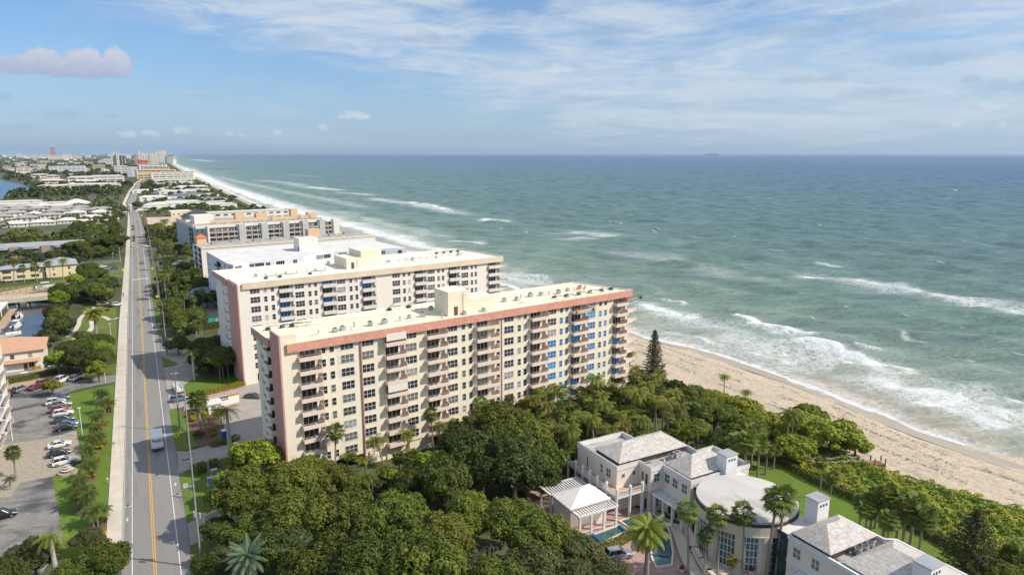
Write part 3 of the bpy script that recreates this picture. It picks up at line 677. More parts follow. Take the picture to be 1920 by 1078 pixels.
colsA = [('bal', 3.05, 7.9, 4.9), ('small', cA(8.4, 9.2)), ('small', cA(10.2, 11.1)), ('big', cA(12.6, 15.4)), ('big', cA(17.3, 20.1)), ('bal', 21.2, 26.0, 5.3), ('big', cA(27.9, 30.6)),
 ('bal', 30.9, 36.1, 5.3), ('big', cA(38.7, 41.4)), ('small', cA(42.8, 43.7)), ('small', cA(44.7, 45.6)), ('bal', 43.6, 49.2, 5.9), ('small', cA(52.8, 53.7)), ('big', cA(55, 58)), ('small', cA(59.3, 60.2)), ('small', cA(61.1, 62.1)),
 ('bal', 59.2, 64.4, 5.3), ('big', cA(69, 71.6)), ('small', cA(73, 74)), ('small', cA(74.9, 75.8)), ('bal', 72.3, 77.4, 5.3), ('big', cA(82.7, 85.5)), ('small', cA(86.9, 87.9)), ('small', cA(88.9, 89.8)), ('bal', 87.0, 91.5, 4.9)]
tA = slab_block(OA, 92, 17.2, 'apartment_building', 'large cream apartment block with coral tiled roof edge, nearest one behind the trees', 5.45, 2.8, 31, 29.3, colsA, m_cream, m_fascia, m_pinkw, None, True, 87)
# cantilevered east-corner slabs
for k in range(9):
    b = MB(); b.prism([(91, -.6), (96.2, .6), (95.6, 3.2), (91, 4.0)], 0, .22, 0); b.box(91.2, 95.9, .2, .3, .22, 1.1, 1)
    b.build('corner_balcony', [m_slab, m_balc], tA, (0, 0, 5.45+2.8*k-2.15))
colsB = []
for x0 in (0,):
    colsB = [('big', 4.5), ('small', 7.4), ('small', 9.4), ('bal', 11.0, 15.2), ('big', 17.2), ('small', 20.2), ('small', 22), ('bal', 23.8, 28.2), ('big', 29.9), ('small', 33.0), ('small', 34.8), ('bal', 36.4, 40.9),
     ('big', 48.2), ('small', 51.0), ('small', 52.8), ('bal', 54.6, 59), ('big', 60.8), ('small', 63.6), ('small', 65.3), ('bal', 67.4, 71.6), ('big', 73.8), ('small', 76.6), ('small', 78.2), ('bal', 83, 88)]
tB = slab_block(OB, 88, 27.5, 'apartment_building', 'white apartment block with cream roof edge and pink west end, second tower back', 6.15, 2.73, 29, 29.6, colsB, m_whitew, m_fascia2, m_pinkw, None, False, 86)
for k in range(9):
    b = MB(); b.prism([(88, 0), (92.5, 1), (92, 4), (88, 5)], 0, .2, 0); b.box(88.2, 92.2, .7, .8, .2, 1.0, 1); b.build('corner_balcony', [m_balcw, m_rail], tB, (0, 0, 6.15+2.73*k-2.15))
# rooftop plant houses
def penthouse(O, x0, x1, x2, y0, y1, z, h1, h2, label, mm):
    t = thing('stair_tower', label, 'rooftop house', frame_pt(O, x0, y0)+(z,), TH)
    b = MB(); b.box(0, x1-x0, 0, y1-y0, 0, h1, 0, 1); b.box(x1-x0+.003, x2-x0, .3, y1-y0-.4, 0, h2, 0, 1); b.build('wall', [mm, m_creamlt], t)
    b = MB(); b.box(1.5, 2.5, -.06, 0, 0, 2.1); b.build('door', m_shade, t)
    b = MB()
    for i in range(3): b.box(x1-x0+.8+i*1.6, x1-x0+2.0+i*1.6, y1-y0-.3, y1-y0+1.2, 0, 1.4+.3*i)
    b.build('air_handler', m_steel, t)
    b = MB(); b.tube([(x1-x0-1.5, -.05, h1-.6), (x1-x0-1.5, -.05, .5), (x1-x0-.6, -.05, .5)], .06); b.build('conduit', m_steel, t); return t
penthouse(OA, 38.2, 43.6, 51.0, 2.2, 8.5, 28.95, 5.6, 3.4, 'cream stair tower with lower wing on the roof above the coral fascia', m_cream)
penthouse(OB, 34.5, 39.5, 46.5, 6.5, 17, 29.25, 3.4, 5.4, 'cream stair tower with dark door on the roof of the second white block', m_cream)
# rooftop machines
def ac_proto():
    t = thing('roof_fan_unit', 'x', 'roof fan unit', link=False)
    a = MB(); a.box(-.5, .5, -.4, .4, .25, .95); o1 = a.build('casing', m_steel, t, link=False)
    a = MB(); a.cyl(0, 0, .95, 1.1, .3, n=10); o2 = a.build('fan_guard', m_darkm, t, link=False)
    a = MB(); [a.box(x, x+.08, y, y+.08, 0, .25) for x in (-.45, .37) for y in (-.35, .27)]; o3 = a.build('stand', m_darkm, t, link=False)
    return (t, [o1, o2, o3])
def vent_proto():
    t = thing('roof_vent_pipe', 'x', 'roof vent', link=False)
    a = MB(); a.cyl(0, 0, 0, .9, .14, n=8); o1 = a.build('pipe', m_steel, t, link=False)
    a = MB(); a.cyl(0, 0, .9, 1.05, .28, .1, n=8); o2 = a.build('cap', m_steel, t, link=False); return (t, [o1, o2])
def davit_proto():
    t = thing('rigging_beam', 'x', 'rigging beam', link=False)
    a = MB(); a.tube([(0, 0, .9), (0, -4.2, 1.0)], .07, n=5); o1 = a.build('beam', m_shade, t, link=False)
    a = MB(); a.tube([(0, -.3, .9), (-.6, -.6, 0)], .05, n=4); a.tube([(0, -.3, .9), (.6, -.6, 0)], .05, n=4); a.tube([(0, -3.1, .95), (-.5, -3.1, 0)], .05, n=4); a.tube([(0, -3.1, .95), (.5, -3.1, 0)], .05, n=4); o2 = a.build('trestle', m_steel, t, link=False)
    a = MB(); a.box(-.45, .45, -.5, .4, .05, .6); o3 = a.build('counterweight', m_darkm, t, link=False); return (t, [o1, o2, o3])
PAC, PVT, PDV = ac_proto(), vent_proto(), davit_proto()
GA, GB = 'fan units lined up on the coral-edged roof', 'fan units lined up on the second roof'
for k in range(26):
    x = 9+k*3.0+random.uniform(-.8, .8); y = 4.2+.035*x+random.uniform(-.9, .9)+(1.5 if k > 12 else 0)
    if 36 < x < 53: y = 1.6 if k % 2 else 10.5
    dup(PAC if k % 3 else PVT, frame_pt(OA, x, y)+(28.95,), TH+random.uniform(-.4, .4), random.uniform(.8, 1.15), 'small grey machine in the row along the roof with the coral fascia', GA)
for k in range(26):
    x = 8+k*2.9+random.uniform(-.7, .7); y = 9+random.uniform(-1, 1)+(3 if x > 50 else 0)
    if 33 < x < 48: y = 20
    dup(PAC if k % 3 == 0 else PVT, frame_pt(OB, x, y)+(29.25,), TH+random.uniform(-.3, .3), random.uniform(.7, 1), 'small grey machine in the row along the cream-edged second roof', GB)
for O, xs, y, r, lb, g in ((OA, (1.5, 4.5, 6.5), 13.5, 1.2, 'dark rigging beam with weights at the west end of the coral-edged roof', 'rigging beams west end'), (OA, (30, 35), 15.5, 2.2, 'dark rigging beam with weights near the back edge of the coral-edged roof', 'rigging beams back edge'),
   (OA, (70, 74, 78, 82, 86, 89.5), 3.8, .25, 'dark rigging beam reaching over the east end of the coral fascia', 'rigging beams east end'), (OB, (9, 13, 22), 4.5, 1.1, 'dark rigging beam lying on the west part of the second roof', 'rigging beams second roof'), (OB, (74, 77, 80, 83), 20, .8, 'dark rigging beam on the seaward end of the second roof', 'rigging beams second roof sea end')):
    for x in xs: dup(PDV, frame_pt(O, x, y)+((28.95 if O is OA else 29.25),), TH+r+random.uniform(-.2, .2), 1, lb, g)
for O, xs, y in ((OA, [6+i*7.5 for i in range(11)], 3.2), (OA, [8+i*9 for i in range(8)], 12.2), (OB, [8+i*8 for i in range(9)], 8), (OB, [50+i*6 for i in range(5)], 14)):
    for x in xs:
        if O is OA and 34 < x < 52 and y < 9: continue
        if O is OB and 30 < x < 48: continue
        b = MB(); L_ = random.uniform(3, 6.5); q = random.uniform(-.7, .7); b.tube([(0, 0, .35), (L_*.5, q, .35), (L_, q*1.4, .35)], .07, n=5); b.tube([(L_*.5, q, .35), (L_*.5, q+1.2, .3)], .05, n=4)
        o = b.build('roof_pipe', m_steel, None, frame_pt(O, x, y)+((28.95 if O is OA else 29.25),), TH); tag(o, 'thin grey pipe run lying on the roof '+('with the coral edge' if O is OA else 'of the second block'), 'pipe', 'pipes on the '+('coral-edged' if O is OA else 'second')+' roof')
def stage(loc, label):
    t = thing('swing_stage', label, 'work platform', loc, TH)
    b = MB(); b.box(0, 6.5, -.9, 0, 0, .1); b.build('platform', m_steel, t)
    b = MB()
    for y in (-.9, 0):
        for z in (.5, 1.0): b.tube([(0, y, z), (6.5, y, z)], .04, n=4)
        for i in range(8): b.tube([(i*.928, y, .1), (i*.928, y, 1.0)], .03, n=4)
    b.build('railing', m_darkm, t)
    for x in (.5, 6.0):
        b = MB(); b.box(x-.2, x+.2, -.7, -.2, .1, .7); b.build('hoist', m_orgp if x < 1 else m_darkm, t)
        b = MB(); b.tube([(x, -.45, .7), (x, -.45, 3.6)], .02, n=4); b.build('cable', m_darkm, t)
stage(frame_pt(OA, 72.5, -1.2)+(25.6,), 'grey swing stage hanging under the coral fascia near the sea end')
stage(frame_pt(OA, 90.5, -.2)+(26.3,), 'dark swing stage platform projecting at the seaward corner of the coral-edged roof')
# ---- generic blocks
W_mid = win_mesh(1.8, 1.5, 2, 1, m_glassd); W_sq = win_mesh(1.1, 1.3, 1, 2, m_glassd); W_wide = win_mesh(3.6, 1.6, 4, 1, m_glassd)
def wall_windows(t, src, xs, zs, y=0, rz=0, side='s', sc=None):
    for z in zs:
        for x in xs: put(src, t, (x, y, z) if side == 's' else (y, x, z), rz if side == 's' else (-PI/2 if side == 'w' else PI/2), sc)
# C: white block with stepped front
tC = thing('apartment_building', 'bright white flat-roofed block with blue-shaded west wall, behind the second tower', 'apartment building', (25.2, 333.0, 0), 0)
pc = [(p[0]-25.2, p[1]-333) for p in GP([(386.5,471.5),(425,493.5),(437,497),(467,491),(514,487),(569,481),(592,476),(627,471.5),(700,467),(762,465),(690,449),(560,458)], 22)]
b = MB(); b.prism(pc, 0, 22, 0, 1); b.build('wall', [m_coolw, m_roofW], tC)
P0, P1 = Vector(pc[0]), Vector(pc[1]); dW = (P1-P0); aW = math.atan2(dW.y, dW.x)
for k in range(7):
    for f in (.10,): 
        q = P0+dW*f; put(W_mid, tC, (q.x, q.y, 19.2-3*k), aW, (.8, 1, 1))
    q = P0+dW*.62; b = MB(); b.box(-4, 4, -.05, 0, 0, 2.0, 1); b.box(-4.6, 3.5, -1.0, 0, -.15, 0, 0); b.box(-4.6, 3.5, -1.0, -.95, 0, .9, 2)
    b.build('balcony', [m_coolw, m_black, m_darkm], tC, (q.x, q.y, 18.6-3*k), aW)
for (i, fr, src) in ((0, .9, W_mid), (1, .5, W_mid), (2, .3, W_wide), (3, .1, W_mid), (3, .4, W_wide), (3, .75, W_mid), (4, .2, W_wide), (4, .7, W_mid), (6, .2, W_wide), (6, .6, W_wide), (7, .2, W_wide), (7, .5, W_wide), (8, .3, W_mid), (8, .8, W_mid)):
    A_1, B_1 = Vector(pc[i]), Vector(pc[i+1]); d = B_1-A_1
    for k in range(3): q = A_1+d*fr; put(src, tC, (q.x, q.y, 19.5-3*k), math.atan2(d.y, d.x), (1, 1, 1.1))
def roof_box(name, label, px, z, sx, sy, h, m, cat='rooftop house', mt=None):
    X_, Y_ = G(px[0], px[1], z); t = thing(name, label, cat, (X_, Y_, z), TH)
    b = MB(); b.box(0, sx, 0, sy, 0, h, 0, 1); b.build('wall', [m, mt or m_roofW], t); b = MB(); b.box(-.1, -.003, 1, 2, 0, 2); b.build('door', m_shade, t); return t
roof_box('stair_tower', 'tall white box on the bright white roof', (562, 472), 22, 8.5, 8, 5.8, m_whitew)
# C2: long low block with deck between
tC2 = thing('apartment_building', 'long block with brown roof deck and orange-capped turret behind the white block', 'apartment building', (27, 389, 0), TH)
b = MB(); b.box(0, 98, 0, 22, 0, 16.5, 0, 1); b.box(0, 98, -.3, 0, 15.9, 17.0, 2); b.build('wall', [m_creamlt, m_roofdirty, m_slab], tC2)
for k in range(5):
    for y in (4, 14):
        b = MB(); b.box(-.9, 0, 0, 7, -.15, 0, 0); b.box(-.9, -.8, 0, 7, 0, 1, 0); b.box(-.02, -.001, .3, 6.7, 0, 2.3, 1); b.build('balcony', [m_coolw, m_shade], tC2, (0, y-3, 1.8+3*k))
b = MB(); b.box(1, 6, 15, 20, 16.5, 20.0); b.build('turret', m_apricot, tC2); b = MB(); b.hip(.6, 6.4, 14.6, 20.4, 20.0, 22.0); b.build('turret_roof', m_orange2, tC2)
for i in range(8): b = MB(); b.box(8+i*11, 12+i*11, 12+(i % 2)*4, 15+(i % 2)*4, 16.5, 17.8); b.build('roof_machine', m_steel, tC2)
b = MB(); b.box(62, 69, 14, 20, 16.5, 21, 0); b.build('elevator_house', m_apricot, tC2)
# D: grey block with fin walls
tD = thing('apartment_building', 'grey apartment block with deep brown balcony bays between pale fin walls', 'apartment building', (28, 480, 0), TH)
b = MB(); b.prism([(0, 0), (6, -6), (90, -6), (92, 0), (92, 40), (0, 60)], 0, 19.2, 0, 1); b.build('wall', [m_greyw, m_roofG], tD)
b = MB(); b.box(0, 90, -6.25, -6, 18.2, 20.2, 0); b.box(-.25, 0, 0, 60, 18.2, 20.2, 0); b.build('parapet', m_whitew, tD)
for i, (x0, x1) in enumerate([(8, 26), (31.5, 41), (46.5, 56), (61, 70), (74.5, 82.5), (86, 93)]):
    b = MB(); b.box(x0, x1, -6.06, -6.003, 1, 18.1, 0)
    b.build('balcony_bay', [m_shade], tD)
    b = MB(); b.prism([(x1, -6.0), (x1+1.0, -9.2), (x1+5.2, -9.2), (x1+5.2, -6.0)], 0, 19.8, 0); b.build('fin_wall', m_greyw if i < 5 else m_creamlt, tD)
    b = MB(); b.prism([(x0-1.2, -6), (x0-1.2, -9), (x0, -9), (x0, -6)], 0, 19.8); b.build('fin_wall', m_whitew, tD)
    for k in range(6):
        b = MB(); b.box(x0, x1, -8.6, -6.1, -.2, 0, 0); b.box(x0, x1, -8.6, -8.5, .0, .95, 1)
        for q in range(1, int((x1-x0)/4)+1): b.box(x0+q*4-.15, x0+q*4+.15, -8.4, -8.1, 0, 2.7, 0)
        b.build('balcony', [m_whitew, m_rail], tD, (0, 0, 18-2.95*(k+1)))
        put(W_wide, tD, ((x0+x1)/2, -6.07, 18.2-2.95*(k+1)), 0, ((x1-x0)/5.5, 1, 1.2))
for k in range(6):
    for y in (1, 8): 
        b = MB(); b.box(-2, 0, 0, 5.5, -.2, 0, 0); b.box(-2, -1.9, 0, 5.5, 0, 1, 1); b.box(-.02, -.001, .3, 5.2, 0, 2.3, 2); b.build('west_balcony', [m_greyw, m_rail, m_black], tD, (0, y+2, 15.3-2.95*k))
    put(W_sq, tD, (2.0, -2.06, 15.8-2.95*k), -PI/4); put(W_sq, tD, (4.2, -4.26, 15.8-2.95*k), -PI/4)
b = MB(); b.box(4, 17, 16, 30, 19.2, 24.5, 0); b.build('stair_house', m_creamlt, tD)
b = MB(); b.hip(1, 22, 34, 50, 22, 26.5); b.build('pyramid_roof', m_darkroof, tD); b = MB(); b.box(2, 21, 35, 49, 19.2, 22); b.build('upper_wall', m_whitew, tD)
for (x0, x1, y0, y1, h) in ((31, 37, 14, 19, 25.2), (37, 50, 15, 17, 21.2), (46, 54, 16, 22, 24), (56, 70, 12, 14, 21.5), (70, 75, 12, 17, 26.4), (76, 84, 10, 12, 21.8), (82, 89, 10, 15, 23.6), (14, 31, 10, 12, 21.2)):
    b = MB(); b.box(x0, x1, y0, y1, 19.2, h); b.build('roof_house', m_apricot, tD)
for i in range(26): b = MB(); b.box(8+i*3.2, 9.6+i*3.2, 2+(i*37 % 5), 3.2+(i*37 % 5), 19.2, 20.3); b.build('roof_machine', m_steel, tD)
tD.location.x = 30.0; tD.scale = (.95, 1, 1)
# D2 white block behind
def simple(name, label, X_, Y_, L, D_, h, wm_, rm, rz=TH, floors=3, wsrc=None, n=8, hip=0, cat='building', ov=.3, west=0, group=None, fz=None, bands=False, sc=(1,1,1)):
    t = thing(name, label, cat, (X_, Y_, 0), rz, group)
    b = MB(); b.box(0, L, 0, D_, 0, h, 0, 1); b.build('wall', [wm_, rm], t)
    b = MB()
    if hip: b.hip(-ov, L+ov, -ov, D_+ov, h+.003, h+hip); b.build('roof', rm, t)
    else:
        b.box(-ov, L+ov, -ov, 0, h-.25, h+.5); b.box(-ov, 0, 0, D_+ov, h-.25, h+.5); b.box(L, L+ov, 0, D_+ov, h-.25, h+.5); b.box(0, L, D_, D_+ov, h-.25, h+.5); b.build('roof_edge', rm, t)
    fp = (h-.3)/floors
    for k in range(floors):
        if bands: b = MB(); b.box(1, L-1, -.06, 0, k*fp+fp*.3, k*fp+fp*.8); b.build('window_band', m_glassd, t)
        elif wsrc: wall_windows(t, wsrc, P3(0, L, n), [k*fp+fp*.32], sc=sc)
        if west: wall_windows(t, wsrc, P3(0, D_, west), [k*fp+fp*.32], side='w', sc=sc)
    return t
simple('apartment_building', 'long white block with a dark window row, behind the grey block with fins', 44, 640, 78, 14, 14.5, m_whitew, m_whitetin, floors=4, wsrc=W_wide, n=12)
# pool clubhouse
X_, Y_ = G(352, 590)
t = simple('clubhouse', 'clubhouse with blue-grey hip roof beside the swimming pool', 14.5, 322, 17, 14, 3.2, m_creamlt, m_slate, hip=3.2, floors=1, wsrc=W_sq, n=5, cat='clubhouse', ov=1.2)
b = MB(); b.prism([(0, 0), (5.5, 0), (5.5, 4), (0, 4)], 2.6, 2.75); b.build('canopy', m_bluepl, None, frame_pt((30, 318), 1, 0)+(0,)); bpy.data.objects['canopy']['x'] = 0
tag(bpy.data.objects['canopy'], 'dark blue awning roof at the foot of the white blue-shaded block', 'awning'); b = MB(); [b.cyl(x, y, 0, 2.6, .08, n=6) for x in (.2, 5.3) for y in (.2, 3.8)]; b.build('post', m_steel, bpy.data.objects['canopy'])
# guardhouse by the car court
gx, gy = G(392, 778)
t = thing('guardhouse', 'small cream guardhouse with flat pale roof at the car court entrance', 'guardhouse', (gx, gy, 0), TH)
b = MB(); b.box(0, 3.0, 0, 3.4, 0, 2.5); b.build('wall', m_creamlt, t); b = MB(); b.box(-.3, 3.5, -.3, 4, 2.5, 2.75); b.build('roof', m_roofW, t)
put(W_sq, t, (1.2, 0, .9)); b = MB(); b.box(2.99, 3.04, 1, 2.4, 0, 2.1); b.build('door', m_shade, t)
gx, gy = G(372, 772)
t = thing('sign_wall', 'long cream entrance wall with tiled cap and blue name panel beside the guardhouse', 'sign wall', (gx, gy, 0), rad(14))
b = MB(); b.box(0, 10.5, 0, .6, 0, 2.6); b.build('wall', m_creamlt, t); b = MB(); b.box(-.2, 10.7, -.4, 1.1, 2.6, 2.85); b.build('cap', m_orangetile, t)
b = MB(); b.box(3.8, 7.6, -.07, -.003, 1.5, 2.3, 0); [b.box(4.1+i*.55, 4.5+i*.55, -.1, -.07, 1.75, 2.05, 1) for i in range(6)]; b.build('name_panel', [m_bluepl, m_trim], t)
# ---- left bank: townhouse, motel, slate-roof flats
t = thing('townhouse', 'two-storey pale townhouse with orange tile hip roof and two garage doors', 'house', (-56, 246, 0), rad(2))
b = MB(); b.box(0, 26.3, 0, 15, 0, 6, 0); b.build('wall', m_creamlt, t); b = MB(); b.hip(-.7, 27.0, -.7, 15.7, 6.003, 9.2); b.build('roof', m_orangetile, t)
b = MB(); b.box(10, 25, -1.6, -.003, 2.7, 2.95); b.add([(9.8,-1.8,2.96),(25.4,-1.8,2.96),(25.4,-.004,3.7),(9.8,-.004,3.7)], [(0,1,2,3)]); b.build('porch_roof', m_orangetile, t)
for x in (12.8, 17.2): b = MB(); b.box(x-1.9, x+1.9, -.08, -.003, 0, 2.4); [b.box(x-1.8, x+1.8, -.1, -.08, .55*i+.1, .55*i+.5) for i in range(4)]; b.build('garage_door', m_trim, t)
for x in (14, 18.5, 23): put(W_sq, t, (x, 0, 4.0))
put(W_mid, t, (23, 0, .8), 0, (.7, 1, 1.2)); b = MB(); b.box(21, 21.9, -.05, -.003, 0, 2.1); b.build('door', m_shade, t)
t = simple('apartment_building', 'two-storey yellow motel block with grey metal roof, palms in front', -66, 432, 30, 10, 6, m_yellowst, m_bluegrey, hip=1.6, floors=2, wsrc=W_wide, n=5, ov=1.0)
t = simple('apartment_building', 'yellow gabled wing at the road end of the motel block', -46, 432.5, 14, 20, 6.3, m_yellowst, m_bluegrey, hip=3.2, floors=2, wsrc=W_sq, n=2, ov=.8)
t = thing('apartment_building', 'long low flats with slate-grey mansard roof and stone pillars, left of the road', 'apartment building', (-86, 526, 0), rad(1))
b = MB(); b.box(0, 52, 0, 24, 0, 6.8, 0, 1); b.build('wall', [m_creamlt, m_bluegrey], t)
b = MB()
for x0 in (1, 17, 34): b.prism([(x0, 0), (x0+3, -3.2), (x0+9, -3.2), (x0+12, 0)], 5.6, 6.9, 0, 0)
b.hip(-.5, 52.5, -.5, 24.5, 6.85, 8.4); b.build('roof', m_bluegrey, t)
for x0 in (13, 29.5, 46.5): b = MB(); b.box(x0, x0+4.2, -3.4, -.003, 0, 7.4); b.build('stone_pillar', m_stone, t)
for k in (0, 1):
    for x0 in (7, 23, 40): put(W_wide, t, (x0, -.0, .8+3.1*k), 0, (2.4, 1, 1)); b = MB(); b.prism([(x0-5, 0), (x0-3.6, -2.6), (x0+3.6, -2.6), (x0+5, 0)], 2.9*k+2.6, 2.9*k+2.9); b.build('balcony_slab', m_bluegrey, t)
simple('storage_building', 'low tan flat-roofed building with brown walls beside the road trees', -50, 742, 33, 15, 4, m_stone, m_creamlt, rz=0, floors=1, wsrc=W_mid, n=4)
for i, (x, y, L_, D_, rz_) in enumerate([(-108, 750, 19, 12, 0), (-88, 757, 19, 12, 0), (-68, 766, 18, 12, 0), (-51, 790, 20, 14, 0)]):
    simple('cottage', ['leftmost white cottage with bright white roof at the meadow edge', 'second white cottage from the left at the meadow edge', 'third white cottage from the left, half behind palms', 'white cottage with broad white hip roof near the road'][i], x, y, L_, D_, 3, m_whitew, m_whitetin, rz=rz_, hip=2.6, floors=1, wsrc=W_sq, n=6, cat='cottage', ov=.9)
for i in range(26):
    r_, c_ = divmod(i, 7); x = -160+c_*19+random.uniform(-3, 3); y = 815+r_*44+random.uniform(-6, 6)
    if x > -26: continue
    simple('villa', 'grey-roofed villa in the cluster left of the road beyond the meadow', x, y, random.uniform(15, 19), random.uniform(13, 18), random.choice((5.5, 6, 3.5)), random.choice((m_creamlt, m_peach, m_whitew)), random.choice((m_greytin, m_greytin, m_greytin, m_greytin, m_roofG, m_whitetin)), rz=random.uniform(-.15, .2), hip=2.6, floors=2, wsrc=W_mid, n=4, cat='villa', group='grey-roofed villas beyond the meadow', ov=.9)
for i, (x, y, L_) in enumerate([(-190, 985, 120), (-200, 1030, 130), (-210, 1085, 100)]):
    simple('row_house', ['long low white-roofed row, nearest of three beyond the villas', 'long low white-roofed row, middle of three beyond the villas', 'long low white-roofed row, farthest of three beyond the villas'][i], x, y, L_, 10, 4, m_creamlt, m_whitetin, rz=.02, hip=1.5, floors=1, bands=True, cat='row house')
simple('pavilion', 'broad white hip-roofed pavilion behind the villas left of the road', -80, 1000, 30, 26, 4.5, m_whitew, m_whitetin, hip=5, floors=1, bands=True, cat='pavilion')
# left frame edge building with balconies
t = thing('apartment_building', 'white apartment block with stacked balconies cut off by the left frame edge', 'apartment building', (-41.3, 172.5, 0), 0)
b = MB(); b.box(-16, 9.2, 0, 26, 0, 20, 0, 1); b.build('wall', [m_creamlt, m_roofW], t)
for k in range(6):
    b = MB(); b.box(9.2, 10.6, 1.5, 8, 0, .2, 0); b.box(10.5, 10.6, 1.5, 8, .2, 1.1, 1); b.box(9.2, 10.6, 11, 20, 0, .2, 0); b.box(10.5, 10.6, 11, 20, .2, 1.1, 1); b.box(9.2, 9.25, 2, 19, .2, 2.4, 2); b.build('balcony', [m_trim, m_rail, m_glassd], t, (0, 0, 2.6+3*k))
# bridge over the canal and dock
t = thing('canal_bridge', 'beige concrete bridge crossing the canal with solid railings', 'bridge', (-75, 362, 0), rad(2))
b = MB(); b.box(0, 38, 0, 9, .6, 1.5); b.build('deck', m_bridge, t); b = MB(); b.box(0, 38, -.3, 0, .6, 2.5); b.box(0, 38, 9, 9.3, .6, 2.5); b.build('railing', m_bridge, t)
b = MB(); [b.cyl(x, y, -3, .6, .4, n=8) for x in (20, 24, 28) for y in (1, 4.5, 8)]; b.build('pier', m_bridge, t)
b = MB(); b.prism([(-9, 0), (0, 0), (0, 9), (-9, 9)], -.2, 1.4); b.build('abutment', m_bridge, t)
# ================= seaside mansion =================
T = thing('mansion', 'two-storey peach mansion with white trim, hipped shingle roofs and a round drum hall', 'mansion', (72.4, 92.6, 0), 0)
def tm(x, y): return (x-72.4, y-92.6)
def mb_poly(pts): return [tm(*p) for p in pts]
m_shing = M('pale_shingle_roof', (.56,.52,.475), (.45,.415,.38), .8, 5, .85, .2, third=((.28,.26,.25), .9, .58, .72), stretch=(1, 3, 1), fine=(2.2, .18))
m_shing2 = M('white_seam_roof', (.78,.74,.70), (.70,.66,.62), .6, 4, .7)
main = [(72.4,92.6),(77.6,92.6),(77.6,89.3),(80.4,89.3),(80.4,82.0),(94.6,82.0),(94.6,91),(90.2,91),(90.2,101.4),(83.2,101.4),(83.2,105),(72.2,105)]
b = MB(); b.prism(mb_poly(main), 0, 8.1, 0, 2); b.build('wall', [m_peach, m_trim, m_roofdirty], T)
def offp(pts, d):
    out = []; n = len(pts); a = sum(pts[i][0]*pts[(i+1) % n][1]-pts[(i+1) % n][0]*pts[i][1] for i in range(n)); s = 1 if a > 0 else -1
    for i in range(n):
        p0, p1, p2 = Vector(pts[i-1]), Vector(pts[i]), Vector(pts[(i+1) % n]); e1 = (p1-p0).normalized(); e2 = (p2-p1).normalized()
        n1 = Vector((e1.y, -e1.x))*s; n2 = Vector((e2.y, -e2.x))*s; k = n1+n2; out.append(tuple(p1+k*(d/max(.3, 1+n1.dot(n2)))))
    return out
def ring(b, pts, d0, d1, z0, z1, m=0, mt=None):
    A_2, B_2 = offp(pts, d0), offp(pts, d1); n = len(pts)
    for i in range(n):
        j = (i+1) % n; q = [A_2[i], A_2[j], B_2[j], B_2[i]]
        v = [(p[0], p[1], z) for z in (z0, z1) for p in q]
        b.add(v, [(0,1,5,4),(1,2,6,5),(2,3,7,6),(3,0,4,7),(0,3,2,1)], m); b.add(v[4:], [(0,1,2,3)], m if mt is None else mt)
b = MB(); ring(b, mb_poly(main), -.25, .12, 8.1, 9.0, 0, 1); fix_up(b.build('parapet', [m_trim, m_roofdirty], T))
b = MB(); ring(b, mb_poly(main), .0, .07, 4.2, 4.9, 0); fix_up(b.build('belt_course', m_trim, T))
b = MB(); b.prism(mb_poly([(73.4,93.2),(89.2,93.2),(89.2,100.4),(73.4,100.4)]), 8.1, 9.2); b.build('dormer_base', m_darkm, T)
b = MB(); b.hip(.7, 17.1, .3, 8.1, 9.2, 11.3, 4.5, 13.3, 4.2, t=.12); b.build('hip_roof', m_shing, T)
b = MB(); b.prism(mb_poly([(81.2,82.9),(92,82.9),(92,89.6),(81.2,89.6)]), 8.1, 9.0); b.build('dormer_base', m_darkm, T)
b = MB(); b.hip(8.4, 20, -10, -2.9, 9.0, 11.4, 12.0, 16.2, -6.4, t=.12); b.build('hip_roof', m_shing, T)
MW = win_mesh(1.35, 1.75, 2, 2, m_glasst, m_trim, .12); MWs = win_mesh(.7, .8, 1, 1, m_glasst, m_trim, .08); MDr = win_mesh(.8, 2.4, 1, 1, m_glassd, m_trim, .12, 'french_door'); MR = MB(); MR.cyl(0, 0, 0, .06, .32, n=14, m=0); MR = MR.build('round_window', [m_shade], link=False)
# west face of main wing (x=72.3), y up = north
def wface(x, y): return (x-72.4, y-92.6)
for y in (95.0, 97.4, 99.8): put(MW, T, wface(72.35, y)+(5.9,), -PI/2)
for y in (101.7, 102.7, 103.9, 104.6): put(MDr, T, wface(72.28, y)+(5.0,), -PI/2, (.7, 1, 1))
for y in (95, 97.5, 100, 102.5): put(MDr, T, wface(72.33, y)+(.1,), -PI/2, (1.4, 1, 1))
for x in (73.9, 76.3): put(MWs, T, wface(x, 92.6)+(6.5,)); put(MWs, T, wface(x, 92.6)+(2.2,))
for y in (90.4, 91.5): put(MDr, T, wface(77.6, y)+(5.0,), -PI/2); put(MDr, T, wface(77.6, y)+(.2,), -PI/2)
put(MW, T, wface(79.0, 89.3)+(5.9,)); put(MW, T, wface(79.0, 89.3)+(.9,))
for y in (88.0, 85.9, 83.5): put(MW, T, wface(80.4, y)+(5.9,), -PI/2)
for y in (87.3, 85.0, 82.9): o = put(MR, T, wface(80.36, y)+(4.0,), 0); o.rotation_euler = (0, -PI/2, 0)
for y in (87, 85.2, 83): put(MDr, T, wface(80.4, y)+(.2,), -PI/2, (1.2, 1, 1))
put(MWs, T, wface(92.5, 82)+(6.3,), 0, (1.5, 1, 1))
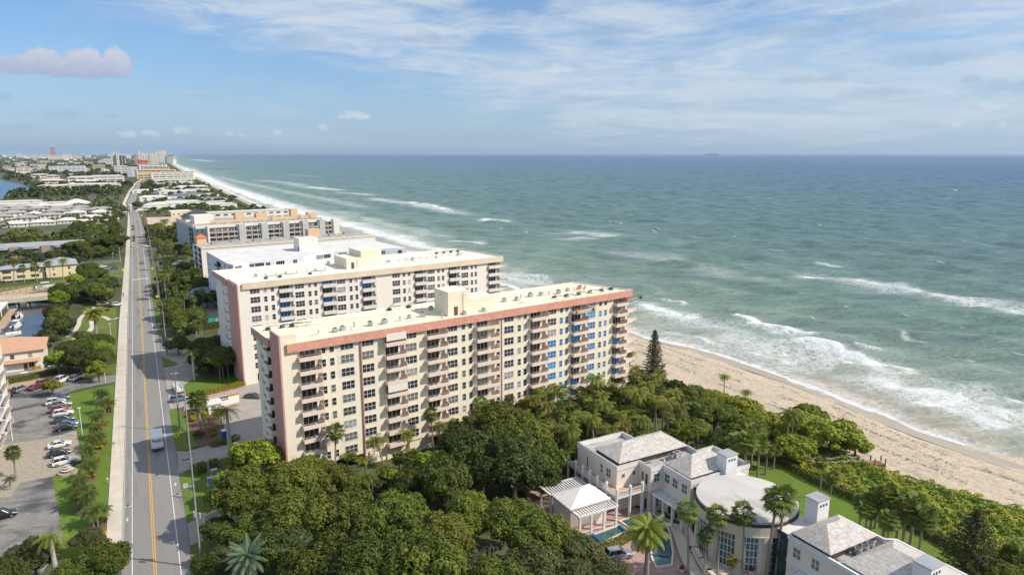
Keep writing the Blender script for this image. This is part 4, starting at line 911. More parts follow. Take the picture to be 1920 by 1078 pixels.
# terrace with posts and balustrade
b = MB(); b.prism(mb_poly([(70.4,89.9),(77.6,89.9),(77.6,92.55),(72.35,92.55),(72.15,106),(70.4,106)]), 4.2, 4.7, 0, 1); b.build('terrace', [m_trim, m_tanstrip], T)
b = MB()
pl = [tm(70.5,106), tm(70.5,90), tm(77.4,90)]
for p, q in zip(pl[:-1], pl[1:]):
    b.tube([p+(5.55,), q+(5.55,)], .05, n=5); b.tube([p+(4.9,), q+(4.9,)], .04, n=4); d = math.dist(p, q); n = int(d/.3)
    for i in range(n): x = p[0]+(q[0]-p[0])*i/n; y = p[1]+(q[1]-p[1])*i/n; b.box(x-.03, x+.03, y-.03, y+.03, 4.7, 5.55)
b.build('balustrade', m_trim, T)
for (x, y) in [(70.5,105.8),(70.5,103.1),(70.5,100.7),(70.5,98.3),(70.5,95.8),(70.5,93.1),(70.5,90.0),(73.5,90.0),(76.3,90.0)]:
    b = MB(); p = tm(x, y); b.cyl(p[0], p[1], 0, 6.0, .26, n=12); b.cyl(p[0], p[1], 6.0, 6.15, .32, .32, n=12); b.cyl(p[0], p[1], 6.15, 6.5, .2, .06, n=10); b.build('column', m_trim, T, smooth=False)
# spiral stair
b = MB()
for i in range(14): a = i*.42; x, y = tm(71.3, 97.6); b.box(x+math.cos(a)*.1-.06, x+math.cos(a)*.9, y+math.sin(a)*.9-.1, y+math.sin(a)*.9+.1, .4+i*.33, .46+i*.33)
b.tube([tm(71.3,97.6)+(0,), tm(71.3,97.6)+(6.3,)], .07); b.build('spiral_stair', m_trim, T)
# entry pavilion
b = MB(); b.prism(mb_poly([(61.2,90.8),(68.9,90.8),(68.9,96.3),(61.2,96.3)]), 0, 4.5); b.build('pavilion_wall', m_peach, T)
b = MB(); x0, y0 = tm(60.7, 90.2); x1, y1 = tm(69.4, 96.6); b.hip(x0, x1, y0, y1, 4.5, 6.4, (x0+x1)/2, (x0+x1)/2, t=.2); b.build('pavilion_roof', m_shing2, T)
def pergola(name, x0, x1, y0, y1, z, along, posts):
    b = MB(); n = 14
    b.box(x0, x1, y0, y0+.18, z, z+.3); b.box(x0, x1, y1-.18, y1, z, z+.3); b.box(x0, x0+.18, y0+.181, y1-.181, z, z+.3); b.box(x1-.18, x1, y0+.181, y1-.181, z, z+.3)
    if along == 'x':
        for i in range(n): x = x0+.3+(x1-x0-.6)*i/n; b.box(x, x+.24, y0+.19, y1-.19, z+.12, z+.26)
    else:
        for i in range(n): y = y0+.3+(y1-y0-.6)*i/n; b.box(x0+.19, x1-.19, y, y+.24, z+.12, z+.26)
    b.build(name, m_trim, T)
    for (x, y) in posts: b = MB(); b.box(x-.17, x+.17, y-.17, y+.17, 0, z); b.build('pergola_post', m_trim, T)
a = tm(60.9, 96.9); c = tm(69.2, 100.9); pergola('pergola', a[0], c[0], a[1], c[1], 3.9, 'x', [tm(61.1,100.6), tm(63.5,100.6), tm(66,100.6), tm(61.1,97.2)])
a = tm(61.2, 88.2); c = tm(69.6, 90.7); pergola('pergola', a[0], c[0], a[1], c[1], 3.9, 'x', [tm(61.5,88.4), tm(63.9,88.4), tm(66.6,88.4), tm(69.2,88.4)])
a = tm(77.5, 80.8); c = tm(80.3, 88.6); pergola('pergola', a[0], c[0], a[1], c[1], 4.0, 'y', [tm(77.8,88.3), tm(77.8,85.9), tm(77.8,83.5), tm(77.8,81.1), tm(80.1,81.1)])
b = MB()
for (p, q) in ((tm(77.8,88.2), tm(77.8,81.2)), (tm(61.5,88.4), tm(69.2,88.4))):
    b.tube([p+(1.0,), q+(1.0,)], .05, n=4); b.tube([p+(.3,), q+(.3,)], .04, n=4); n = 20
    for i in range(n): x = p[0]+(q[0]-p[0])*i/n; y = p[1]+(q[1]-p[1])*i/n; b.box(x-.025, x+.025, y-.025, y+.025, .3, 1.0)
b.build('porch_railing', m_trim, T)
# drum hall
cx, cy = tm(84.7, 73.5); R0 = 8.35; n = 56
b = MB()
for i in range(n):
    a0, a1 = 2*PI*i/n, 2*PI*(i+1)/n; am = math.degrees((a0+a1)/2) % 360
    bay = (am % 30) > 6 and 150 < am < 300
    r = R0-.9 if bay else R0-.35
    p = [(cx+rr_*math.cos(q), cy+rr_*math.sin(q)) for rr_, q in ((r, a0), (r, a1), (r-.5, a1), (r-.5, a0))]
    b.prism(p, 0, 6.3, 0)
b.build('drum_wall', m_limest, T)
b = MB(); b.prism([(cx+R0*math.cos(2*PI*i/n), cy+R0*math.sin(2*PI*i/n)) for i in range(n)], 6.3, 8.0, 0, 1); b.prism([(cx+(R0+.12)*math.cos(2*PI*i/n), cy+(R0+.12)*math.sin(2*PI*i/n)) for i in range(n)], 6.28, 6.5, 0); b.build('drum_band', [m_limest, m_darkm], T)
b = MB(); b.prism([(cx+(R0-.1)*math.cos(2*PI*i/n), cy+(R0-.1)*math.sin(2*PI*i/n)) for i in range(n)], 8.0, 8.45, 1); b.build('gutter', [m_limest, m_darkm], T)
b = MB(); k = 5
for j in range(k):
    r0, r1 = (R0-.25)*(1-j/k), (R0-.25)*(1-(j+1)/k)+.001; z0, z1 = 8.8+.5*(1-(1-j/k)**2), 8.8+.5*(1-(1-(j+1)/k)**2)
    v = [(cx+r0*math.cos(2*PI*i/n), cy+r0*math.sin(2*PI*i/n), z0) for i in range(n)]+[(cx+r1*math.cos(2*PI*i/n), cy+r1*math.sin(2*PI*i/n), z1) for i in range(n)]
    b.add(v, [(i, (i+1) % n, n+(i+1) % n, n+i) for i in range(n)])
v = [(cx+(R0-.25)*math.cos(2*PI*i/n), cy+(R0-.25)*math.sin(2*PI*i/n), z) for z in (8.4, 8.8) for i in range(n)]; b.add(v, [(i, (i+1) % n, n+(i+1) % n, n+i) for i in range(n)])
b.build('drum_roof', M('round_membrane_roof', (.62,.585,.545), (.52,.49,.455), .25, 7, .8, .2, third=((.40,.36,.33), .3, .56, .72), stretch=(1, .4, 1)), T)
for am in (171, 201, 231, 261, 291):
    a = rad(am); r = R0-.70; w = 3.0; b = MB()
    b.box(-w/2, w/2, .0, .08, 0, 6.2, 1)
    for i in range(6): x = -w/2+i*w/5; b.box(x-.05, x+.05, -.05, 0, 0, 6.2, 0)
    for i in range(6): b.box(-w/2, w/2, -.055, -.003, i*1.2, i*1.2+.1, 0)
    b.build('tall_window', [m_trim, m_glasst], T, (cx+r*math.cos(a), cy+r*math.sin(a), .1), a+PI/2)
for am in (156, 186, 216, 246, 276, 306):
    a = rad(am); b = MB(); b.box(-.5, .5, -.35, .35, 0, 6.4); b.build('pilaster', m_limest, T, (cx+(R0-.25)*math.cos(a), cy+(R0-.25)*math.sin(a), 0), a+PI/2)
# glass links
for (x0, x1, y0, y1) in ((81.3, 92.4, 80.6, 81.97), (82.9, 90, 62.63, 65.9)):
    a = tm(x0, y0); c = tm(x1, y1); b = MB(); b.box(a[0], c[0], a[1], c[1], 0, 7.2); b.build('glass_link', m_glassg, T)
    b = MB(); b.box(a[0]-.15, c[0]+.15, a[1], c[1], 7.203, 7.7); b.box(a[0]-.1, a[0]-.003, a[1], c[1], 3.4, 4.2); b.build('link_roof', [m_darkm], T)
    b = MB(); b.box(a[0]-.05, c[0]+.05, a[1], c[1], 7.703, 7.8); b.build('link_skylight', m_roofW, T)
# south wing
sw = [(81.9,53.6),(81.9,62.6),(93.6,62.6),(93.6,55.0),(95,54),(95,38),(81.9,38)]
b = MB(); b.prism(mb_poly(sw), 0, 7.9, 0, 1); b.build('south_wall', [m_peach, m_roofdirty], T)
b = MB(); ring(b, mb_poly(sw), -.25, .12, 7.9, 8.5); ring(b, mb_poly(sw), 0, .07, 4.1, 4.8); fix_up(b.build('south_parapet', m_trim, T))
a = tm(82.1, 55.6); c = tm(92.8, 62.4); b = MB(); b.prism([(a[0]+.3,a[1]+.2),(c[0]-.3,a[1]+.2),(c[0]-.3,c[1]-.2),(a[0]+.3,c[1]-.2)], 7.9, 8.8); b.build('dormer_base', m_darkm, T)
b = MB(); b.hip(a[0], c[0], a[1], c[1], 8.8, 11.0, a[0]+3.4, c[0]-4.2, (a[1]+c[1])/2, t=.12); b.build('hip_roof', m_shing, T)
a = tm(94.4, 40.5); b = MB(); b.hip(0, 13.6, 0, 11.9, 8.5, 10.9, 4, 10.2, 5.9, t=.12); b.build('hip_roof', m_shing, T, (a[0], a[1], 0), PI/2)
b = MB(); b.box(*[q for q in (tm(86.2, 52)[0], tm(92.5, 52)[0], tm(86, 54.25)[1], tm(86, 55.0)[1])], 7.9, 8.5); b.build('roof_upstand', m_shade, T)
for y in (60.9, 57.7): put(MW, T, wface(81.9, y)+(5.4,), -PI/2); put(MW, T, wface(81.9, y)+(.8,), -PI/2)
o = put(MR, T, wface(81.86, 59.2)+(3.6,), 0); o.rotation_euler = (0, -PI/2, 0)
a = tm(79.2, 55.5); c = tm(81.8, 60.5); pergola('pergola', a[0], c[0], a[1], c[1], 3.6, 'y', [tm(79.4,55.8), tm(79.4,60.2)])
# chimneys
for (x0, x1, y0, y1, z0, lb) in ((87.9, 90.6, 81.2, 83.6, 0, 1), (88.3, 91.0, 62.7, 65.0, 0, 1), (86.0, 88.8, 44.0, 46.4, 0, 1)):
    a = tm(x0, y0); c = tm(x1, y1); b = MB(); b.box(a[0], c[0], a[1], c[1], z0, 12.0, 0); b.box(a[0]-.12, c[0]+.12, a[1]-.12, c[1]+.12, 12.0, 12.15, 1)
    for i in range(3): b.box(a[0]+.5+i*.65, a[0]+.85+i*.65, a[1]-.03, a[1]-.003, 11.0, 11.4, 2)
    b.build('chimney', [m_trim, m_bluegrey, m_black], T)
# finials
for x, y in ((89.0,93.4),(81.3,90.0),(84.6,90.2),(89.4,100.6)): b = MB(); b.cyl(*tm(x, y), 9.0, 9.6, .2, .08, n=8); b.build('finial', m_trim, T)
# condensers
def condenser(loc, lb, r=.55, sq=False):
    t = thing('condenser_unit', lb, 'air conditioner', loc, .2)
    b = MB()
    if sq: b.box(-.8, .8, -.5, .5, 0, 1.4)
    else: b.cyl(0, 0, 0, 1.2, r, n=14)
    b.build('casing', m_greytin if sq else m_steel, t); b = MB(); b.cyl(0, 0, 1.4 if sq else 1.2, (1.4 if sq else 1.2)+.05, .4, n=12); b.build('fan_guard', m_darkm, t)
condenser((83.9, 91.2, 8.1), 'round condenser between the two northern hip roofs of the mansion', .55)
condenser((85.6, 91.4, 8.1), 'square tan condenser beside the round one between the northern hip roofs', sq=True)
for i, (x, y) in enumerate([(88.4,54.6),(89.8,54.7),(87.0,54.7)]): condenser((x, y, 7.9), ['grey drum condenser nearest the southern hip roof ridge', 'grey drum condenser, right of the three on the south wing', 'grey drum condenser, front one of three on the south wing'][i])
# ponds
def basin(name, label, pts, z=.25):
    t = thing(name, label, 'pond', (0, 0, 0)); b = MB(); ring(b, pts, 0, .35, 0, z+.12); fix_up(b.build('coping', m_limest, t))
    b = MB(); b.prism(pts, .0, z, 0); b.build('water', m_pondw, t); return t
t = basin('reflecting_pond', 'long green pond along the entry pavilion', [(61.3,84.9),(69.8,86.2),(69.8,88.0),(61.3,87.6)])
for x in (63.6, 69.4): b = MB(); b.box(x, x+.5, 85.2, 88.0, 0, .5); b.build('tile_dam', m_bluetile, t)
t = basin('cascade_pond', 'stepped green pond with blue tile steps beside the curved stairs', [(67.6,75.4),(69.9,74.8),(72.3,77.2),(75.6,81.6),(77.4,84.6),(77.4,89.0),(71.0,89.2),(71.2,86.4),(73.6,85.6),(73.4,83.4),(70.8,80.4),(68.6,77.6)])
for (x, y, a_) in ((69.8,77.6,-.65),(72.0,80.8,-.65),(75,84.6,-.5)): b = MB(); b.box(-1.7, 1.7, -.14, .14, 0, .42); b.build('tile_dam', m_bluetile, t, (x, y, 0), a_)
# curved walk with parapet
t = thing('curved_stairway', 'curved pale stone stairway with white railing sweeping past the drum hall', 'stairway', (0, 0, 0))
C0 = [(77.9,84.4),(76.3,81.6),(74.9,79.2),(73.2,76.6),(71.6,73.6),(70.3,70.4),(69.6,67.2),(69.4,63)]
b = MB(); strip(b, C0[::-1], .0, 2.2, .32); strip(b, C0[::-1], -.02, 0.25, .55); strip(b, C0[::-1], 2.0, 2.4, .95); fix_up(b.build('steps', m_limest, t))
b = MB()
for i in range(7):
    p, q = Vector(C0[i]), Vector(C0[i+1]); d = (q-p).normalized(); nn_ = Vector((d.y, -d.x))
    b.tube([tuple(p)+(1.1,), tuple(q)+(1.1,)], .05, n=5)
    for k in range(8): x = p.lerp(q, k/8); b.box(x.x-.03, x.x+.03, x.y-.03, x.y+.03, .3, 1.1)
b.build('railing', m_trim, t)
b = MB()
def warc(off, z0, z1, w):
    P = [Vector(p) for p in C0]
    for i in range(len(P)-1):
        d = (P[i+1]-P[i]).normalized(); nn_ = Vector((-d.y, d.x)); a_, c_ = P[i]+nn_*off, P[i+1]+nn_*off
        b.prism([tuple(a_), tuple(c_), tuple(c_+nn_*w), tuple(a_+nn_*w)], z0, z1)
warc(2.4, 0, 1.5, .7); b.build('parapet', m_limest, t)
sheet('drum_plaza', [(78,84),(76,78),(74,72),(72,64),(76,60),(80,62),(82,66),(78,74),(80,82)], .09, m_limest)
for i, (x, y) in enumerate([(70.2,72.6),(79.5,67.0),(75.2,76.2)]):
    t = thing('planter', ['round stone planter beside the silver car drive', 'stone planter with dark plant by the drum windows', 'stone planter with red plant beside the curved steps'][i], 'planter', (x, y, .1)); b = MB(); b.cyl(0, 0, 0, .7, .35, .6, n=12); b.build('bowl', m_limest, t); b = MB(); b.cyl(0, 0, .7, 1.1, .5, .2, n=8); b.build('plant', L_red, t)
# ================= vegetation =================
VR = np.random.default_rng(21)
def leaf_quads(C, N, size, asp=.62, jit=.6):
    """rhombic leaf clumps at C with normals near N"""
    n = len(C); N = N+VR.normal(0, jit, (n, 3)); N /= np.linalg.norm(N, axis=1)[:, None]+1e-9
    r = VR.normal(0, 1, (n, 3)); T_ = np.cross(N, r); T_ /= np.linalg.norm(T_, axis=1)[:, None]+1e-9; B = np.cross(N, T_)
    s = (size*VR.uniform(.65, 1.35, n))[:, None]
    V = np.stack([C+T_*s, C+B*s*asp, C-T_*s*.9, C-B*s*asp], 1).reshape(-1, 3)
    return V, np.arange(4*n).reshape(n, 4)
def crown_mesh(name, mat, R, z0, z1, nl, n, size, seed, flat_=.75, lr=(.30, .44), asp=.62, gap=.0, core=True, barew=None):
    global VR; VR = np.random.default_rng(seed)
    H_ = (z1-z0)/2; L = []
    for i in range(nl):
        a = VR.uniform(0, 2*PI); u = VR.uniform(-.35, 1); rr_ = math.sqrt(max(0, 1-u*u))*VR.uniform(.55, .78)
        L.append((rr_*R*math.cos(a), rr_*R*math.sin(a), z0+H_+u*H_*.68, R*VR.uniform(*lr)))
    L.append((0, 0, z0+H_*1.15, R*.5)); L = np.array(L)
    w = L[:, 3]**2; k = VR.choice(len(L), int(n*1.7), p=w/w.sum())
    d = VR.normal(0, 1, (len(k), 3)); d[:, 2] = np.where(d[:, 2] < -.35, -d[:, 2], d[:, 2]); d /= np.linalg.norm(d, axis=1)[:, None]
    # ragged lobes: sub-clumps push the surface in and out
    bump = 1+.22*np.sin(d[:, 0]*5+k*1.7)*np.sin(d[:, 1]*6+k)+.14*np.sin(d[:, 2]*9+k*2.3)*np.sin(d[:, 0]*11+k)
    rad_ = L[k, 3]*bump*(1-np.abs(VR.normal(0, .10, len(k)))); C = L[k, :3]+d*rad_[:, None]*np.array([1, 1, flat_])
    keep_ = np.ones(len(k), bool)
    for j in range(len(L)):
        q = (C-L[j, :3])/np.array([1, 1, flat_]); dd = np.linalg.norm(q, axis=1); keep_ &= (dd > L[j, 3]*.78) | (k == j)
    C, d, k = C[keep_][:n], d[keep_][:n], k[keep_][:n]
    lobe_v = VR.uniform(0, .45, len(L))
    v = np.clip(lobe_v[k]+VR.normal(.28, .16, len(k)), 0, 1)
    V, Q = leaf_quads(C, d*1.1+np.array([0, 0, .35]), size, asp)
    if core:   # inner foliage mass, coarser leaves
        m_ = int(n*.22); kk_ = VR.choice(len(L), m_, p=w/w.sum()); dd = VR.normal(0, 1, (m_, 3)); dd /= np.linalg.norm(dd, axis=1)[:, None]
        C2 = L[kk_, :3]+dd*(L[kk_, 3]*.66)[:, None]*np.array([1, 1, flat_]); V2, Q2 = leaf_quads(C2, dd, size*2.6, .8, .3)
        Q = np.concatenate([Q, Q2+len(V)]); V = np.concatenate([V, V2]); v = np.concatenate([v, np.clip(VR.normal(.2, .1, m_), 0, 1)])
    return np_mesh(name, V, Q, mat, v=v), L
def limb_mesh(name, L, ztop, r, mat, bare=0, R=0, seed=0):
    rg = random.Random(seed); b = MB(); z = ztop*.42
    b.tube([(0, 0, -.3), (.1*r, .05, z*.5), (.3*r, -.2*r, z)], [r*1.25, r, r*.85], 7)
    for (x, y, zz_, rr_) in L[:9]: b.tube([(.3*r, -.2*r, z*.9), (x*.45, y*.45, z+(zz_-z)*.45), (x*.9, y*.9, zz_)], [r*.55, r*.35, r*.12], 5)
    for i in range(bare):    # bare twigs breaking the canopy
        a = rg.uniform(0, 6.28); q = rg.uniform(.3, .85)*R; h = ztop*rg.uniform(.92, 1.04)*(1-.25*(q/R)**2)
        b.tube([(q*.7*math.cos(a), q*.7*math.sin(a), h*.85), (q*math.cos(a), q*math.sin(a), h), (q*1.1*math.cos(a+.2), q*1.1*math.sin(a+.2), h+.35)], [.07, .045, .02], 4)
        b.tube([(q*math.cos(a), q*math.sin(a), h), (q*math.cos(a)+rg.uniform(-.8, .8), q*math.sin(a)+rg.uniform(-.8, .8), h+.3)], [.04, .015], 4)
    return b.build(name, mat, link=False)
def tree_proto(nm, mat, R, zt, zb, nl, n, size, seed, bark=None, bare=0, **kw):
    me, L = crown_mesh('crown', mat, R, zb, zt, nl, n, size, seed, **kw)
    t = thing(nm, 'x', 'tree', link=False); c = bpy.data.objects.new('crown', me); c.parent = t
    tr = limb_mesh('trunk', L, zt, .045*R+.08, bark or m_bark, bare, R, seed); tr.parent = t
    return (t, [c, tr])
BT = {}
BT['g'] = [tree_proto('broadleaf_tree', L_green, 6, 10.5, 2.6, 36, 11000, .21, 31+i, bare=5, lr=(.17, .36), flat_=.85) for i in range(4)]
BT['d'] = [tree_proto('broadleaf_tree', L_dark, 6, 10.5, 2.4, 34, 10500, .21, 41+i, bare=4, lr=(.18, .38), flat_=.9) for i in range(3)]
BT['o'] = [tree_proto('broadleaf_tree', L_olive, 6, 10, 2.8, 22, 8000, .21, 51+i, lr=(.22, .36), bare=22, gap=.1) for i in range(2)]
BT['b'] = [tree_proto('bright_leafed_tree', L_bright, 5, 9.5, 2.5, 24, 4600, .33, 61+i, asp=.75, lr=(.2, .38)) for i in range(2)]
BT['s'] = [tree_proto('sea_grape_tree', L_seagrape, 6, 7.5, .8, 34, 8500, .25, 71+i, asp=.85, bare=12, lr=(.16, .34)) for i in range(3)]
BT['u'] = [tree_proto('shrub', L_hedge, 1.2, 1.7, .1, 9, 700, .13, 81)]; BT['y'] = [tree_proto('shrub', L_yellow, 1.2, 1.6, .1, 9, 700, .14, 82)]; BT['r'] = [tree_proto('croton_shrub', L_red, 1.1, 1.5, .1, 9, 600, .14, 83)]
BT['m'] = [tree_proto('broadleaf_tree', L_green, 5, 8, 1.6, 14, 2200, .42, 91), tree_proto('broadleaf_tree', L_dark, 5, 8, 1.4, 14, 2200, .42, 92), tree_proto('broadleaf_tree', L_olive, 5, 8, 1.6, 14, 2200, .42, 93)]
# single-mesh trees for far off
def far_tree(mat, seed): 
    me, L = crown_mesh('tree', mat, 5, 0.2, 8, 9, 520, .85, seed, core=False); o = bpy.data.objects.new('far_tree', me); tag(o, 'x', 'tree'); return (o, [])
BT['f'] = [far_tree(L_green, 101), far_tree(L_dark, 102), far_tree(L_olive, 103), far_tree(L_dark, 104)]
# ---- palms
def frond(base, ang_, up, Lf, droop, nleaf, ll, lw, roll=0):
    """pinnate frond -> verts, quads"""
    Vs, Qs, vv = [], [], []; d0 = Vector((math.cos(ang_), math.sin(ang_), 0)); side = Vector((-d0.y, d0.x, 0)); P = []
    n = nleaf; el_0 = up
    p = Vector(base); e = el_0
    for i in range(n+1):
        P.append(p.copy()); e -= droop/n; p = p+(d0*math.cos(e)+Vector((0, 0, math.sin(e))))*(Lf/n)
    for i in range(1, n+1):
        t = i/n; l = ll*math.sin(PI*min(1, .12+t*.88))**.6*(1 if t < .9 else .7); tang = (P[i]-P[i-1]).normalized()
        for s in (-1, 1):
            dr = (side*s*.86+tang*.45-Vector((0, 0, .38+.25*t))).normalized(); a = P[i]; w = tang*lw
            o = len(Vs); Vs += [a-w, a+w, a+dr*l+w*.2, a+dr*l-w*.2]; Qs.append((o, o+1, o+2, o+3)); vv.append(.25+.5*t+random.uniform(-.15, .15))
    for i in range(0, n, 2):
        j = min(n, i+2); o = len(Vs); w = side*.035; Vs += [P[i]-w, P[i]+w, P[j]+w, P[j]-w]; Qs.append((o, o+1, o+2, o+3)); vv.append(.8)
    return Vs, Qs, vv
def fan(base, ang_, up, Lp, r, nseg):
    d = Vector((math.cos(ang_)*math.cos(up), math.sin(ang_)*math.cos(up), math.sin(up))); c = Vector(base)+d*Lp
    side = Vector((-math.sin(ang_), math.cos(ang_), 0)); nrm = side.cross(d)
    d2 = (d-Vector((0, 0, .35))).normalized(); Vs, Qs, vv = [], [], []
    w = side*.03; Vs += [Vector(base)-w, Vector(base)+w, c+w, c-w]; Qs.append((0, 1, 2, 3)); vv.append(.6)
    for i in range(nseg):
        a = -1.9+3.8*(i+.5)/nseg; q = (d2*math.cos(a)+side*math.sin(a)); lw = side*math.cos(a)-d2*math.sin(a); tip = c+q*r*(1-.18*abs(a)/1.9)-Vector((0, 0, .22*r*random.uniform(.3, 1.2)))
        o = len(Vs); Vs += [c+q*.06*r, c+q*r*.55+lw*.10*r+nrm*.02, tip, c+q*r*.55-lw*.10*r]; Qs.append((o, o+1, o+2, o+3)); vv.append(.35+random.uniform(-.2, .25))
    return Vs, Qs, vv
def join(parts):
    V, Q, v = [], [], []
    for a, b_, c in parts:
        o = len(V); V += [tuple(x) for x in a]; Q += [tuple(i+o for i in q) for q in b_]; v += c
    return V, Q, v
def palm_proto(nm, kind, h, seed, mat, trunk, r0, bend=.6):
    random.seed(seed); t = thing(nm, 'x', 'palm tree', link=False); parts = []
    bx = bend*random.uniform(.4, 1); tp = [(bx*(q**2), .3*bx*math.sin(q*2), h*q) for q in (0, .25, .5, .75, 1)]; top = tp[-1]
    if kind == 'coco':
        for i in range(24): a = i*2.4; parts.append(frond(top, a, 1.05-1.5*(i/24)**1.1, 3.1*random.uniform(.8, 1.1), 1.35+.5*random.random(), 16, .95, .07))
    elif kind == 'royal':
        for i in range(15): a = i*2.4; parts.append(frond(top, a, 1.0-1.0*(i/15), 3.3*random.uniform(.9, 1.1), 1.6, 16, .85, .055))
    elif kind == 'date':
        for i in range(46): a = i*2.4; parts.append(frond(top, a, 1.3-1.9*(i/46), 3.2*random.uniform(.85, 1.1), 1.3, 18, .8, .09))
    elif kind == 'silver':
        for i in range(54): a = i*2.4; parts.append(frond(top, a, 1.35-1.7*(i/54), 3.1*random.uniform(.8, 1.1), 1.15, 22, .6, .06))
    elif kind == 'small':
        for i in range(15): a = i*2.4; parts.append(frond(top, a, 1.1-1.2*(i/15), 2.1*random.uniform(.9, 1.1), 1.6, 11, .75, .07))
    elif kind == 'fan':
        for i in range(27): a = i*2.4; parts.append(fan(top, a, 1.3-2.3*(i/27), 1.05*random.uniform(.75, 1.15), 1.05, 10))
    elif kind == 'sabal':
        for i in range(38): a = i*2.4; parts.append(fan(top, a, 1.3-2.2*(i/38), 1.25*random.uniform(.8, 1.1), 1.15, 12))
    V, Q, v = join(parts); me = np_mesh('fronds', V, Q, mat, v=v); c = bpy.data.objects.new('fronds', me); c.parent = t; ks = [c]
    b = MB()
    rs = [r0*1.5, r0*1.05, r0, r0*.95, r0*.85] if kind != 'royal' else [r0*1.3, r0*1.5, r0*1.35, r0*1.0, r0*.85]
    tp[0] = (0, 0, -.3); b.tube(tp, rs, 8); ks.append(b.build('trunk', trunk, t, link=False))
    if kind == 'royal': b = MB(); b.tube([tuple(Vector(top)+Vector((0, 0, -1.6))), tuple(Vector(top)+Vector((0, 0, .2)))], [r0*.95, r0*.5], 8); ks.append(b.build('crownshaft', m_shaft, t, link=False))
    if kind == 'fan':
        D = []
        for i in range(14): a = i*2.4; D.append(fan(tuple(Vector(top)-Vector((0, 0, .25))), a, -1.1-.25*random.random(), .5, .75, 6))
        V, Q, v = join(D); me = np_mesh('dead_skirt', V, Q, L_skirt, v=v); c = bpy.data.objects.new('dead_skirt', me); c.parent = t; ks.append(c)
    return (t, ks)
L_skirt = leafmat('dead_frond', [(.16,.11,.05), (.25,.17,.08), (.30,.22,.11)], .1)
PT = {}
PT['c'] = [palm_proto('coconut_palm', 'coco', 9, 200+i, L_coco, m_palmt, .17, 1.6) for i in range(3)]
PT['f'] = [palm_proto('fan_palm', 'fan', 9.5, 210+i, L_fan, m_palmt, .15, .7) for i in range(3)]
PT['s'] = [palm_proto('sabal_palm', 'sabal', 7, 220+i, L_fan, m_palmt, .2, .3) for i in range(2)]
PT['r'] = [palm_proto('royal_palm', 'royal', 9, 230+i, L_coco, m_royalt, .3, .1) for i in range(2)]
PT['d'] = [palm_proto('date_palm', 'date', 7, 240+i, L_coco, m_palmt, .3, .1) for i in range(1)]
PT['v'] = [palm_proto('silver_palm', 'silver', 6, 250, L_silver, m_palmt, .28, .1)]
PT['l'] = [palm_proto('small_palm', 'small', 2.9, 260+i, L_dark, m_palmt, .09, .7) for i in range(2)]
random.seed(99)
ZONE = {}
def plant(k, X_, Y_, sc, label, group, cat=None, src=None, hs=None):
    pr = random.choice((src or (BT if k in BT and src is None else PT))[k])
    s = sc*random.uniform(.93, 1.08); s3 = (s, s, s*(hs or random.uniform(.92, 1.08)))
    return dup(pr, (X_, Y_, 0), random.uniform(0, 6.28), s3, label, group, cat, tilt=(random.uniform(-.04, .04), random.uniform(-.04, .04)))
NB = dict(g=6, d=6, o=6, b=5, s=6, m=5, f=5, u=1.2, y=1.2, r=1.1)
NZ = dict(g=10.5, d=10.5, o=10, b=9.5, s=7.5, m=8, f=8, u=1.7, y=1.6, r=1.5)
def tree_at(k, px, py, rp, label, group=None, hs=None):
    """crown centre at a photo pixel with radius rp photo pixels"""
    z = 5.0
    for _ in range(4):
        X_, Y_ = G(px, py, z); fw = X_*math.sin(YAW)+Y_*math.cos(YAW); dz = fw*math.cos(PIT)+(H-z)*math.sin(PIT); R_m = rp*dz/F; sc = R_m/NB[k]; z = NZ[k]*sc*(hs or 1)*.72
    return plant(k, X_, Y_, sc, label, group, hs=hs)
GA1 = 'trees merged in the dense canopy below the coral-edged block'
near_canopy = [
 ('b',478,850,50),('b',430,905,34),('g',455,925,62),('g',540,905,60),('g',610,890,48),('g',560,965,74),('g',470,1000,50),('d',520,1030,60),('g',660,950,72),('g',600,1040,80),('g',745,960,70),('g',700,1050,90),
 ('g',830,985,70),('g',800,1060,88),('o',905,1060,80),('g',880,960,62),('g',960,965,72),('g',1010,1000,66),('o',1000,1065,70),('o',1080,1045,58),('g',1050,1015,42),('d',840,900,52),('b',815,862,42),('b',880,885,40),('b',845,920,38),
 ('d',905,845,75),('d',965,870,70),('g',930,790,62),('g',985,800,66),('d',870,820,50),('g',1010,850,60),('d',1015,895,36),('o',1160,1090,60),('o',1090,1095,60),('d',660,1085,70),('g',930,1095,80),('g',500,960,50),('d',410,985,36),('o',430,1040,44),
 ('g',1075,840,36),('m',700,905,26),('b',735,892,24),('m',660,905,28),('b',790,890,28),('g',1020,792,34),('d',1062,770,32),('g',1105,758,28),('d',1150,742,28),('g',1190,735,26),('g',1215,722,22),('s',1160,716,18),('s',1190,708,16),('g',1120,735,24),('s',1245,720,20),('d',985,765,34),('o',860,930,40),('g',770,905,40),('d',395,1060,40),('g',570,880,45),
]
for k, px, py, rp in near_canopy:
    if k == 'b' and px < 440: lb, g_ = 'lighter big-leafed small tree beside the lawn left of the canopy', None
    elif k == 'b' and px < 500: lb, g_ = 'bright green big-leafed tree at the pink corner of the coral-edged block', None
    elif k == 'b': lb, g_ = 'bright lime-green tree in a gap of the dark canopy below the coral-edged block', 'bright trees in the dark canopy'
    elif k == 'o': lb, g_ = 'olive-grey tree with bare twigs in the canopy near the bottom edge', 'olive trees with bare twigs near the bottom edge'
    elif k == 'd': lb, g_ = 'dark green tree in the dense canopy below the coral-edged block', 'dark trees in the dense canopy'
    else: lb, g_ = 'mid-green rounded tree in the dense canopy below the coral-edged block', GA1
    tree_at(k, px, py, rp, lb, g_)
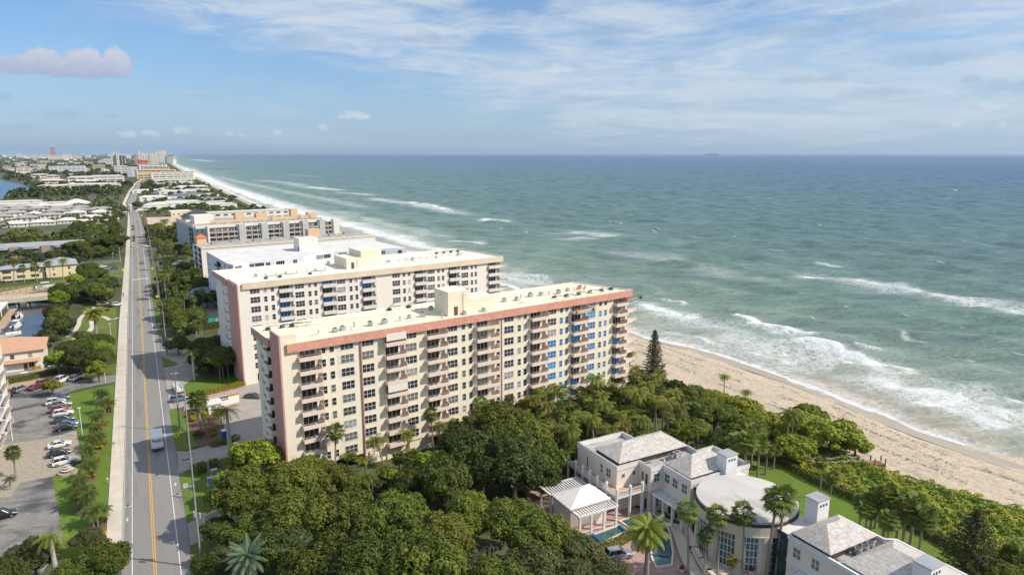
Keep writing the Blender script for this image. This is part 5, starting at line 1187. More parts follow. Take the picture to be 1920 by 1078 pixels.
# right-hand thicket and shoreline trees
for k, px, py, rp in [('s',1560,806,60),('s',1492,832,44),('s',1606,826,36),('s',1520,770,34),('s',1440,790,52),('s',1390,755,44),('g',1340,775,40),('s',1500,790,44),('g',1290,800,42),('g',1225,820,40),('d',1360,830,40),('d',1160,790,40),('g',1400,800,44),('g',1260,745,30),('g',1300,735,30),('s',1340,745,30),('d',1110,800,36),('g',1200,765,34),('d',1310,850,34),('g',1340,870,30),('d',1060,780,36),('s',1230,700,20),('g',1150,750,30)]:
    big = px == 1560
    tree_at(k, px, py, rp, 'largest dark sea grape tree, spreading over the sand by the boardwalk' if big else 'leafy tree in the thicket between the mansion and the beach', None if big else 'trees in the thicket behind the beach', hs=.85)
for px, py in [(1885,1075),(1910,1045)]: tree_at('g', px, py, 34, 'leafy tree at the bottom right corner of the picture', 'trees at the bottom right corner')
# far left bottom trees
for k, px, py, rp, lb in [('o',60,1030,52,'olive broad tree at the bottom left corner beside the car park'),('g',190,1050,56,'rounded green tree at the foot of the sidewalk, bottom left'),('o',165,1010,30,'grey-green airy shrub tree between lawn palms and bottom edge'),('d',10,1075,50,'dark tree cut by the bottom left corner'),('g',120,1085,50,'green tree behind the big palm at the bottom left')]: tree_at(k, px, py, rp, lb)
# named palms: kind, base px, height px top
def palm_px(k, bx, by, ty, label, group=None, wd=1):
    X_, Y_ = G(bx, by); h = HZ(X_, Y_, ty); pr = random.choice(PT[k]); nat = dict(c=10.5, f=10.6, s=8.4, r=11, d=9.4, v=8.5, l=4.6)[k]
    if h < 1: h = 6
    s = h/nat; return dup(pr, (X_, Y_, 0), random.uniform(0, 6.28), (max(s, .75 if k in 'cfsr' else s)*wd,)*2+(s,), label, group)
MG = 'fan palms in front of the drum hall'
for bx, by, ty, lb in [(1290,1078,945,'fan palm in front of the drum hall, second from the left'),(1318,1085,990,'shortest fan palm left of the drum hall doors'),(1345,1085,955,'fan palm before the tall drum windows'),(1392,1085,950,'fan palm leaning before the drum pilasters'),(1437,1082,918,'tall fan palm at the right side of the drum hall'),(1455,1075,912,'tallest fan palm overlapping the right rim of the drum roof')]: palm_px('f', bx, by, ty, lb)
palm_px('d', 1212, 1083, 962, 'big green date palm by the silver car beside the ponds')
palm_px('d', 1372, 1082, 1040, 'low bushy date palm at the foot of the drum hall')
palm_px('r', 432, 848, 752, 'large royal palm beside the portable toilet near the car court')
palm_px('r', 365, 713, 648, 'royal palm with thick pale trunk on the lawn before the second block')
palm_px('d', 181, 628, 572, 'huge pale date palm on the canal park lawn', wd=1.25)
palm_px('r', 108, 1095, 985, 'large bright palm in the bottom left corner')
palm_px('v', 470, 1125, 1010, 'silvery palm at the bottom edge, left of two'); palm_px('v', 560, 1110, 1005, 'silvery palm at the bottom edge, right of two')
palm_px('s', 30, 895, 838, 'short sabal palm on the paver court by the left edge'); palm_px('l', 20, 918, 888, 'low palm in the planting island at the left edge')
for bx, by, ty in [(413,716,672),(429,709,665),(441,706,660)]: palm_px('f', bx, by, ty, 'slim fan palm in the trio beside the pink end of the second block', 'trio of fan palms by the second block')
for bx, by, ty, lb in [(985,912,822,'slender fan palm left of the mansion terrace'),(1036,918,838,'slender fan palm leaning over the white pergola'),(787,800,728,'single fan palm before the facade of the coral-edged block')]: palm_px('f', bx, by, ty, lb)
for bx, by, ty, lb in [(1536,935,858,'fan palm left of two on the seaside lawn'),(1552,965,885,'fan palm right of two on the seaside lawn')]: palm_px('f', bx, by, ty, lb)
for bx, by, ty in [(1395,905,812),(1420,898,818),(1408,880,800),(1435,890,830),(1375,890,815),(1450,880,835),(1362,878,822),(1345,862,815)]: palm_px('s', bx, by, ty, 'sabal palm in the cluster beside the seaside lawn behind the mansion', 'sabal palms beside the seaside lawn')
for bx, by, ty in [(1610,1000,930),(1630,1012,925),(1655,1015,915),(1680,1020,925),(1705,1030,930),(1640,990,912),(1720,1050,955),(1690,1040,940),(1660,1045,960),(1620,1020,945)]: palm_px('s', bx, by, ty, 'dark sabal palm in the clump south of the seaside lawn', 'dark sabal palms south of the lawn')
for bx, by, ty in [(924,745,700),(968,768,712),(1045,742,695),(1088,728,685),(1165,740,706),(1188,735,682),(1358,735,702),(1395,760,728),(960,800,742),(1000,775,735),(1142,770,730),(1118,752,712),(1105,752,700),(1075,756,704),(1130,745,694),(1165,730,690),(1200,726,690),(1212,738,700),(1150,752,715),(1030,765,720),(900,770,745)]:
    palm_px('f' if bx in (924,968,1045,1088,1165,960) else 'c', bx, by, ty, 'palm rising in the row between the coral-edged block and the mansion trees', 'palms along the foot of the coral-edged block')
for bx, by, ty in [(1475,850,765),(1490,845,772),(1230,815,740),(1215,800,735),(1275,835,752),(1320,800,750),(1060,880,790),(1075,850,775),(1020,840,770),(1165,815,758),(1100,800,742),(1140,810,760),(1190,820,765),(1255,790,735),(1345,800,745),(1050,830,762),(1090,830,765)]:
    palm_px('c', bx, by, ty, 'coconut palm in the thicket north of the mansion', 'coconut palms in the thicket north of the mansion')
for bx, by, ty in [(750,905,850),(775,915,845),(800,905,855),(720,925,870),(835,930,875),(690,895,850),(650,890,850),(590,890,862)]: palm_px('s' if bx > 740 and bx < 790 else 'c', bx, by, ty, 'palm in the canopy gap before the garage openings', 'palms in the canopy gap')
for bx, by, ty in [(512,1030,950),(300+260,1010,935),(700,960,880),(640,1060,985),(860,1010,930),(945,905,838),(1005,920,860),(760,1010,940)]: palm_px('c', bx, by, ty, 'palm poking out of the broadleaf canopy near the bottom of the picture', 'palms poking out of the canopy')
palm_px('c', 1890, 1070, 1000, 'palm at the right edge in the dune scrub')
# lawn palms with shrubs west of the sidewalk
for i, (bx, by) in enumerate([(197,775),(188,800),(181,822),(176,845),(171,870),(164,898),(160,925),(156,952),(183,985),(192,758),(168,962),(184,838)]):
    for q in range(3):
        X_, Y_ = G(bx, by); dup(random.choice(PT['l']), (X_+random.uniform(-.9, .9), Y_+random.uniform(-.9, .9), 0), random.uniform(0, 6), random.uniform(.85, 1.25), 'small palm in the row on the lawn between car park and sidewalk', 'small palms on the west lawn')
    X_, Y_ = G(bx+9, by-3); plant('y' if i % 2 else 'u', X_, Y_, .8, 'yellow-green shrub at the foot of the lawn palms', 'shrubs under the lawn palms', 'shrub')
    X_, Y_ = G(bx, by); b = MB(); b.cyl(0, 0, .01, .09, 1.7, 1.5, n=14); o = b.build('mulch_ring', m_mulch, None, (X_, Y_, 0)); tag(o, kind='structure')
# Norfolk pine and dark pine
def pine_proto(h, R, seed, tiers, nt2):
    rg = np.random.default_rng(seed); C, N_ = [], []
    for i in range(tiers):
        z = h*(.08+.9*i/tiers); r = R*(1-(i/tiers)**1.3)*rg.uniform(.8, 1.1)+.25
        nb = 7
        for j in range(nb):
            a = 2*PI*j/nb+i*.7
            for q in np.linspace(.15, 1, int(4+r*5)):
                for s in range(nt2): C.append((q*r*math.cos(a)+rg.normal(0, .14), q*r*math.sin(a)+rg.normal(0, .14), z+.22*q*r+rg.normal(0, .1))); N_.append((0, 0, 1))
    global VR; VR = rg; V, Q = leaf_quads(np.array(C), np.array(N_, float), .2, .5, .6); v = rg.uniform(.1, .9, len(C))
    t = thing('norfolk_pine', 'x', 'pine tree', link=False); c = bpy.data.objects.new('branches', np_mesh('branches', V, Q, L_pine, v=v)); c.parent = t
    b = MB(); b.tube([(0, 0, -.3), (0, 0, h*.5), (0, 0, h)], [.3, .18, .03], 7); return (t, [c, b.build('trunk', m_bark, t, link=False)])
PN = pine_proto(17.6, 3.7, 5, 24, 4); X_, Y_ = G(1224, 728); dup(PN, (X_, Y_, 0), 0, 1, 'tall dark Norfolk pine standing alone beside the beach')
PN2 = pine_proto(13, 4.6, 6, 20, 3); PN2[0].name = 'dark_pine'; X_, Y_ = G(1815, 1092); dup(PN2, (X_, Y_, 0), 0, 1, 'wide dark pine at the bottom right below the dune scrub')
# ---- hedges and dune scrub
def hedge(name, label, path, w, h, mat, cat='hedge', size=.15, dens=48, kind=None, group=None):
    V_, Q_, v_ = [], [], []; rg = np.random.default_rng(int(abs(path[0][0]*10)) % 1000); C, N_ = [], []
    for p, q in zip(path[:-1], path[1:]):
        d = math.dist(p, q); n = int(d*(w+2*h)*dens); t = rg.uniform(0, 1, n); dx, dy = (q[0]-p[0])/d, (q[1]-p[1])/d; s = rg.uniform(-(w/2+h), w/2+h, n)
        off_ = np.clip(s, -w/2, w/2); z = np.where(np.abs(s) > w/2, h-(np.abs(s)-w/2), h)+rg.normal(0, .07, n)
        x = p[0]+(q[0]-p[0])*t-dy*off_+rg.normal(0, .06, n); y = p[1]+(q[1]-p[1])*t+dx*off_+rg.normal(0, .06, n); C.append(np.stack([x, y, np.maximum(z, .05)], 1))
        N_.append(np.stack([np.where(s > w/2, -dy, np.where(s < -w/2, dy, 0)), np.where(s > w/2, dx, np.where(s < -w/2, -dx, 0)), np.where(np.abs(s) > w/2, .3, 1.)], 1))
    C = np.concatenate(C); N_ = np.concatenate(N_); global VR; VR = rg; V, Q = leaf_quads(C, N_, size, .7, .5)
    o = bpy.data.objects.new(name, np_mesh(name, V, Q, mat, v=rg.uniform(0, 1, len(C)))); COL.objects.link(o); tag(o, label, cat, group, kind)
    return o
hedge('hedge', 'long clipped hedge between the driveway and the tan path on the left', GP([(0,720),(60,712),(106,698)]), 1.4, 1.3, L_hedge)
hedge('hedge', 'clipped hedge along the north edge of the garage driveway', GP([(56,694),(84,688)]), 1.2, 1.0, L_yellow)
hedge('hedge', 'yellow-green clipped hedge between the lawn and the car court', GP([(352,746),(400,737),(440,727),(458,722)]), 1.6, 1.3, L_yellow)
hedge('hedge', 'low clipped hedge along the driveway beside the road', GP([(394,838),(430,830),(446,822)]), 1.5, 1.0, L_hedge)
hedge('hedge', 'square olive hedge block beside the utility boxes', GP([(362,890),(388,880),(410,876)]), 2.4, 1.6, L_hedge)
hedge('hedge', 'dark hedge along the swimming pool', GP([(350,622),(440,610)]), 2.5, 2.2, L_dark)
hedge('hedge', 'dark clipped hedge bordering the seaside lawn', [(104.8,100.6),(111,97.5),(115.5,92),(114.4,84),(114.8,74),(115.0,62),(113.5,50),(112,42)], 1.2, 1.5, L_dark)
hedge('hedge', 'low clipped hedge between the long pond and the drive', [(61.5,84.0),(66.5,83.8),(70.8,85.0)], 1.6, .9, L_hedge)
hedge('hedge', 'dark hedge bank under the date palm by the cascade pond', [(68.5,79.8),(71.5,83.2),(72.4,85)], 1.8, 1.2, L_dark)
hedge('hedge', 'green hedge at the north car park', GP([(172,503),(228,497)]), 2.5, 1.6, L_bright, size=.3, dens=10)
# dune scrub carpet
rg = np.random.default_rng(77); P_ = []
while len(P_) < 52000:
    y = rg.uniform(22, 100, 20000); e = np.array([dux(q) for q in y]); lo = np.interp(y, [22, 50, 62, 76, 84, 92, 98, 101], [112, 114.5, 116, 116, 116, 117, 112, 108]); up_ = np.interp(y, [22, 70, 80, 86, 92, 100], [3.0, 1.5, .5, -2, -9, -16])
    x = rg.uniform(108, 142, 20000); k = (x > lo) & (x < e+up_+1.0*np.sin(y*.9)+.8*np.sin(y*2.3)); P_ += list(zip(x[k], y[k]))
P_ = np.array(P_[:52000]); edge = np.clip((np.array([dux(q) for q in P_[:, 1]])-P_[:, 0])/5+.35, .18, 1)
z = (1.35+.55*np.sin(P_[:, 0]*.9+.5*np.sin(P_[:, 1]*.4))*np.sin(P_[:, 1]*.75)+.35*np.sin(P_[:, 0]*2.1+1)*np.sin(P_[:, 1]*1.8))*edge+rg.normal(0, .09, len(P_))
e_ = .2; gx_ = -.5*np.cos(P_[:, 0]*.9)*np.sin(P_[:, 1]*.75); gy_ = -.41*np.sin(P_[:, 0]*.9)*np.cos(P_[:, 1]*.75)
VR = rg; V, Q = leaf_quads(np.stack([P_[:, 0], P_[:, 1], np.maximum(z, .1)], 1), np.stack([gx_, gy_, np.ones(len(P_))], 1), .20, .85, .5)
vv_ = np.clip(.42+.28*np.sin(P_[:, 0]*.5+2*np.sin(P_[:, 1]*.21))+rg.normal(0, .2, len(P_)), 0, 1)
o = bpy.data.objects.new('dune_scrub', np_mesh('dune_scrub', V, Q, L_seagrape, v=vv_)); COL.objects.link(o); tag(o, 'low green sea grape scrub covering the dune between lawn and beach', 'dune plants', kind='stuff')
# ---- scattered zones
EXC = []
def rectO(O, x0, x1, y0, y1): return [frame_pt(O, x0, y0), frame_pt(O, x1, y0), frame_pt(O, x1, y1), frame_pt(O, x0, y1)]
EXC += [rectO(OA, -2, 97, -2, 20), rectO(OB, -2, 93, -2, 31), rectO((25.2,333), -1, 98, -48, 46), rectO((27,389), -1, 100, -2, 25), rectO((28,480), -3, 100, -12, 62), [(-13.2,0),(6.6,0),(6.6,900),(-13.5,900)], canal, [(-90,519),(-33,519),(-33,552),(-90,552)], [(-70,425),(-30,425),(-30,456),(-70,456)], GP([(148,492),(230,486),(232,522),(148,525)]), GP([(272,406),(342,404),(344,434),(280,442)]), GP([(150,560),(175,575),(190,600),(215,600),(215,572),(165,640),(130,650),(118,640)]), [(-27,266),(-13,266),(-13,318),(-27,318)], [(-60,225),(-27,225),(-27,262),(-60,262)], [(-80,378),(-28,378),(-28,412),(-80,412)]]
for o in [x for x in COL.objects if x.get('category') in ('cottage', 'villa', 'house', 'row house', 'pavilion', 'storage building', 'clubhouse')]:
    for c in o.children:
        if c.name.startswith('wall'):
            xs = [q[0] for q in c.bound_box]; ys_ = [q[1] for q in c.bound_box]; r_ = o.rotation_euler[2]; L2 = o.location
            EXC.append([(L2[0]+x*math.cos(r_)-y*math.sin(r_), L2[1]+x*math.sin(r_)+y*math.cos(r_)) for x, y in ((min(xs)-1, min(ys_)-3), (max(xs)+1, min(ys_)-3), (max(xs)+1, max(ys_)+1), (min(xs)-1, max(ys_)+1))])
def scatter(poly, n, spacing, mix, sc, label, group, labels=None, gap=None):
    xs = [p[0] for p in poly]; ys_ = [p[1] for p in poly]; pts = []; tries = 0; where = 'one of the '+group
    while len(pts) < n and tries < n*40:
        tries += 1; x = random.uniform(min(xs), max(xs)); y = random.uniform(min(ys_), max(ys_))
        if not pin(x, y, poly) or any(pin(x, y, e) for e in EXC) or any((x-a)**2+(y-c)**2 < spacing**2 for a, c in pts): continue
        pts.append((x, y)); k = random.choice(mix); src = PT if k.isupper() else BT
        plant(k.lower(), x, y, random.uniform(*sc)*(1.3 if k in 'CFS' else 1), ('palm among these: ' if 0 else '')+(label if not k.isupper() and k not in 'uyr' else ('palm, ' if k.isupper() else 'low shrub, ')+where), group+(' - palms' if k.isupper() else ' - shrubs' if k in 'uyr' else ''), src=src)
    return pts
pal = 'palm tree '
scatter(GP([(95,600),(100,545),(150,530),(215,522),(225,570),(170,578),(150,592),(118,620)]), 22, 4.8, 'mmgdgb', (.62, .95), 'green tree in the thick grove beside the canal', 'canal grove trees')
scatter([(-25,232),(-11.5,232),(-11.5,262),(-25,258)], 13, 4.3, 'gdgmb', (.55, .8), 'dense green tree between townhouse and sidewalk', 'trees between townhouse and sidewalk')
scatter([(-20,262),(-11.5,262),(-11.5,330),(-16,330)], 12, 4, 'mLLyu', (.5, .8), 'small plant beside the park path and sidewalk', 'plants beside the park path')
scatter([(-32,268),(-26,268),(-26,298),(-33,298)], 8, 4, 'gmLm', (.5, .75), 'waterside tree behind the townhouse', 'waterside trees behind the townhouse')
scatter([(-32,360),(-12,350),(-11.5,412),(-32,412)], 14, 5.2, 'mmSSo', (.5, .75), 'roadside tree near the north car park', 'trees near the north car park')
scatter([(-66,424),(-34,420),(-34,430),(-66,430)], 12, 4.2, 'CCSmCu', (.7, .95), 'tree in front of the yellow motel block', 'trees before the motel block')
scatter([(-120,470),(-12,468),(-12,523),(-120,522)], 46, 5.5, 'mmmdSo', (.5, .8), 'tree in the belt between motel and slate-roofed flats', 'trees between motel and flats')
scatter([(-34,522),(-12,522),(-12,620),(-34,620)], 18, 7, 'mmdmS', (.8, 1.1), 'large tree at the road side of the slate-roofed flats', 'trees at the road by the flats')
scatter([(-150,556),(-34,556),(-34,645),(-150,650)], 50, 7, 'mmmd', (.45, .65), 'tree of the green belt behind the slate-roofed flats', 'trees behind the flats')
scatter([(-60,660),(-11,640),(-12,900),(-40,900)], 42, 8, 'mmffS', (.6, .95), 'tree in the strip between sandy lot and road', 'trees in the strip west of the road')
scatter([(-140,770),(-14,800),(-16,1010),(-170,1010)], 42, 9, 'ffffS', (.4, .7), 'tree between the grey-roofed villas', 'trees between the villas')
# east of the road
scatter([(7,238),(16,240),(16,300),(7,310)], 24, 3.4, 'mgSLSmF', (.55, .85), 'plant in the lush strip between road and second block', 'plants between road and second block')
scatter([(12,212),(21,214),(20,236),(12,236)], 8, 3.6, 'dgmS', (.55, .85), 'dark tree at the pink end of the second block', 'trees at the pink end of the second block')
scatter([(7,310),(30,304),(30,318),(8,318)], 14, 3.4, 'SSFmF', (.6, .8), 'palm beside the swimming pool', 'palms beside the swimming pool')
scatter([(7,338),(25,332),(25,372),(7,380)], 30, 4.0, 'mdSmC', (.6, .95), 'tree between road and white blue-shaded block', 'trees before the white block')
scatter([(7,380),(26,375),(27,560),(7,560)], 46, 5, 'mdSmSC', (.5, .8), 'tree between road and grey block', 'trees between road and grey block')
scatter([(7,560),(27,560),(30,650),(8,650)], 22, 5.5, 'mCCm', (.7, 1.2), 'palm or tree before the bare sandy lot', 'trees before the bare sandy lot')
scatter([(10,825),(40,830),(120,780),(126,860),(60,960),(10,1000)], 40, 9, 'ffff', (.5, .85), 'tree among the first low houses right of the road', 'trees among the first low houses')
scatter([(10,1000),(126,960),(128,1750),(12,1720)], 100, 14, 'ffff', (.6, 1.0), 'tree among the farther low houses by the coast', 'trees among the farther low houses')
scatter([(126,600),(137,600),(124,900),(118,900)], 16, 6, 'mfS', (.5, .7), 'seaside tree along the far dune', 'trees along the far dune')
scatter([(72,107),(92,108),(112,104),(113,130),(88,131),(62,124)], 34, 4.4, 'CCFCS', (.62, .85), 'palm in the thicket', 'thicket behind the mansion')
scatter([(24,126),(60,127),(100,133),(104,140),(60,133),(30,129)], 16, 3.4, 'CFCS', (.6, .85), 'palm at the foot of the block', 'palms and trees at the foot of the coral-edged block')
scatter([(112,136),(121,130),(121,150),(113,168)], 12, 4, 'CFmC', (.5, .7), 'small tree on the sand at the sea end of the coral-edged block', 'seaside trees at the end of the coral-edged block')
# driveway gardens
scatter([(5.5,168),(12,160),(14.5,176),(12,186),(6.5,186)], 12, 2.8, 'LuyLSu', (.75, 1.1), 'garden plant behind the yellow diamond sign', 'garden plants behind the diamond sign')
scatter([(7.5,188),(12.5,188),(12,205),(7.8,203)], 2, 3.5, 'uy', (.8, 1.1), 'shrub by the driveway island', 'shrubs by the driveway island')
for k, px, py, rp, lb in [('b',97,722,16,'small round yellow-green tree by the white van'),('g',415,668,34,'round dark green tree at the driveway of the second block'),('d',150,668,34,'dark round tree beside the townhouse fence'),('b',183,690,20,'lime-green bushy tree at the sidewalk'),('g',143,461,24,'large domed dark green tree left of the road'),('g',208,452,31,'broad flat-topped green tree touching the sidewalk'),('g',258,383,10,'round bright tree at the road bend')]: tree_at(k, px, py, rp, lb, hs=.62 if px in (143, 208) else None)
# ---- far woods: one mass
def woods(name, label, n, sampler, smin, smax, seed):
    rg = np.random.default_rng(seed); cs = sampler(rg, n); m_ = 26; C = np.repeat(cs, m_, 0); n_ = len(C); S3 = rg.uniform(smin, smax, len(cs)); Sr = np.repeat(S3, m_)
    d = rg.normal(0, 1, (n_, 3)); d[:, 2] = np.abs(d[:, 2]); d /= np.linalg.norm(d, axis=1)[:, None]
    P = np.stack([C[:, 0], C[:, 1], Sr*.35], 1)+d*Sr[:, None]*np.array([1, 1, .95]); P[:, 2] = np.maximum(P[:, 2], .3)
    global VR; VR = rg; V, Q = leaf_quads(P, d, 1., .8, .5); V = P.repeat(4, 0)+(V-P.repeat(4, 0))*(Sr*.42).repeat(4)[:, None]
    v = np.clip(np.repeat(rg.uniform(0, .7, len(cs)), m_)+rg.normal(.1, .12, n_), 0, 1)
    o = bpy.data.objects.new(name, np_mesh(name, V, Q, L_dark, v=v)); COL.objects.link(o); tag(o, label, 'woods', kind='stuff')
FEX = [np.array(e) for e in EXC]
def smp(polyA, near_bias):
    def f(rg, n):
        out = []
        while len(out) < n:
            a = rg.uniform(polyA[0], polyA[1]); r = polyA[2]*(polyA[3]/polyA[2])**(rg.uniform(0, 1)**near_bias); x, y = r*math.sin(a), r*math.cos(a)
            if x > dux(y)-12 or pin(x, y, lagoon) or (y < 3000 and abs(x-float(np.interp(y, [q[1] for q in RC], [q[0] for q in RC]))) < 14) or any(pin(x, y, e) for e in EXC) or pin(x, y, MEAD): continue
            if polyA[2] > 900 and math.sin(x*.006+2)*math.sin(y*.004) > .55: continue
            out.append((x, y))
        return np.array(out)
    return f
MEAD = GP([(-100,446),(20,440),(130,432),(133,419),(20,430),(-100,436)])
EXC.append(MEAD)
woods('roadside_woods', 'dense low green woods filling the gaps around the villas left of the road', 1100, smp((-.62, -.012, 560, 1300), 1.0), 2, 4, 301)
woods('far_woods', 'dark green tree cover spreading over the far coastal town', 4200, smp((-.75, .02, 1250, 9000), 1.1), 4, 7.5, 302)
woods('coastal_woods', 'green tree cover between the low houses and the far beach', 260, smp((.008, .13, 850, 2600), 1.0), 2.5, 4.5, 303)
# ================= vehicles =================
def car_parts(kind):
    """returns unlinked parts; x forward, centred"""
    L_, W_ = (4.7, 1.85); suv = kind != 'sedan'; belt = .95 if not suv else 1.08; top = 1.43 if not suv else 1.72
    st = [(-2.3,.45,.72,.74),(-2.22,.3,belt-.05,.86),(-1.5,.22,belt,.92),(-.4,.2,belt,.925),(.9,.2,belt-.02,.925),(1.6,.22,belt-.12,.9),(2.15,.28,belt-.26,.84),(2.35,.42,.62,.70)]
    b = MB(); vs = []
    for x, zb, zt, w in st: vs += [(x,-w*.92,zb),(x,-w,zb+.18),(x,-w,zt-.14),(x,-w*.88,zt),(x,w*.88,zt),(x,w,zt-.14),(x,w,zb+.18),(x,w*.92,zb)]
    fs = [(i*8+k, (i+1)*8+k, (i+1)*8+(k+1) % 8, i*8+(k+1) % 8) for i in range(len(st)-1) for k in range(8)]
    b.add(vs, [f[::-1] for f in fs]+[[k for k in range(8)], [(len(st)-1)*8+k for k in range(8)][::-1]], 0)
    xr0, xr1, xt0, xt1 = (-2.1, 1.0, -1.75, .15) if suv else (-1.75, 1.05, -1.0, .25)
    def fr(x0, x1, w, z): return [(x0,-w,z),(x1,-w,z),(x1,w,z),(x0,w,z)]
    b.add(fr(xt0-.02, xt1+.02, .66, top)+fr(xt0+.1, xt1-.1, .58, top+.05), [(0,1,5,4),(1,2,6,5),(2,3,7,6),(3,0,4,7),(4,5,6,7)], 0)
    for y in (-1, 1):   # pillars
        for (xa, xb) in ((xr0, xt0), ((xr0+xr1)/2-.1, (xt0+xt1)/2-.1), (xr1, xt1)): b.tube([(xa, y*.83, belt-.03), (xb, y*.665, top)], .05, n=4)
    body = fix_up(b.build('body', PAINT['white'], link=False)); body.material_slots[0].link = 'OBJECT'
    g = MB(); g.add(fr(xr0, xr1, .82, belt-.04)+fr(xt0, xt1, .655, top-.005), [(0,1,5,4),(1,2,6,5),(2,3,7,6),(3,0,4,7)]); glass = g.build('windows', m_cglass, link=False)
    w = MB(); v = []; n = 14
    for y, r in ((-.11, .30), (-.11, .34), (.11, .34), (.11, .30)): v += [(r*math.cos(2*PI*i/n), y, r*math.sin(2*PI*i/n)) for i in range(n)]
    w.add(v, [(k*n+i, k*n+(i+1) % n, (k+1)*n+(i+1) % n, (k+1)*n+i) for k in range(3) for i in range(n)], 0)
    for y in (-.115, .115): w.add([(.22*math.cos(2*PI*i/n), y, .22*math.sin(2*PI*i/n)) for i in range(n)], [list(range(n))], 1)
    w.add([(.33*math.cos(2*PI*i/n), y, .33*math.sin(2*PI*i/n)) for y in (-.1, .1) for i in range(n)], [list(range(n)), list(range(n, 2*n))], 0)
    wheel = fix_up(w.build('wheel', [m_tire, m_rim], link=False))
    h = MB(); h.box(-.06, .06, -.2, .2, -.08, .08); hl = h.build('headlight', m_lampw, link=False); h = MB(); h.box(-.06, .06, -.16, .16, -.12, .12); tl = h.build('taillight', m_lampr, link=False)
    mr = MB(); mr.box(-.1, .06, -.1, .1, 0, .14); mi = mr.build('mirror', m_darkm, link=False)
    return body, glass, wheel, hl, tl, mi
CARP = {k: car_parts(k) for k in ('sedan', 'suv')}
def car(kind, col, X_, Y_, rz, label, group=None, z=.03, name=None, sc=1):
    body, glass, wheel, hl, tl, mi = CARP['suv' if kind in ('suv', 'van', 'pickup') else 'sedan']; t = thing(name or ('parked_car'), label, 'car', (X_, Y_, z), rz, group)
    s = (1.08, 1.03, 1.22) if kind == 'van' else (1, 1, 1)
    o = put(body, t, scale=s); o.material_slots[0].link = 'OBJECT'; o.material_slots[0].material = PAINT[col]; put(glass, t, scale=s)
    for x in (-1.42, 1.42):
        for y in (-.83, .83): put(wheel, t, (x, y, .34))
    for y in (-.62, .62): put(hl, t, (2.28, y, .66)); put(tl, t, (-2.24, y, .82))
    for y in (-.98, .98): put(mi, t, (.75, y, 1.0 if kind == 'sedan' else 1.12))
    t.scale = (sc,)*3; return t
def car_px(kind, col, px, py, rz, label, group=None, z=.05, **k): X_, Y_ = G(px, py, .8); return car(kind, col, X_, Y_, rz, label, group, z, **k)
E_ = rad(7)
for a in [('sedan','blue',112,744,E_,'pale blue car farthest back in the row beside the lawn'),('suv','white',104,752,E_,'white car second from the back of the row beside the lawn'),('suv','silver',115,757,E_,'silver car between the white one and the red one'),('suv','red',114,766,E_,'red car in the row beside the lawn'),
 ('suv','white',118,773,E_,'white car in front of the red car'),('suv','grey',120,785,E_,'dark grey wagon fourth from the front of the row'),('sedan','blue',126,793,E_,'blue-grey sedan behind the black car at the lamp pole'),('sedan','black',124,799,E_,'black car beside the tall pole at the lawn edge'),
 ('sedan','white',111,831,E_+.05,'white sedan parked on the paver court edge'),('sedan','black',110,847,E_+.05,'black car between the two white cars on the pavers'),('suv','white',120,863,E_+.08,'white hatchback nearest the stone fountain'),
 ('suv','black',15,736,rad(100),'black car at the left end of the row by the tan path'),('suv','silver',38,728,rad(55),'silver wagon second from left by the tan path'),('sedan','maroon',68,724,rad(40),'dark red sedan by the tan path'),('suv','red',84,716,rad(40),'red car half hidden behind the round tree'),
 ('van','white',117,711,rad(60),'white panel van by the entrance drive'),('suv','silver',143,707,rad(55),'silver and red wagon at the end of the path row'),('sedan','grey',11,763,rad(100),'dark car by the left edge building'),('sedan','silver',9,778,rad(100),'silver car under the left edge balconies'),
 ('suv','black',3,963,E_,'black car with red tail lamps cut by the left edge'),('sedan','grey',300,610,rad(10),'dark car leaving the driveway of the second block'),('suv','blue',337,746,rad(12),'dark blue car behind the service truck'),('sedan','grey',474,741,rad(-35),'dark grey car alone on the car court'),
 ('sedan','black',205,573,rad(12),'dark sedan near the park, beside the sidewalk'),('sedan','silver',192,569,rad(12),'silver car left of the dark sedan near the park'),('suv','white',219,570,rad(12),'white car touching the sidewalk near the park')]: car_px(*a)
for i, (px, py, c) in enumerate([(163,512,'white'),(173,514,'silver'),(185,513,'white'),(168,500,'grey'),(192,499,'white'),(205,503,'silver'),(175,521,'white'),(184,523,'white'),(215,502,'grey')]): car_px('sedan', c, px, py, rad(5 if i < 6 else 40), 'small car standing in the north car park left of the road', 'cars in the north car park')
for px, py, c in [(320,498,'blue'),(330,497,'white'),(345,499,'grey'),(325,505,'white'),(318,515,'silver'),(335,520,'white'),(305,530,'grey'),(330,545,'white')]: car_px('sedan', c, px, py, rad(8), 'car under the trees in front of the grey block', 'cars before the grey block')
for a in [('suv','grey',249.3,424.5,-PI/2,'farthest dark car coming down the road'),('sedan','black',249.8,429.8,-PI/2,'second dark car coming down the road'),('suv','black',250.5,444.5,-PI/2,'third oncoming car, dark, mid road'),('suv','grey',250.6,450,-PI/2,'fourth oncoming car, close behind the white one'),('suv','white',249.4,461,-PI/2,'white car leading the oncoming line'),('sedan','silver',266,492,PI/2,'single pale car driving away on the road')]: car_px(*a, name='driving_car')
car_px('sedan', 'white', 275.5, 461, rad(20), 'white car turning in beside the road near the poles'); car_px('van', 'white', 295, 484, rad(5), 'white van parked beside the road poles')
car_px('sedan', 'teal', 303, 556, rad(8), 'small dark teal car under the roadside trees'); car_px('sedan', 'white', 240, 377, -PI/2, 'tiny car on the far bend of the road', name='driving_car')
X_, Y_ = G(1160, 1036, .9); car('suv', 'silver', X_, Y_, rad(-12), 'silver wagon parked on the pink forecourt of the mansion', z=.05, sc=1.06)
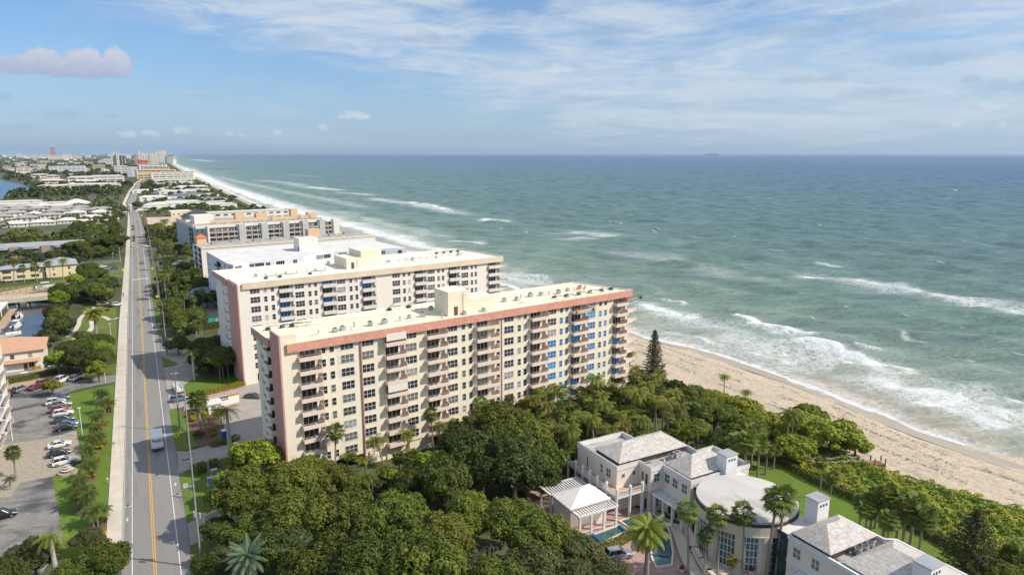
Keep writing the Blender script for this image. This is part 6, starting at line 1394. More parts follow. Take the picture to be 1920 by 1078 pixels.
def golf_cart(px, py, label):
    X_, Y_ = G(px, py, .8); t = thing('golf_cart', label, 'golf cart', (X_, Y_, .05), .2)
    b = MB(); b.box(-1.1, 1.1, -.55, .55, .3, .75); b.build('body', m_darkm, t); b = MB(); b.box(-.9, .9, -.6, .6, 1.8, 1.88); b.build('canopy', m_trim, t); b = MB(); [b.box(x, x+.05, y, y+.05, .75, 1.8) for x in (-.8, .75) for y in (-.5, .45)]; b.build('canopy_frame', m_steel, t)
    for x in (-.7, .7):
        for y in (-.5, .5): put(CARP['sedan'][2], t, (x, y, .24), 0, (.7,)*3)
golf_cart(97, 692, 'white-topped golf cart at the townhouse driveway'); golf_cart(46, 705, 'teal-topped small cart by the long hedge')
# parcel truck
t = thing('delivery_truck', 'white parcel delivery truck with lettering on its back doors, driving away', 'truck', (-1.05, 162.2, .03), PI/2)
b = MB(); b.box(0, 5.6, -1.22, 1.22, .95, 3.35); b.build('cargo_box', [m_truckw], t)
b = MB(); b.box(5.6, 7.5, -1.05, 1.05, .5, 1.5); b.add([(5.6,-1.05,1.5),(7.3,-1.0,1.5),(7.3,1.0,1.5),(5.6,1.05,1.5),(5.6,-1.0,2.7),(6.6,-.95,2.7),(6.6,.95,2.7),(5.6,1.0,2.7)], [(0,1,5,4),(1,2,6,5),(2,3,7,6),(3,0,4,7),(4,5,6,7)]); b.box(.1, 7.2, -1.0, 1.0, .5, .94); b.build('cab', PAINT['white'], t)
b = MB(); b.box(-.03, 0, -1.12, -.02, 1.0, 2.95); b.box(-.03, 0, .02, 1.12, 1.0, 2.95); b.build('rear_door', m_truckw, t); b = MB(); b.box(-.25, .1, -1.1, 1.1, .5, .75); b.build('bumper', m_darkm, t)
for x in (1.3, 6.4):
    for y in (-.95, .95): put(CARP['suv'][2], t, (x, y, .42), 0, (1.25,)*3)
for y in (-1.0, 1.0): put(CARP['suv'][4], t, (-.05, y, .85)); put(CARP['suv'][3], t, (7.45, y*.8, .9)); b = MB(); b.box(6.4, 6.7, y*1.25-.08, y*1.25+.08, 1.6, 2.2); b.build('mirror', m_darkm, t)
def text_mesh(txt, size, m, parent, loc, rot, name='lettering', off=.02):
    cu = bpy.data.curves.new(name, 'FONT'); cu.body = txt; cu.size = size; cu.extrude = .01; cu.offset = off; tmp = bpy.data.objects.new('tmp', cu); COL.objects.link(tmp)
    bpy.context.view_layer.update(); dg = bpy.context.evaluated_depsgraph_get(); me = bpy.data.meshes.new_from_object(tmp.evaluated_get(dg)); wd = max(v.co.x for v in me.vertices); bpy.data.objects.remove(tmp)
    me.materials.clear(); me.materials.append(m); o = bpy.data.objects.new(name, me); o.parent = parent; o.location = loc; o.rotation_euler = rot; COL.objects.link(o); return wd
m_pur = M('purple_lettering', (.09,.02,.22), None, 2); m_orl = M('orange_red_lettering', (.75,.09,.02), None, 2)
w1 = text_mesh('Fed', .92, m_pur, t, (-.05, .98, 2.3), (PI/2, 0, -PI/2)); text_mesh('Ex', .92, m_orl, t, (-.05, .98-w1-.02, 2.3), (PI/2, 0, -PI/2))
# service truck
X_, Y_ = G(333, 728, 1); t = thing('service_truck', 'white open utility truck with ladder rack parked on the driveway', 'truck', (X_, Y_, .05), rad(100))
b = MB(); b.box(-2.6, 1.0, -1, 1, .7, 1.5); b.box(-2.6, .9, -1, -.7, 1.5, 1.9); b.box(-2.6, .9, .7, 1, 1.5, 1.9); b.build('bed', PAINT['white'], t); b = MB(); b.box(1.02, 2.9, -.95, .95, .6, 1.3); b.box(1.02, 2.2, -.9, .9, 1.3, 2.1); b.build('cab', PAINT['white'], t)
b = MB(); [b.tube([(-2.4, y, 2.4), (1.4, y, 2.4)], .05, n=4) for y in (-.8, 0, .8)]; [b.tube([(x, -.85, 1.8), (x, -.85, 2.4), (x, .85, 2.4), (x, .85, 1.8)], .05, n=4) for x in (-2.3, 0)]; b.build('ladder_rack', m_steel, t)
for x in (-1.7, 1.9):
    for y in (-.85, .85): put(CARP['suv'][2], t, (x, y, .4), 0, (1.15,)*3)
# ================= poles and wires =================
def pole(X_, Y_, h, label, r=.2, arms=((.93, 2.2),), mat=None, transf=0, group=None):
    t = thing('utility_pole', label, 'utility pole', (X_, Y_, 0), 0, group); b = MB(); b.tube([(0, 0, -.3), (0, 0, h*.5), (0, 0, h)], [r*1.3, r, r*.6], 9); b.build('pole', mat or m_wood, t)
    for f, w in arms:
        b = MB(); b.box(-w/2, w/2, -.07, .07, h*f-.08, h*f+.08); ca = b.build('crossarm', mat or m_wood, t)
        for x in (-w*.45, 0 if w > 2 else w*.2, w*.45): b = MB(); b.cyl(x, 0, h*f+.08, h*f+.32, .07, n=6); b.build('insulator', m_trim, ca)
    for q in range(transf): b = MB(); a = q*2.1; b.cyl(.5*math.cos(a), .5*math.sin(a), min(h*.36, 8.5)+q*.3, min(h*.36, 8.5)+q*.3+.9, .2, n=10); b.build('transformer', m_steel, t)
    return t
PL = [(3.6, 110.4, 30.5, .13), (3.9, 172, 15, .15), (4.0, 245.8, 17.5, .19), (4.2, 300, 16, .17), (4.4, 345, 17, .17), (4.5, 400, 17, .17), (4.5, 460, 17, .17), (4.6, 520, 17, .17), (4.6, 590, 16, .17), (4.6, 660, 16, .17), (4.5, 740, 15, .17), (4.0, 830, 15, .17)]
names = ['thick tall concrete pole nearest the camera beside the driveway entrance', 'slim wooden pole by the yellow diamond sign', 'utility pole on the grass before the second block', 'utility pole beside the pool driveway', 'utility pole beside the shade trees, fifth along the road', 'utility pole opposite the canal bridge', 'utility pole near the pale crosswalk line', 'utility pole opposite the motel flats', 'utility pole beside the parked white van', 'utility pole before the sandy lot', 'utility pole at the start of the low houses', 'last distinct utility pole at the road bend']
for i, (x, y, h, r) in enumerate(PL): pole(x, y, h, names[i], r, ((.95, 2.2),) if i > 1 else () if i == 0 else ((.96, 1.4),), m_polec if i in (0,) else m_wood, 3 if i == 0 else (1 if i % 3 == 0 else 0))
for dx in (-.9, 0, .9):
    for i in range(len(PL)-1):
        (x0, y0, h0, _), (x1, y1, h1, _) = PL[i], PL[i+1]
        if i == 0: h0 = 13
        b = MB(); b.tube([(x0+dx, y0, h0*.96), ((x0+x1)/2+dx, (y0+y1)/2, (h0+h1)/2*.96-.9), (x1+dx, y1, h1*.96)], .022, n=4); o = b.build('power_wire', m_darkm); tag(o, 'thin dark power wire strung between the roadside poles', 'wire', 'power wires along the road')
def signpost(px, py, h, label, m, shape='rect', w=.7, hh=.7, base='sign', glyph=None, rz=0):
    X_, Y_ = G(px, py); t = thing('road_sign', label, 'sign', (X_, Y_, 0), rz); b = MB(); b.cyl(0, 0, 0, h, .04, n=6); b.build('post', m_steel, t)
    b = MB(); z = h-hh/2
    if shape == 'diamond': b.add([(0,-.06,z-hh*.7),(w*.7,-.06,z),(0,-.06,z+hh*.7),(-w*.7,-.06,z),(0,-.03,z-hh*.7),(w*.7,-.03,z),(0,-.03,z+hh*.7),(-w*.7,-.03,z)], [(0,1,2,3),(7,6,5,4),(0,4,5,1),(1,5,6,2),(2,6,7,3),(3,7,4,0)])
    else: b.box(-w/2, w/2, -.06, -.03, h-hh, h)
    b.build('sign_plate', m, t)
    if glyph == 'walk':
        b = MB(); b.cyl(0, 0, 0, .02, .09, n=8); o = b.build('walking_figure', m_black, t, (0, -.065, z+.3)); o.rotation_euler = (PI/2, 0, 0)
        b = MB(); [b.tube([(p[0], -.075, z+p[1]), (q[0], -.075, z+q[1])], .045, n=4) for p, q in (((0,.2),(0,-.05)),((0,-.05),(.14,-.32)),((0,-.05),(-.14,-.32)),((0,.14),(.17,0)),((0,.14),(-.15,-.02)))]; b.build('walking_figure', m_black, t)
    if glyph == 'lines': b = MB(); [b.box(-w*.36, w*.36, -.066, -.06, h-hh*.25-i*.16, h-hh*.25-i*.16+.05) for i in range(3)]; b.build('text_lines', m_black, t)
    return t
signpost(333, 838, 3.4, 'yellow diamond pedestrian warning sign beside the truck lane', m_sign_y, 'diamond', 1.0, 1.0, glyph='walk')
signpost(232, 515, 3.2, 'bright yellow sign left of the road at the sidewalk', m_sign_y, 'diamond', 1.1, 1.1, glyph='walk'); signpost(287, 512, 3.2, 'bright yellow sign right of the road near the crosswalk', m_sign_y, 'diamond', 1.1, 1.1, glyph='walk')
signpost(296, 566, 3, 'yellow sign right of the road near the pool', m_sign_y, 'diamond', 1.0, 1.0); signpost(266, 408, 3, 'yellow sign at the bend, right of the road', m_sign_y, 'diamond', 1.3, 1.3)
signpost(350, 932, 2.9, 'white rectangular sign on the grass beside the bicycle marking', m_trim, 'rect', .75, .85, glyph='lines'); signpost(360, 935, 3.0, 'grey back of a small sign on the near pole', m_steel, 'rect', .8, .5)
signpost(215, 852, 3.0, 'grey diamond sign back standing at the sidewalk edge', m_steel, 'diamond', .6, .6); signpost(383, 975, 1.5, 'small white sign on the cream entrance wall', m_trim, 'rect', .8, .35)
signpost(400, 1006, 2.6, 'dark framed sign in the shade of the near trees', m_darkm, 'rect', .8, .8)
signpost(351, 888, 3.3, 'blue street name sign by the hedge corner', m_bluepl, 'rect', 1.4, .25)
def light_pole(px, py, h, label, globe=False):
    X_, Y_ = G(px, py); t = thing('lamp_post', label, 'lamp post', (X_, Y_, 0)); b = MB(); b.cyl(0, 0, 0, h, .09, .06, n=8); b.build('pole', m_trim, t); b = MB()
    if globe: b.cyl(0, 0, h, h+.2, .16, .28, n=10); b.cyl(0, 0, h+.2, h+.5, .28, .1, n=10)
    else: b.box(-.35, .35, -.15, .15, h, h+.15)
    b.build('lamp_head', m_trim, t)
light_pole(22, 790, 5.5, 'white lamp pole in the car park, rear one on the left'); light_pole(24, 826, 5.5, 'white lamp pole in the car park, front one on the left'); light_pole(155, 818, 7, 'tall white pole at the lawn edge beside the black car'); light_pole(198, 717, 3.6, 'white globe lamp at the entrance drive', True)
light_pole(210, 644, 7, 'slim pale pole leaning over the park shrubs'); light_pole(226, 490, 8, 'grey lamp pole behind the yellow sign left of the road')
def boxthing(name, label, cat, px, py, sx, sy, sz, m, rz=0, cap=None):
    X_, Y_ = G(px, py); t = thing(name, label, cat, (X_, Y_, 0), rz); b = MB(); b.box(-sx/2, sx/2, -sy/2, sy/2, .08, sz); b.build('cabinet', m, t); b = MB(); b.box(-sx/2-.05, sx/2+.05, -sy/2-.05, sy/2+.05, sz, sz+.08); b.build('lid', cap or m, t); b = MB(); b.box(-sx/2-.15, sx/2+.15, -sy/2-.15, sy/2+.15, -.05, .08); b.build('base', m_conc, t); return t
boxthing('utility_cabinet', 'pale green-grey utility box nearest the road on the lawn', 'utility box', 396, 908, 1.2, 1.0, 1.5, m_steel, .1); boxthing('utility_cabinet', 'grey utility box behind, touching the hedge', 'utility box', 402, 892, 1.2, 1.0, 1.4, m_steel, .1); boxthing('utility_cabinet', 'narrow tall grey cabinet beside the two utility boxes', 'utility box', 391, 884, .4, .4, 2.4, m_steel, .1)
boxthing('waste_bin', 'dark teal waste container beside the road trees', 'waste bin', 291, 550, 1.8, 1.3, 1.4, PAINT['teal'])
X_, Y_ = G(421, 822); t = thing('portable_toilet', 'blue portable toilet with white roof beside the royal palm', 'portable toilet', (X_, Y_, .02), .15)
b = MB(); b.box(-.55, .55, -.55, .55, 0, 2.0); b.build('cabin', m_bluepl, t); b = MB(); b.add([(-.6,-.6,2.0),(.6,-.6,2.0),(.6,.6,2.0),(-.6,.6,2.0),(-.3,-.3,2.3),(.3,-.3,2.3),(.3,.3,2.3),(-.3,.3,2.3)], [(0,1,5,4),(1,2,6,5),(2,3,7,6),(3,0,4,7),(4,5,6,7),(0,3,2,1)]); b.build('roof', m_trim, t); b = MB(); b.box(-.4, .4, -.6, -.553, .1, 1.9); b.build('door', m_bluepl, t)
X_, Y_ = G(202, 1003); t = thing('hydrant', 'orange hydrant at the sidewalk edge near the bottom', 'hydrant', (X_-.3, Y_, 0)); b = MB(); b.cyl(0, 0, 0, .75, .16, n=10); b.cyl(0, 0, .75, .92, .18, .05, n=10); b.build('barrel', m_orgp, t); b = MB(); b.tube([(-.28, 0, .5), (.28, 0, .5)], .08); b.build('outlet', m_orgp, t)
X_, Y_ = G(202, 905); t = thing('hydrant', 'pale pinkish standpipe on the lawn edge, middle of the sidewalk', 'standpipe', (X_, Y_, 0)); b = MB(); b.cyl(0, 0, 0, .9, .12, n=8); b.build('pipe', m_pinkpave, t); b = MB(); b.cyl(0, 0, .9, 1.1, .18, .1, n=8); b.build('cap', m_trim, t)
X_, Y_ = G(127, 886); t = thing('fountain', 'tiered stone fountain on the lawn corner by the pavers', 'fountain', (X_, Y_, 0)); b = MB(); b.cyl(0, 0, 0, .35, 1.9, 1.8, n=18); b.build('basin', m_paver, t)
for i, (r, z) in enumerate(((1.2, .35), (.8, .8), (.5, 1.25))): b = MB(); b.cyl(0, 0, z, z+.45, r*.5, r, n=14); b.build('tier', m_conc, t)
X_, Y_ = G(191, 752); t = thing('name_stone', 'white boulder-shaped name stone between the lawn palms', 'stone sign', (X_, Y_, 0)); b = MB(); b.prism([(-1.5,-.3),(1.4,-.35),(1.6,.2),(-1.3,.35)], 0, 1.0); b.prism([(-1.1,-.25),(1.0,-.3),(1.2,.15),(-.9,.3)], 1.0, 1.45); b.build('stone', m_trim, t); b = MB(); [b.box(-.7+i*.28, -.52+i*.28, -.37, -.33, .45, .75) for i in range(6)]; b.build('lettering', m_steel, t)
# cream entry wall near bottom
X_, Y_ = G(384, 987); t = thing('entrance_wall', 'cream garden wall at the lower driveway under the trees', 'wall', (X_, Y_, 0), rad(24)); b = MB(); b.box(0, 9, 0, .35, 0, 1.9); b.build('wall', m_creamlt, t); b = MB(); b.box(-.05, 9.05, -.05, .4, 1.9, 2.0); b.build('cap', m_conc, t)
for px, py, lb in ((375, 672, 'cream gate wall by the driveway of the second block'), (330, 690, 'low cream planter wall beside the driveway')):
    X_, Y_ = G(px, py); t = thing('garden_wall', lb, 'wall', (X_, Y_, 0), rad(9)); b = MB(); b.box(0, 4 if px < 350 else 7, 0, .4, 0, .8); b.build('wall', m_creamlt, t); b = MB(); b.box(-.1, 4.1 if px < 350 else 7.1, -.05, .45, .8, .9); b.build('cap', m_conc, t)
# townhouse fence
X0, Y0 = G(88, 683); X1, Y1 = G(168, 660); t = thing('court_fence', 'pale mesh fence with blue panels between townhouse and park', 'fence', (X0, Y0, 0), math.atan2(Y1-Y0, X1-X0)); L_ = math.hypot(X1-X0, Y1-Y0)
b = MB(); b.tube([(0, 0, 2.0), (L_, 0, 2.0)], .05, n=4); b.tube([(0, 0, 1.0), (L_, 0, 1.0)], .04, n=4); b.build('rails', m_trim, t)
for i in range(9): b = MB(); b.cyl(L_*i/8, 0, 0, 2.05, .06, n=6); b.build('post', m_trim, t)
for f in (.22, .62): b = MB(); b.box(L_*f, L_*f+1.8, -.12, -.06, .4, 1.8); b.build('panel', m_bluepl, t)
# ================= boats =================
def boat(px, py, rz, label, top, hullm, sc=1, z=-1.3):
    X_, Y_ = G(px, py, z); t = thing('motor_boat', label, 'boat', (X_, Y_, z), rz); t.scale = (sc,)*3
    v = []; st = [(-3.2,1.15,-.1,.85),(-1,1.25,-.15,.9),(1.2,1.15,-.12,1.0),(2.6,.7,.0,1.15),(3.5,.08,.35,1.3)]
    for x, w, zb, zt in st: v += [(x,-w,zt),(x,-w*.75,zb+.2),(x,0,zb-.2),(x,w*.75,zb+.2),(x,w,zt)]
    b = MB(); b.add(v, [(i*5+k, i*5+k+1, (i+1)*5+k+1, (i+1)*5+k) for i in range(4) for k in range(4)]+[(0,1,2,3,4)]); b.add([(x, s*w*.98, .62) for x, w, zb, zt in st for s in (-1, 1)], [(2*i, 2*i+2, 2*i+3, 2*i+1) for i in range(4)]); fix_up(b.build('hull', hullm, t))
    b = MB(); b.box(-.6, .9, -.55, .55, .63, 1.35); b.build('console', m_trim, t); b = MB(); b.box(-1.4, 1.3, -1.0, 1.0, 2.35, 2.45); b.build('canopy', top, t); b = MB(); [b.tube([(x, y, .7), (x, y, 2.35)], .04, n=4) for x in (-1.2, 1.1) for y in (-.85, .85)]; b.build('canopy_frame', m_steel, t)
    b = MB(); b.box(-3.75, -3.2, -.25, .25, .3, 1.4); b.build('outboard_motor', m_darkm, t)
boat(37, 594, rad(97), 'motor boat with dark canopy moored in the canal, farther one', m_darkm, m_trim, 1.15); boat(32, 614, rad(80), 'white motor boat moored in the canal, nearer one', m_trim, m_trim, 1.2); boat(15, 631, rad(20), 'dark-topped boat partly hidden behind the townhouse roof', m_darkm, m_trim, 1.2)
boat(86, 541, rad(5), 'white cabin boat on the quay beyond the bridge', m_trim, m_trim, 1.3, .3); boat(128, 537, rad(5), 'boat with red canopy on the quay beyond the bridge', m_redw, m_trim, 1.2, .3)
for i, px in enumerate(range(2, 150, 12)):
    X_, Y_ = G(px, 553-px*.09); t = thing('mooring_pile', 'thin pile standing along the quay beyond the bridge', 'mooring pile', (X_, Y_, 0), 0, 'mooring piles along the quay'); b = MB(); b.cyl(0, 0, -2, 2.6, .14, n=6); b.build('pile', m_wood, t); b = MB(); b.cyl(0, 0, 2.6, 2.8, .17, .05, n=6); b.build('pile_cap', m_trim, t)
X_, Y_ = G(8, 585); t = thing('boat_shed', 'pale flat-roofed shelter at the left bank of the canal', 'shelter', (-61, 318, 0), 0); b = MB(); b.box(0, 9, 0, 34, 3, 3.3); b.build('roof', m_roofW, t); [MB() for _ in ()]
for x in (.4, 8.4):
    for y in (.5, 17, 33): b = MB(); b.box(x, x+.3, y, y+.3, 0, 3); b.build('post', m_trim, t)
sheet('quay_walk', [(-52,300),(-49.6,300),(-49.2,352),(-52,352)], .03, m_tanstrip)
# ================= boardwalk =================
BW = [(116.5,92.2),(119.5,87.8),(122.5,85.6),(127,84.0),(131.5,81.6),(133.5,80.6)]
t = thing('boardwalk', 'reddish wooden beach boardwalk with posts and rope between lawn and sand', 'boardwalk', (0, 0, 0)); b = MB()
for p, q in zip(BW[:-1], BW[1:]):
    d = Vector((q[0]-p[0], q[1]-p[1])); n = max(2, int(d.length/.25)); u = d.normalized(); v = Vector((-u.y, u.x))*.85
    for i in range(n): c = Vector(p)+d*(i+.5)/n; w = u*.11; b.add([(c.x-w.x-v.x, c.y-w.y-v.y, .9), (c.x+w.x-v.x, c.y+w.y-v.y, .9), (c.x+w.x+v.x, c.y+w.y+v.y, .9), (c.x-w.x+v.x, c.y-w.y+v.y, .9)], [(0,1,2,3)])
    for s in (-1, 1): b.add([(p[0]+s*v.x, p[1]+s*v.y, .2), (q[0]+s*v.x, q[1]+s*v.y, .2), (q[0]+s*v.x, q[1]+s*v.y, .89), (p[0]+s*v.x, p[1]+s*v.y, .89)], [(0,1,2,3)])
b.build('deck', m_deckw, t)
for s in (-1, 1):
    pts = []
    for p, q in zip(BW[:-1], BW[1:]):
        d = Vector((q[0]-p[0], q[1]-p[1])); u = d.normalized(); v = Vector((-u.y, u.x))*.85*s; n = max(1, round(d.length/2.4))
        pts += [Vector(p)+d*i/n+v for i in range(n)]
    pts.append(Vector(BW[-1])+v)
    for i, c in enumerate(pts): b = MB(); b.box(c.x-.11, c.x+.11, c.y-.11, c.y+.11, 0, 2.1); b.build('post', m_deckw, t)
    for c, e in zip(pts[:-1], pts[1:]): b = MB(); b.tube([(c.x, c.y, 1.95), ((c.x+e.x)/2, (c.y+e.y)/2, 1.6), (e.x, e.y, 1.95)], .055, n=5); b.build('rope', m_rope, t)
# driftwood
for i, (px, py) in enumerate([(1675,905),(1790,900),(1850,950),(1880,965),(1740,925),(1905,925),(1480,595+190)]):
    X_, Y_ = G(px, py, -1); r = rad(-60+i*23); b = MB(); b.tube([(0, 0, 0), (.7, .12, .12), (1.5, -.05, .02)], [.07, .05, .02], 5); o = b.build('driftwood', m_bark, None, (X_, Y_, -.9), r); tag(o, 'dark seaweed-tangled driftwood stick on the upper beach', 'driftwood', 'driftwood on the beach')
# ================= people =================
def person(loc, rz, label, top, legs, h=1.75, stride=.25, bend=0):
    t = thing('person', label, 'person', loc, rz); s = h/1.75
    J = {'pel':(0,0,.95),'ch':(.02+bend*.25,0,1.32-bend*.06),'nk':(.03+bend*.4,0,1.5-bend*.1),'hd':(.05+bend*.5,0,1.66-bend*.12),'hl':(0,.1,.9),'hr':(0,-.1,.9),'kl':(stride*.6,.11,.5),'kr':(-stride*.3,-.11,.5),'fl':(stride,.11,.08),'fr':(-stride,-.11,.08),'tl':(stride+.18,.12,.04),'tr':(-stride+.18,-.12,.04),
         'sl':(.02+bend*.3,.19,1.42-bend*.08),'sr':(.02+bend*.3,-.19,1.42-bend*.08),'el':(.02+bend*.5,.27,1.16),'er':(.08+bend*.5,-.27,1.16),'wl':(.15+bend*.6,.28,.95),'wr':(.2+bend*.6,-.28,.97)}
    Rr = dict(pel=.15,ch=.15,nk=.06,hd=.10,hl=.10,hr=.10,kl=.065,kr=.065,fl=.045,fr=.045,tl=.035,tr=.035,sl=.065,sr=.065,el=.045,er=.045,wl=.035,wr=.035)
    E_2 = [('pel','ch'),('ch','nk'),('nk','hd'),('pel','hl'),('pel','hr'),('hl','kl'),('hr','kr'),('kl','fl'),('kr','fr'),('fl','tl'),('fr','tr'),('ch','sl'),('ch','sr'),('sl','el'),('sr','er'),('el','wl'),('er','wr')]
    def skin(name, keys, m, f):
        ks = [k for k in J if k in keys]; me = bpy.data.meshes.new(name); me.from_pydata([tuple(c*s for c in J[k]) for k in ks], [(ks.index(a), ks.index(b_)) for a, b_ in E_2 if a in ks and b_ in ks], []); me.materials.append(m)
        o = bpy.data.objects.new(name, me); COL.objects.link(o); o.parent = t; md = o.modifiers.new('skin', 'SKIN'); sv = me.skin_vertices[0].data
        for i, k in enumerate(ks): r = Rr[k]*f*s; sv[i].radius = (r, r); sv[i].use_root = (i == 0)
        sb = o.modifiers.new('sub', 'SUBSURF'); sb.levels = 1; sb.render_levels = 1
    skin('body', set(J), m_skin, 1); skin('shirt', {'pel','ch','sl','sr','el','er'}, top, 1.18); skin('trousers', {'pel','hl','hr','kl','kr','fl','fr'}, legs, 1.2)
    b = MB(); c = J['hd']; b.cyl(c[0]*s-.01, 0, (c[2]+.02)*s, (c[2]+.14)*s, .115*s, .06*s, n=8); b.build('hair', m_black, t); return t
X_, Y_ = G(231.5, 556); person((X_, Y_, .15), PI/2, 'pedestrian in dark clothes walking on the sidewalk beside the canal grove', m_cloth, m_cloth)
X_, Y_ = G(235, 481); person((X_, Y_, .15), -PI/2, 'pedestrian walking on the sidewalk farther up the road', m_redw, m_cloth)
for (x, y, b_, lb) in ((80.5, 7, .2, 'worker in orange standing on the coral-edged roof, left of two'), (82.4, 6.5, .9, 'worker in orange bending over on the coral-edged roof, right of two')): person(frame_pt(OA, x, y)+(28.95,), rad(-70), lb, m_orgp, m_orgp, 1.8, .15, b_)
# ================= far town =================
def pxblock(name, label, px0, px1, pyb, pyt, depth, wm_, rm=None, floors=6, cat='building', rot=TH, bands=True, group=None, hip=0):
    X0, Y0 = G(px0, pyb); X1, Y1 = G(px1, pyb); L = math.hypot(X1-X0, Y1-Y0)*(.93 if floors < 8 else .78); depth = depth if floors < 8 else min(depth, 16); h = max(4, min(HZ(X0, Y0, pyt), 160))
    t = thing(name, label, cat, (X0, Y0, 0), rot, group)
    b = MB(); b.box(0, L, 0, depth, 0, h, 0, 1); b.build('wall', [wm_, rm or m_roofW], t)
    if hip: b = MB(); b.hip(-1, L+1, -1, depth+1, h, h+hip); b.build('roof', rm, t)
    fp = h/floors
    for k in range(floors):
        if bands: b = MB(); b.box(L*.04, L*.96, -.25, 0, k*fp+fp*.34, k*fp+fp*.72); b.build('window_band', m_glass, t)
    if bands and L > 12:
        for i in range(1, max(2, int(L/14))): b = MB(); x_ = L*i/max(2, int(L/14)); b.box(x_-.8, x_+.8, -.5, 0, 0, h+.3); b.build('pilaster', wm_ if wm_ is not m_glassg else m_whitew, t)
    return t
far = [ # px0, px1, base, top, depth, wall, floors, label
 (285,366,342,326,20,m_creamlt,4,'long cream beachfront condo with brown stair slots'), (300,367,336,322,16,m_creamlt,4,'cream beachfront condo, rear wing'),
 (257,330,336,319,24,m_apricot,4,'bright orange-yellow hotel block near the beach'), (268,318,328,314,20,m_apricot,4,'orange-yellow hotel rear block'),
 (240,262,332,313,22,m_coolw,8,'tall blue-grey slab end beside the orange hotel'), (262,313,324,308.5,20,m_coolw,5,'long blue-grey slab with dark window bands'),
 (216,238,328,311,28,m_whitew,5,'white low block with red bands'), (210,222,314,286,35,m_creamlt,14,'pale slab tower left of the green tower'), (220,229,314,288,30,m_creamlt,12,'cream tower beside the green glass tower'),
 (226,236,315,292,30,m_glassg,9,'green glass office tower'), (260,266,310,283,25,m_whitew,14,'slim white tower, tallest near the beach'), (266,281,309,288,35,m_whitew,11,'white apartment tower with dark centre'),
 (281,296,308,286.5,35,m_whitew,11,'broad white apartment tower'), (293,300,307,284,30,m_creamlt,12,'cream tower at the headland'), (300,315,306,283,40,m_whitew,13,'wide white tower nearest the sea on the headland'),
 (313,325,307,293,60,m_greyw,6,'grey-brown block at the headland tip'), (254,262,312,291,30,m_pinkw,9,'pink tower between the white ones'), (262,278,314,300,30,m_orange2,5,'orange-roofed block under the white towers'),
 (96,106,299,276,45,m_pinkw,22,'tall pink office tower, alone on the skyline'), (91,118,300,291,70,m_creamlt,6,'cream block beside the pink tower'), (118,134,299,289.5,60,m_creamlt,6,'cream wide block right of the pink tower'), (133,152,298,292,60,m_peach,4,'peach low block right of the pink tower'),
 (160,170,297,290,60,m_whitew,5,'small white block on the skyline'), (55,75,297,290.5,60,m_creamlt,4,'pale block on the left skyline'), (76,92,296.5,290,60,m_creamlt,4,'pale low block left of the pink tower'), (4,24,294,289.5,60,m_peach,3,'pink-brown low block at the far left skyline'), (30,50,296,290.5,60,m_whitew,3,'white low block at the left skyline'),
 (92,108,320,312,30,m_whitew,4,'white block left of the long blue-white condo'), (108,157,323,311.5,26,m_coolw,5,'long blue-white condo with many bays'), (57,84,315,308,24,m_peach,3,'pale pink condo behind the trees'), (45,74,321,314.5,22,m_coolw,3,'low blue-white block by the trees'), (31,55,327,317,26,m_creamlt,4,'square pale block near the lagoon'),
 (175,195,320,309.5,25,m_apricot,4,'apricot block with pitched roof'), (150,168,322,317,20,m_yellowst,2,'low yellow block among the trees'), (195,205,325,318,22,m_whitew,3,'small white house row'),
 (185,210,306,301,40,m_peach,3,'pink low building left of the towers'), (195,210,308,298,40,m_creamlt,4,'cream low building left of the towers'),
 (60,88,337,328,22,m_creamlt,2,'grey-roofed building by the lagoon'), (88,110,338,330,22,m_peach,2,'peach house with tiled roof by the lagoon'),
 (76,120,349,339,16,m_yellowst,2,'yellow terrace row, left part'), (128,175,344,333,16,m_peach,2,'peach terrace row in the middle distance'), (170,230,341,331,16,m_peach,2,'peach terrace row, right part'), (72,130,357,349.5,14,m_peach,1,'pale pink-roofed row behind the trees, left part'), (130,222,356,347,14,m_peach,1,'pale pink-roofed row behind the trees, right part'),
]
for q in far: pxblock('tower' if q[6] > 7 else 'far_building', q[7]+', far off', q[0], q[1], q[2], q[3], q[4], q[5], m_whitetin if q[6] < 3 else None, q[6], 'tower' if q[6] > 7 else 'building', hip=2.5 if q[6] < 3 else 0)
rq = random.Random(5)
for i in range(34):
    py = rq.choice((303, 306, 309, 313, 318, 323, 329, 336, 344, 350)); px = rq.uniform(0 if py < 330 else 75, 225); w_ = rq.uniform(7, 17)*(1+(py-300)/50)
    if px+w_ > 236: continue
    pxblock('town_building', 'small pale building among the dark trees of the town left of the road bend', px, px+w_, py, py-rq.uniform(3, 5.5), 16, rq.choice((m_creamlt, m_whitew, m_peach, m_coolw, m_yellowst)), m_whitetin if i % 3 else m_orangetile, 2, 'building', group='small buildings among the trees of the town', hip=2.5 if i % 2 else 0)
for i in range(60):
    px = rq.uniform(-40, 250); py = rq.choice((291.6, 292.4, 293.5, 295, 297.5, 301, 305)); w_ = rq.uniform(3, 9)
    pxblock('skyline_building', 'tiny pale building in the hazy band of town below the horizon', px, px+w_, py, py-rq.uniform(1.5, 3.6), 60, rq.choice((m_creamlt, m_whitew, m_peach, m_greyw)), None, 2, 'building', bands=False, group='tiny buildings in the hazy town band')
